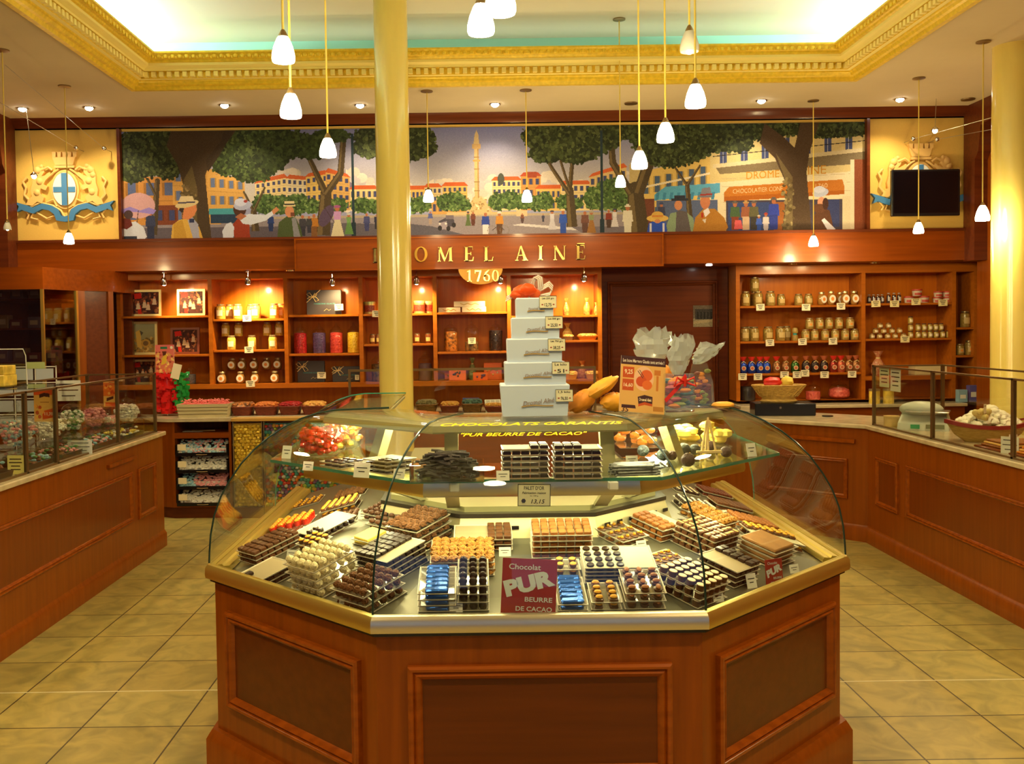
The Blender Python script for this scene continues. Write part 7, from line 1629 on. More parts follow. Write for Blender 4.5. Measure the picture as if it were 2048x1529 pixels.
# cellophane wrapped gifts
CEL = glass('cellophane', (.93, .97, .97), refl=1.6, rough=.08, alpha=.30, body=(.85, .97, .98))
CELB = glass('clear_gift_film', (.95, .98, .97), refl=1.5, rough=.06, alpha=.05, body=(.85, .97, .98))
def plume(t, cx, cy, z0, h, r, n=16, lean=0):
    rings = []
    for i in range(9):
        k = i / 8; rr = .016 + r * (k ** .7) * (1 - .45 * k * k); rings.append([(cx + lean * k + rr * math.cos(2 * PI * j / n) * random.uniform(.72, 1.2), cy + rr * .55 * math.sin(2 * PI * j / n) * random.uniform(.72, 1.2), z0 + h * k * (1 if i < 7 else random.uniform(.86, 1.1))) for j in range(n)])
    MB().loft(rings, False, False).build('cellophane_plume', CEL, t, sharp=10)
def gift(px0, px1, yb, ybox, ytop, Y, label, lean=0, red=True, mats_=None):
    k = Y / F; p = at((px0 + px1) / 2, yb, Y); w = (px1 - px0) * k; t = thing('wrapped_gift', label, 'gift', (p.x, Y, GT + .0005)); h = at(0, ybox, Y).z - at(0, yb, Y).z
    MB().bbox(-w / 2, w / 2, 0, w * .8, 0, h, .004).build('clear_box', CELB, t)
    for nm_, m_ in (('orange_sweets', ORNG), ('wrapped_bars', mat('teal_bars', (.10, .22, .22, 1))), ('pink_sweets', mat('pink_wrap', (.6, .12, .12, 1))), ('green_sweets', mat('lime_wrap', (.3, .35, .06, 1)))):
        mb = MB()
        for i in range(9): mb.ball((random.uniform(-.36, .36) * w, .03 + random.uniform(0, .4) * w, random.uniform(.1, .85) * h), .014, None, 6, 4, (1.8, .8, .7), .1)
        mb.build(nm_, m_, t)['kind'] = 'stuff'
    plume(t, 0, w * .4, h * .95, (at(0, ytop, Y).z - at(0, ybox, Y).z), w * .42, lean=lean)
    if red:
        MB().strip([(-w * .5, -.003, h * .3), (-w * .1, -.004, h * .62), (w * .2, -.004, h * .95)], .014, .001, axis=(.5, 0, -1)).build('red_ribbon', REDM, t)
        for a in (-.03, .0, .03): MB().tube([(w * .15, -.006, h * .78), (w * .15 + a, -.022, h * .9), (w * .15 + a * 1.3, -.012, h * .68), (w * .15, -.006, h * .78)], .0045, 6).build('bow_loop', REDM, t)
    return t
gift(1330, 1390, 800, 722, 645, 3.47, 'clear gift box of sweets with red ribbon bow and cellophane plume', .02)

p = at(1310, 800, 3.62); t = thing('wrapped_gift', 'orange tissue gift under a tall frosted cellophane plume', 'gift', (p.x, 3.62, GT + .0005)); OT = mat('orange_tissue', (.92, .30, .02, 1), rough=.5, noise=.3, scale=14, bump=.5)
MB().lathe([(.035, 0), (.045, .03), (.05, .08), (.0001, .09)], 0, 0, 14).build('white_pot', mat('gift_label_card', (.8, .75, .6, 1)), t)
MB().ball((0.01, 0, .125), .062, None, 14, 10, (1, .9, .75), .14).build('orange_tissue', OT, t); plume(t, -.01, 0, .15, .15, .08)
p = at(1401, 805, 3.66); t = thing('wrapped_gift', 'tall transparent pouch of mixed sweets right of the ribbon box', 'gift', (p.x, 3.66, GT + .0005))
MB().loft([[(-.05, -.02, 0), (.05, -.02, 0), (.05, .03, 0), (-.05, .03, 0)], [(-.045, -.012, .10), (.045, -.012, .10), (.045, .02, .10), (-.045, .02, .10)], [(-.03, -.002, .17), (.025, -.002, .17), (.025, .004, .17), (-.03, .004, .17)]], True, True).build('clear_pouch', CELB, t)
for nm_, m_ in (('orange_sweets', ORNG), ('dark_sweets', mat('mixed_dark_sweets', (.25, .05, .03, 1))), ('green_sweets', MATS['lime_wrap'])):
    mb = MB()
    for i in range(9): mb.ball((random.uniform(-.03, .03), .003, random.uniform(.02, .14)), .011, None, 6, 4, (1.3, .6, .8), .1)
    mb.build(nm_, m_, t)['kind'] = 'stuff'
plume(t, -.01, .0, .165, .08, .05, lean=.06)
# orange organza bundle left of the poster
def leafy(px, py, Y, wpx, hpx, label, m_, rot, ztop=GT, sq=(1, .55, .5)):
    p = at(px, py, Y); k = Y / F; o = MB().ball((0, 0, 0), wpx * k / 2, m_, 16, 10, (sq[0], sq[1], hpx / wpx), .07).build('organza_bundle', m_); o.location = (p.x, Y, max(p.z, ztop + hpx * k / 2 + .001)); o.rotation_euler = (0, rot, 0)
    return tag(o, label, 'fabric bundle')
t = thing('organza_bundle', 'orange organza wrapped sweets bundle between the box tower and the poster', 'gift', (at(1205, 815, 3.52).x, 3.55, GT + .0005)); OT2 = mat('golden_orange_tissue', (.95, .42, .03, 1), rough=.5, noise=.2, scale=12, bump=.5)
for nm_, m_, c_, r_, sq_, ro in (('organza_fold', OT2, (-.005, 0, .085), .075, (1.0, .5, .34), -.55), ('organza_fold', OT, (-.07, 0, .040), .055, (1.1, .6, .62), -.6), ('organza_fold', OT2, (.05, .0, .035), .055, (1.0, .7, .62), 0), ('card_strip', WHITE, (.01, .03, .09), .02, (.6, .2, 1.4), 0)):
    MB().ball((0, 0, 0), r_, None, 22, 14, sq_, .11 if nm_ != 'card_strip' else .02).build(nm_, m_, t, loc=c_, rot=(0, ro, 0))
tag(MB().ball((0, 0, 0), .035, None, 12, 7, (1.3, .8, .35), .08).build('orange_leaf', OT2, loc=(at(1420, 803, 3.66).x + .04, 3.62, GT + .0135)), 'single orange tissue leaf lying at the right end of the glass top', 'decoration')
# ------------------------------------------------------------------ goods in the left glass case
SUGW = candymat('white_sugared_almonds', (.80, .80, .72, 1), (.45, .45, .38, 1), 60); SUGP = candymat('rose_sugared_almonds', (.75, .25, .30, 1), (.45, .12, .18, 1), 60)
M_W, M_P, M_B = mat('dragee_white', (.82, .82, .76, 1), rough=.35), mat('dragee_pink', (.80, .35, .38, 1), rough=.35), mat('dragee_blue', (.32, .58, .72, 1), rough=.35)
M_G, M_R = mat('wrap_green', (.08, .25, .08, 1), rough=.3), mat('wrap_brown', (.18, .07, .03, 1), rough=.3)
def dragees(mb, n, fx, fy, fz, r, mats_, sq=(1.25, .85, .75)):
    for i in range(n):
        mb.ball((fx(), fy(), fz()), r, random.choice(mats_), 6, 4, sq, .05)
PZ = 1.0
pt_ = thing('glass_plate', 'long clear glass plate on low blocks inside the left glass case carrying the bonbon jars', 'shelf', (LXc - .30, 5.9, CT)); MB().box(-.17, .17, -1.55, 1.5, .085, .093).build('plate', SHELF_GLASS, pt_)
for y in (-1.5, -.5, .5, 1.45): MB().box(-.15, .15, y - .02, y + .02, 0, .085).build('block', BRN, pt_)
def lbowl(px, X, r, h, mats_, label, n=190):
    Y = X * F / (px - 952); t = thing('bonbon_jar', label, 'jar', (X, Y, CT + .0935))
    mb = MB(); 
    for i in range(n):
        z = random.uniform(.012, h * .56); k = math.sin(min(1, (z / h + .12) * 1.6) * PI / 2) if z < h * .3 else 1 - ((z / h - .3) / .32) ** 2 * .55; a = random.uniform(0, 2 * PI); q = r * .9 * k * math.sqrt(random.uniform(.35, 1))
        mb.ball((q * math.cos(a), q * math.sin(a), z), .012, random.choice(mats_), 6, 4, (1.2, .9, .8))
    mb.build('sugared_almonds', mats_[0], t)['kind'] = 'stuff'
    MB().lathe([(r * .62, 0), (r * .96, h * .12), (r, h * .28), (r * .95, h * .5), (r * .72, h * .62), (r * .7, h * .64)], 0, 0, 26).build('glass_bowl', JGL, t)
    MB().lathe([(r * .74, h * .64), (r * .62, h * .70), (r * .3, h * .76), (r * .1, h * .80), (r * .1, h * .86), (r * .16, h * .90), (r * .14, h * .95), (.0001, h)], 0, 0, 22).build('glass_lid', JGL, t)
lbowl(28, -2.78, .125, .28, [M_P, M_B, M_W], 'big lidded bonbon jar of pink, blue and white sugared almonds at the left edge')
lbowl(92, -2.76, .115, .24, [M_W], 'wide bonbon jar of white sugared almonds below the nearer orange poster')
lbowl(140, -2.84, .09, .25, [M_W, M_W, M_G], 'lidded bonbon jar of white sweets right of the nearer poster')
lbowl(184, -2.78, .09, .24, [M_P, M_P, SUGP], 'lidded bonbon jar of deep pink sugared almonds in the middle of the left case')
lbowl(250, -2.665, .10, .24, [M_W], 'lidded bonbon jar of white sugared almonds at the far end of the left case')
lbowl(215, -2.72, .06, .12, [M_P, M_W], 'small jar of pale pink sweets in front of the farther orange poster', 90)
trm = mat('dark_tray', (.10, .07, .04, 1), rough=.4)
for i, (y, ms, l) in enumerate(((4.45, [M_G, M_R, M_W], 'green and brown'), (5.02, [M_G, M_R, M_P], 'dark green'), (5.58, [M_R, M_G, M_B], 'olive mixed'), (6.12, [M_R, M_P, M_G], 'brown and pink'), (6.62, [M_R, M_G, M_P, M_B], 'many coloured'), (7.10, [YELS, M_R, M_W], 'yellow brown'))):
    t = thing('candy_tray', 'low tray of %s wrapped sweets at the bottom of the left glass case' % l, 'tray', (LXc - .19, y, CT)); w, d = .12, .24
    MB().loft([[(-w, -d, 0), (w, -d, 0), (w, d, 0), (-w, d, 0)], [(-w - .01, -d, .035), (w + .01, -d, .035), (w + .01, d, .035), (-w - .01, d, .035)], [(-w - .006, -d + .004, .035), (w + .006, -d + .004, .035), (w + .006, d - .004, .035), (-w - .006, d - .004, .035)], [(-w + .004, -d + .004, .006), (w - .004, -d + .004, .006), (w - .004, d - .004, .006), (-w + .004, d - .004, .006)]], True, True).build('tray', trm, t)
    mb = MB(); dragees(mb, 170, lambda: random.uniform(-w + .014, w - .014), lambda: random.uniform(-d + .014, d - .014), lambda: random.uniform(.016, .062), .0125, ms); mb.build('wrapped_sweets', ms[0], t)['kind'] = 'stuff'
def oposter(cx_px, X, w, h, ztop, label, seed):
    Y = X * F / (cx_px - 952); random.seed(seed)
    cv = Canvas(60, int(60 * h / w), (225, 175, 90)); H = cv.h; cv.rect(0, 0, 60, 16 if seed == 1 else 8, (210, 80, 30)); cv.poly([(16, 14), (30, 10), (46, 12), (46, 22), (30, 20), (16, 24)], (60, 34, 40)); cv.rect(18, 34, 44, 36, (150, 100, 60))
    if seed == 1: cv.poly([(24, H * .68), (58, H * .58), (58, H * .86), (24, H * .95)], (214, 84, 30)); [cv.ell(random.uniform(4, 26), random.uniform(H * .52, H * .95), 5, 5, random.choice([(235, 190, 60), (190, 80, 40), (240, 170, 80)])) for _ in range(14)]; t_ = text_mb('11,70', 10, width=24, bold=.02); P = [(q[0] + 42, H * .77 - q[2]) for q in t_.v]; [cv.poly([P[i] for i in f], (240, 210, 170)) for f in t_.f]
    else: cv.rect(0, H * .1, 60, H * .6, (222, 110, 40)); [cv.ell(random.uniform(6, 54), random.uniform(H * .15, H * .55), 6, 6, random.choice([(240, 170, 80), (200, 70, 30)])) for _ in range(12)]; cv.poly([(14, H * .68), (46, H * .60), (46, H * .70), (14, H * .80)], (60, 34, 40)); cv.rect(8, H * .84, 56, H * .98, (214, 84, 30))
    t = thing('hanging_poster', label, 'poster', (X, Y, ztop - h), (0, 0, -.15)); cv.panel('printed_sheet', w, h, t, (0, -.0006, 0)); MB().box(-w / 2, w / 2, 0, .001, 0, h).build('backing_card', WHITE, t)
oposter(85, -2.585, .134, .195, 1.352, 'orange and yellow sweets poster hanging from the left glass case rail, nearer one', 1)
oposter(217, -2.585, .098, .19, 1.352, 'orange sweets poster hanging from the left glass case rail, farther one', 2)
def note(x, y, z, w, h, label, m_, rot=0, lines=3, nm='paper_notice', tilt=0):
    t = thing(nm, label, 'notice', (x, y, z), (tilt, 0, rot)); MB().box(-w / 2, w / 2, 0, .001, 0, h).build('sheet', m_, t)
    for i in range(lines): ww = w * (.36, .40, .28, .3)[i % 4]; zz = h * (.8 - .55 * i / max(1, lines - 1)); MB().box(-ww, ww, -.0008, -.0003, zz - h * .025, zz + h * .025).build('print_line', INK, t)
    return t
PWH = mat('white_notice', (.72, .74, .70, 1), rough=.6); PYE = mat('yellow_notice', (.78, .74, .25, 1), rough=.6)
Y_ = 2.98 * F / (952 - 134); note(-2.98, Y_, 1.365 - .175, .18, .15, 'white printed notice hanging at the rear rail of the left glass case', PWH); 
Y_ = 2.54 * F / (952 - 160); note(-2.56, Y_, CT + .001, .165, .088, 'white price sign standing low behind the left front glass', PWH, -.1)
Y_ = 2.54 * F / (952 - 31); note(-2.56, Y_, CT + .001, .095, .105, 'yellow price card standing low behind the left front glass', PYE, -.1, 4)
# yellow box and acrylic stand on top of the case
st = thing('acrylic_stand', 'clear acrylic stand under the yellow gold box at the left picture edge', 'display stand', (-2.86, 5.70, 1.3712))
MB().box(-.16, .14, -.14, .14, 0, .006).build('base', ABX, st); MB().box(-.16, .14, .13, .136, .0061, .22).build('back', ABX, st); MB().tube([(.14, .133, .006), (.135, .133, .18), (.12, .133, .22), (-.16, .133, .222)], .003, 6).build('bright_edge', WHITE, st)
tag(MB().box(LXc - .55, LXc - .03, 5.45, 6.0, 1.3655, 1.371).build('glass_cover', SG), 'clear pane lying on the left glass case under the yellow box', 'glass pane')
YG = mat('yellow_gold_box', (.82, .58, .08, 1), rough=.4, noise=.35, scale=18)
t = thing('yellow_box', 'yellow gold patterned box on the acrylic stand at the left edge', 'box', (-2.88, 5.62, 1.3776)); MB().bbox(-.12, .125, 0, .16, 0, .065, .003).build('lower_box', YG, t); MB().bbox(-.12, .122, .004, .156, .066, .12, .003).build('upper_box', YG, t)
# white grid rack far left behind the case
t = thing('wire_rack', 'white gridded card rack with a pale green label behind the left glass case', 'rack', (-3.42, 7.3, 0)); 
for i in range(5): MB().box(-.24, .24, -.004, .004, .95 + i * .12, .957 + i * .12).build('cross_wire', WHITE, t)
for i in range(4): MB().box(-.24 + i * .158, -.234 + i * .158, -.004, .004, .0, 1.44).build('upright_wire', WHITE, t)
for i in range(4):
    for j in range(3): MB().box(-.22 + j * .155, -.09 + j * .155, -.012, -.006, .975 + i * .12, 1.06 + i * .12).build('card', mat('pale_blue_card', (.55, .62, .70, 1), rough=.6), t)
MB().box(.02, .16, -.014, -.0121, 1.42, 1.47).build('green_label', mat('pale_green_card', (.50, .60, .25, 1)), t)
# ------------------------------------------------------------------ drawer cabinet: open trays of sugared almonds
zz_ = [(882, 907), (915, 941), (949, 974), (981, 1007)]
for i, ((a, b_), lab, fn) in enumerate(zip(zz_, ('blue, white and pink mixed', 'white', 'blue beside pink', 'white, lowest'), (lambda x: random.choice([M_B, M_B, M_P, M_W]), lambda x: M_W, lambda x: (M_B if x < .19 + random.uniform(-.03, .03) else M_P), lambda x: M_W))):
    z1_, z0_ = at(400, a, 8.64).z, at(400, b_, 8.64).z; x0_ = .032; x1_ = w_ = (ux1 - ux0) - .032
    t = thing('almond_tray', 'black pull-out tray of %s sugared almonds in the narrow cabinet' % lab, 'tray', (ux0, 8.65, z0_)); h_ = z1_ - z0_
    mb = MB(); mb.box(x0_, x1_, -.012, .32, -.026, -.018).box(x0_, x0_ + .012, -.012, .32, -.018, h_ * .7).box(x1_ - .012, x1_, -.012, .32, -.018, h_ * .7); mb.build('tray_body', BLACK, t)
    MB().box(x0_ + .012, x1_ - .012, -.012, -.006, -.018, .004).build('front_lip', BLACK, t); MB().tube([((x0_ + x1_) / 2 - .05, -.016, -.012), ((x0_ + x1_) / 2, -.020, -.014), ((x0_ + x1_) / 2 + .05, -.016, -.012)], .003, 6).build('pull', BRONZE, t)
    mb = MB(); N_ = 300
    for q_ in range(N_):
        x = random.uniform(x0_ + .024, x1_ - .024); k = random.random(); mb.ball((x, .008 + k * .10, .004 + k * h_ * .93 + random.uniform(-.004, .004)), .0105, fn(x), 6, 4, (1.3, .8, .8), .05)
    mb.box(x0_ + .013, x1_ - .013, .03, .30, -.017, h_ * .35, M_W); mb.build('sugared_almonds', M_W, t)['kind'] = 'stuff'
    MB().box(x0_ + .02, x0_ + .095, -.022, -.019, h_ * .25, h_ * .25 + .055).build('price_label', LABEL, t)
t = thing('metal_shears', 'dim metal tool lying in the top slot of the narrow cabinet', 'tool', (ux0 + .15, 8.75, zat(405, 866, 8.65) + .002)); MB().tube([(0, 0, .006), (.22, -.03, .01)], .006, 6).build('blade', STEEL, t); MB().box(-.08, .10, -.02, .06, 0, .004).build('sheet', mat('grey_sheet', (.3, .3, .32, 1)), t)
# clear bulk bins
GW = mat('gold_wrapper', (.95, .68, .07, 1), rough=.3, metal=.3); CW = [mat('wrap_' + n_, c_, rough=.22, metal=.3) for n_, c_ in (('teal', (.05, .35, .35, 1)), ('orange', (.85, .25, .03, 1)), ('violet', (.25, .12, .35, 1)), ('lime', (.35, .5, .06, 1)), ('scarlet', (.7, .05, .03, 1)), ('silver', (.6, .6, .6, 1)), ('amber', (.8, .5, .1, 1)))]
BX0, BX1 = at(464, 900, 8.65).x + .012, at(690, 900, 8.65).x
def bulkbin(x0, x1, ms, label, n):
    t = thing('candy_bin', label, 'bin', ((x0 + x1) / 2, 8.62, 0)); w = (x1 - x0) / 2 - .004; zt_ = CT - .035
    MB().box(-w, w, .1, .118, .1, zt_).build('back', W_DARK, t); MB().box(-w, w, 0, .1, 0, .1).build('foot', W_DARK, t)
    MB().box(-w, w, .0, .004, .1, zt_).build('clear_front', JGL, t); MB().box(-w, -w + .005, .0041, .0999, .1, zt_).build('side', ALU, t); MB().box(w - .005, w, .0041, .0999, .1, zt_).build('side', ALU, t)
    mb = MB(); s_ = .034; nx = int((2 * w - .02) / s_); nz = int((zt_ - .13) / (s_ * .8))
    for i in range(nx):
        for j in range(nz): mb.ball((-w + .018 + (i + .5 * (j % 2)) * s_ + random.uniform(-.005, .005), .028 + random.uniform(-.006, .01), .118 + j * s_ * .8 + random.uniform(-.004, .004)), .0195, random.choice(ms), 6, 4, (random.uniform(.8, 1.3), .8, random.uniform(.7, 1.1)), .15)
    mb.box(-w + .006, w - .006, .045, .098, .105, zt_ - .02, ms[0]); mb.build('wrapped_candies', ms[0], t)['kind'] = 'stuff'
bulkbin(BX0, at(527, 900, 8.65).x, [GW], 'clear bin packed with gold wrapped candies right of the narrow cabinet', 0)
bulkbin(at(527, 900, 8.65).x + .005, BX1, CW, 'clear bin packed with many coloured wrapped candies beside the gold one', 0)
tag(MB().bbox(BX0 - .005, BX1 + .02, 8.60, 8.715, CT - .03, CT, .003).build('bin_top', mat('honey_oak_top', (.62, .36, .08, 1), rough=.35)), 'honey coloured wooden top over the two clear candy bins', 'counter top')
# pale crate, baskets
CRATE = mat('pale_crate_wood', (.62, .55, .32, 1), rough=.6, noise=.2, scale=8, stretch=(.4, 1, 8))
SHRED = mat('pink_shred', (.85, .22, .20, 1), rough=.5)
p = at(413, 832, 8.85); t = thing('wooden_crate', 'pale wooden crate heaped with shredded pink sweets on the narrow cabinet', 'crate', (p.x, 8.83, CT + .0005)); w = 103 * 8.85 / F / 2
mb = MB(); rr = lambda k, z: [(-w * k, -.11 * k, z), (w * k, -.11 * k, z), (w * k, .11 * k, z), (-w * k, .11 * k, z)]
mb.loft([rr(.92, 0), rr(1, .12), rr(.97, .12), rr(.9, .008)], True, True); mb.build('crate_body', CRATE, t)
for z in (.03, .06, .09): MB().box(-w * (.93 + z * .5), w * (.93 + z * .5), -.11 * (.94 + z * .5) - .003, -.11 * (.93 + z * .5), z - .0015, z + .0015).build('slat_gap', BRN, t)
mb = MB()
for i in range(260):
    x, y, z = random.uniform(-w * .88, w * .88), random.uniform(-.09, .09), .125 + random.uniform(-.01, .03); a = random.uniform(0, PI); mb.merge(MB().tube([(x, y, z), (x + .02 * math.cos(a), y + .02 * math.sin(a), z + random.uniform(-.008, .012))], .0035, 4))
mb.box(-w * .86, w * .86, -.09, .09, .02, .12); mb.build('pink_shreds', SHRED, t)['kind'] = 'stuff'
RB = mat('red_basket', (.28, .05, .02, 1), rough=.5, col2=(.12, .02, .01, 1), scale=30, stretch=(1, 1, 6), bump=.6)
def multimat(px0, px1, cm, label, Y=8.93, d=.2, h=.075, wm=None):
    p = at((px0 + px1) / 2, 820, Y); w = (px1 - px0) * Y / F * .97; EXTRA[cm.name] = cm; return basket(None, CT + .0005, Y, w, d, h, cm, label, wm or RB, x=p.x, nm='candy_basket')
multimat(465, 509, MATS['mixed_wrapped_candies'], 'red basket of white and orange sweets right of the pale crate'); multimat(511, 558, OBG, 'red basket of orange and beige sweets, second from the crate'); multimat(560, 603, CRD, 'red basket of dark red sweets, third from the crate'); multimat(605, 655, YBG, 'red basket of yellow sweets behind the top of the curved glass'); multimat(660, 745, CMX, 'red basket of mixed sweets just left of the column')
multimat(831, 876, mat('grey_green_sweets', (.25, .22, .12, 1), noise=.5, scale=40), 'brown wicker basket of dull sweets just right of the column', wm=MATS['wicker']); multimat(880, 920, YBG, 'basket heaped high with gold and orange sweets right of the column', h=.06); multimat(923, 966, mat('blue_green_sweets', (.10, .22, .22, 1), noise=.6, scale=50, rough=.2), 'wicker basket of shiny blue green sweets', wm=MATS['wicker'])
multimat(968, 1008, YBG, 'basket of orange sweets at the left foot of the box tower', h=.05); multimat(1140, 1186, OBG, 'basket of orange wrapped sweets at the right foot of the box tower', h=.06)
plainbox(925, 958, 768, 792, 9.1, mat('royal_blue_box', (.03, .07, .28, 1), rough=.3), 'royal blue box behind the blue green basket', CT, .08)
t = thing('plastic_tray', 'white compartment tray leaning beside the box tower', 'tray', (at(988, 810, 8.85).x, 8.86, CT + .001), (-.5, 0, .2)); MB().bbox(-.075, .075, 0, .02, 0, .13, .003).build('tray', mat('white_plastic', (.75, .74, .70, 1)), t)
for i in range(3):
    for j in range(3): MB().box(-.062 + i * .045, -.028 + i * .045, -.002, -.0002, .012 + j * .04, .042 + j * .04).build('compartment', mat('grey_plastic', (.5, .48, .45, 1)), t)
# glass cabinet frame standing on the back counter
t = thing('glass_case', 'low brown framed glass case on the back counter behind the column and tower', 'glass case', (at(697, 740, 8.77).x, 8.83, CT)); w_ = at(1190, 740, 8.8).x - t.location.x; hz = at(900, 737, 8.8).z - CT
for x in (0, w_): MB().box(x - .011, x + .011, -.011, .011, 0, hz).build('frame_bar', BRN, t)
MB().box(.011, w_ - .011, -.011, .011, hz - .022, hz).build('top_bar', BRN, t); MB().box(.011, w_ - .011, -.003, .003, .0, hz - .022).build('glass_pane', SG, t)
# candy tree on the left
p = at(333, 815, 8.95); t = thing('candy_tree', 'upright bundle of red and green twisted sweets with a pink header card', 'sweets display', (p.x, 8.98, CT + .0005)); 
RC, GC = mat('red_twist_sweets', (.72, .015, .015, 1), rough=.2, coat=.5), mat('green_twist_sweets', (.02, .35, .06, 1), rough=.2, coat=.5)
def twists(cx, r, z0, z1, n, m_, nm):
    mb = MB()
    for i in range(n):
        a = random.uniform(0, 2 * PI); z = random.uniform(z0, z1); x, y = cx + r * math.cos(a), r * .8 * math.sin(a); dx, dy = math.cos(a), math.sin(a)
        mb.loft([[(x + (dx * s_ * .034) + q_[0] * k_, y + (dy * s_ * .034), z + s_ * .012 + q_[1] * k_) for q_ in ((-1, -1), (1, -1), (1, 1), (-1, 1))] for s_, k_ in ((-.3, .004), (.2, .012), (.6, .006), (1.1, .014))], True, True)
    mb.cyl(cx, 0, z0, z1, r * .8, 10); mb.build(nm, m_, t)['kind'] = 'stuff'
twists(0, .075, .02, .39, 170, RC, 'red_sweets'); twists(.125, .035, .03, .40, 80, GC, 'green_sweets')
MB().cyl(0, 0, 0, .62, .006, 8).build('pole', ALU, t)
cv = Canvas(44, 60, (205, 90, 90)); cv.grad(0, 0, 44, 60, (205, 100, 100), (215, 130, 90)); cv.rect(12, 4, 28, 9, (40, 110, 80)); cv.ell(38, 6, 3, 3, (230, 220, 200)); cv.specks(0, 16, 44, 60, 60, [(220, 160, 90), (205, 80, 70), (225, 190, 110), (150, 60, 50)], (2, 4)); cv.poly([(16, 14), (26, 14), (24, 26), (18, 26)], (90, 40, 30)); cv.poly([(18, 24), (28, 20), (24, 40), (12, 44)], (220, 180, 60)); cv.panel('header_picture', .175, .26, t, (-.01, -.012, .40))
MB().box(-.0975, .0775, -.011, -.007, .40, .66).build('header_card', WHITE, t); MB().box(-.03, .05, -.09, -.088, .36, .50).build('price_label', LABEL, t, rot=(0, .25, 0))
# ------------------------------------------------------------------ right counter
t = thing('cash_box', 'flat black box carrying the wicker basket on the right corner counter', 'box', (2.60, 8.12, CT + .0005), -.12); MB().bbox(-.25, .25, 0, .27, 0, .105, .005).build('box', BLACK, t); MB().cyl(0, 0, 0, .004, .010, 12).build('lock', CHROME, t, loc=(-.04, .0, .07), rot=(PI / 2, 0, 0))
WK = mat('pale_wicker', (.72, .48, .12, 1), rough=.55, col2=(.38, .22, .05, 1), scale=26, stretch=(1, 1, 7), bump=.9)
t = thing('wicker_basket', 'pale woven basket with red and yellow tissue flowers on the black box', 'basket', (2.585, 8.25, CT + .108))
MB().lathe([(.15, 0), (.16, .012), (.14, .03), (.15, .045), (.225, .14), (.235, .148), (.225, .152), (.14, .052), (.0001, .05)], 0, 0, 30, sy=.6).build('woven_bowl', WK, t)
for i in range(26):
    a = 2 * PI * i / 26; MB().tube([(.158 * math.cos(a), .095 * math.sin(a), .05), (.192 * math.cos(a + .14), .115 * math.sin(a + .14), .095), (.23 * math.cos(a + .28), .138 * math.sin(a + .28), .146)], .005, 5).build('wicker_strand', WK, t)
MB().ball((-.06, -.03, .175), .06, None, 12, 8, (1.3, .9, .7), .2).build('red_tissue', REDM, t); MB().ball((.06, -.04, .18), .052, None, 12, 8, (1.1, .9, .8), .2).build('yellow_tissue', YELS, t)
tag(MB().lathe([(.045, 0), (.045, .008), (.0001, .009)], 2.92, 8.02, 20, z=CT + .0005).build('black_coaster', BLACK), 'small flat black dish on the marble right of the black box', 'dish')
SCG = mat('pale_grey_scale', (.55, .60, .52, 1), rough=.4)
t = thing('weighing_scale', 'pale grey green shop scale with display behind the right glass', 'scale', (3.24, 6.98, CT + .0005), -.5)
MB().loft([[(-.17, -.12, 0), (.17, -.12, 0), (.17, .14, 0), (-.17, .14, 0)], [(-.165, -.11, .05), (.165, -.11, .05), (.165, .14, .07), (-.165, .14, .07)], [(-.15, -.03, .10), (.15, -.03, .10), (.15, .13, .12), (-.15, .13, .12)]], True, True).build('housing', SCG, t)
MB().ball((0, 0, 0), .12, None, 18, 9, (1.25, .8, .5)).build('dome_cover', SCG, t, loc=(-.02, .04, .14)); MB().bbox(-.12, .17, -.12, .10, .125, .135, .003).build('weighing_plate', STEEL, t)
MB().box(.02, .14, -.1255, -.1215, .015, .045).build('display', mat('lcd_green_grey', (.18, .22, .14, 1), rough=.2), t); MB().box(-.08, -.02, -.1255, -.1215, .012, .042).build('green_keys', mat('green_keys', (.02, .35, .15, 1)), t)
t = thing('round_wooden_box', 'small round bent wood box in the corner of the right glass case', 'box', (3.10, 7.20, CT + .0005)); MB().cyl(0, 0, 0, .062, .055, 26).build('side', mat('bent_wood', (.62, .42, .12, 1), rough=.5), t); MB().lathe([(.057, .063), (.057, .078), (.0001, .079)], 0, 0, 26).build('lid', MATS['bent_wood'], t)
# boat shaped basket heaped with white nougat
t = thing('boat_basket', 'boat shaped straw basket with dark red rim heaped with white nougat', 'basket', (3.30, 6.22, CT + .0005)); BW = mat('straw', (.62, .42, .12, 1), rough=.6, col2=(.42, .26, .06, 1), scale=30, stretch=(1, 1, 8), bump=.8)
def boat(k, z, lift): return [(.25 * k * math.cos(a) * (1 + .08 * abs(math.cos(a))), .15 * k * math.sin(a) * (1 - .25 * abs(math.cos(a))), z + lift * (abs(math.cos(a)) ** 3)) for a in np.linspace(0, 2 * PI, 32, endpoint=False)]
MB().loft([boat(.55, 0, 0), boat(.8, .04, .01), boat(1, .10, .035), boat(.96, .10, .035), boat(.6, .03, 0)], True, True).build('straw_hull', BW, t)
MB().loft([boat(1.01, .088, .035), boat(1.03, .088, .035), boat(1.03, .112, .036), boat(.95, .112, .036), boat(.95, .10, .035)], False, False).build('red_rim', mat('dark_red_band', (.28, .02, .02, 1)), t)
NG = Proto(tag(rough_ball(.032, .22, (1.25, .9, .6), 9, 6).build('nougat_chunk', mat('white_nougat', (.97, .94, .78, 1), rough=.6, bump=.4, bscale=60)), 'white nougat chunk heaped in the boat shaped basket', 'nougat', 'white nougat chunks in the boat basket'))
for i in range(74):
    a = random.uniform(0, 2 * PI); r = math.sqrt(random.random()); z = .055 + (.11 * (1 - r) + .045) * (1 if i > 20 else .55); NG.put((3.30 + .19 * r * math.cos(a), 6.22 + .09 * r * math.sin(a), CT + z), (random.uniform(-.3, .3), random.uniform(-.3, .3), random.uniform(0, 3)))
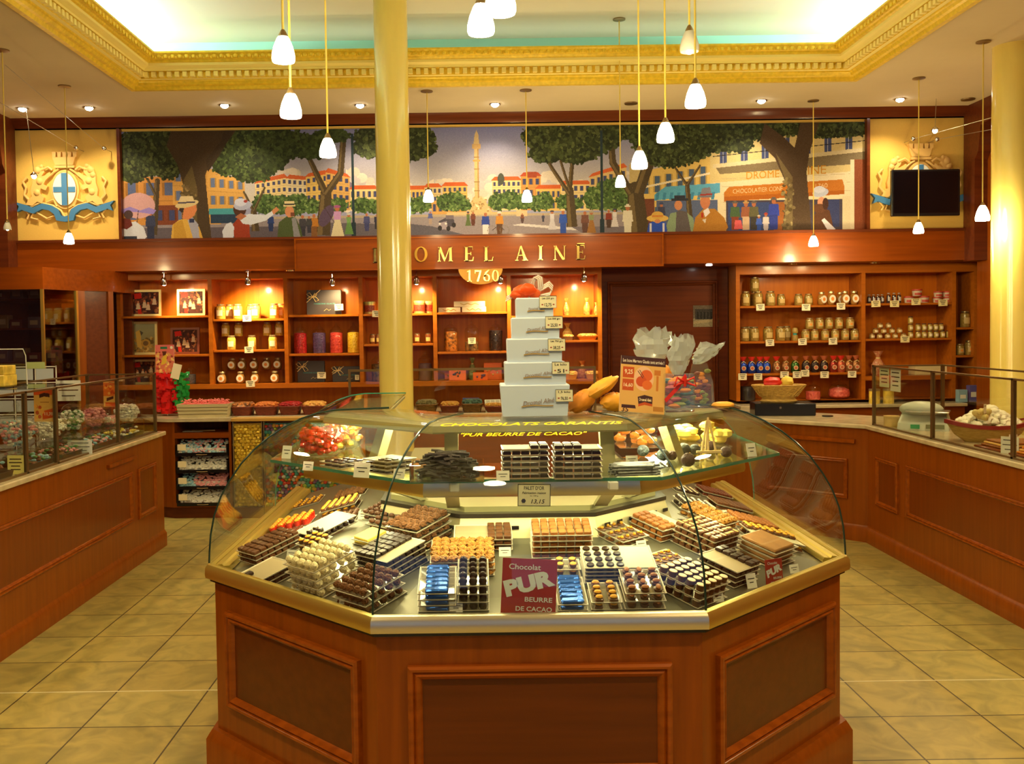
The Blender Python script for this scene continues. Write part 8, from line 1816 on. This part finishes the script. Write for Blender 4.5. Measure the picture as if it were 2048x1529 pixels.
NG2 = Proto(tag(rough_ball(.024, .2, (1.1, .9, .9), 9, 6).build('golden_nougat', mat('golden_nougat_m', (.72, .58, .22, 1), rough=.5)), 'golden wrapped nougat on the left part of the heap', 'nougat', 'golden pieces on the nougat heap'))
for i in range(10): NG2.put((3.22 + random.uniform(-.05, .05), 6.15 + random.uniform(-.04, .04), CT + .15 + random.uniform(-.01, .03)), random.uniform(0, 3))
note(3.23, 6.12, CT + .19, .03, .06, 'tiny cream ticket stuck in the nougat heap', LABEL, .6, 1)
for i, l in enumerate(('left', 'right')):
    y = 7.155 - i * .19; note(3.026, y, 1.352 - (.15 + .02 * i), .17, .15 + .02 * i, 'printed notice taped inside the right glass case pane, %s one' % l, mat('pale_green_notice', (.62, .66, .45, 1)) if i == 0 else PWH, -PI / 2 + .0, 4)
t = thing('red_pot', 'small shiny red pot behind the scale', 'pot', (3.42, 6.70, CT + .0005)); MB().lathe([(.03, 0), (.04, .03), (.034, .06), (.02, .065), (.022, .08), (.0001, .085)], 0, 0, 18).build('pot', REDM, t)
def pastry_tray(x, y, w, d, label, ms, nm='pastry_tray', n=22):
    t = thing(nm, label, 'tray', (x, y, CT + .0005)); MB().bbox(-w / 2, w / 2, -d / 2, d / 2, 0, .012, .003).build('board', W_PANEL2, t); mb = MB()
    for k in range(3): MB().bbox(-w / 2 + .03 + k * .01, w / 2 - .03, -d / 2 + .02, d / 2 - .03 - k * .01, .0125 + k * .014, .025 + k * .014, .003).build('layer', ms[k % len(ms)], t)
pastry_tray(3.25, 5.82, .34, .30, 'layered golden pastry board beside the boat basket', [CAR, mat('golden_crust', (.72, .42, .10, 1), rough=.6), CAR]); pastry_tray(3.25, 5.44, .34, .28, 'board of orange fruit paste at the right edge', [ORNG, MATS['golden_crust']])
note(3.10, 5.60, CT + .001, .10, .10, 'white price notice standing before the pastry at the right edge', PWH, -.9, 3); note(3.22, 5.78, CT + .058, .05, .035, 'small white card lying on the pastry board', WHITE, 0, 1)
JJ = jar_proto('amber_jar', .04, .10, mat('amber_jam', (.55, .25, .05, 1), rough=.15, coat=.5), MATS['dim_lid'], .85, label=False)
for i, y in enumerate((5.62, 5.30)): JJ.put((3.46, y, CT + .0005), 0, 'amber jam jar by the right edge of the picture, %s one' % ('farther', 'nearer')[i])
bx_ = [(1922, .09, .12, (.25, .45, .62, 1), 'pale blue'), (1945, .085, .16, (.10, .10, .40, 1), 'violet blue'), (1966, .08, .10, (.75, .55, .08, 1), 'yellow')]
for i, (px, w, h, c_, l) in enumerate(bx_):
    t = thing('sweet_package', '%s package standing on the marble ledge beside the right column' % l, 'package', (at(px, 800, 9.3).x, 9.26 + .02 * i, CT + .0005)); MB().bbox(-w / 2, w / 2, 0, .06, 0, h, .003).build('box', mat('package_' + l.replace(' ', '_'), c_, rough=.4), t); MB().box(-w * .3, w * .3, -.0012, -.0002, h * .3, h * .6).build('label', WHITE, t)
for i, (x, l) in enumerate(((3.42, 'left'), (3.62, 'right'))):
    t = thing('yellow_tin', 'yellow patterned tin seen through the right glass case, %s one' % l, 'tin', (at(1748 + i * 28, 790, 9.28).x, 9.27, CT + .0005)); MB().cyl(0, 0, 0, .12, .05, 20).build('body', YG, t); MB().lathe([(.052, .121), (.052, .14), (.0001, .142)], 0, 0, 20).build('lid', LID, t)
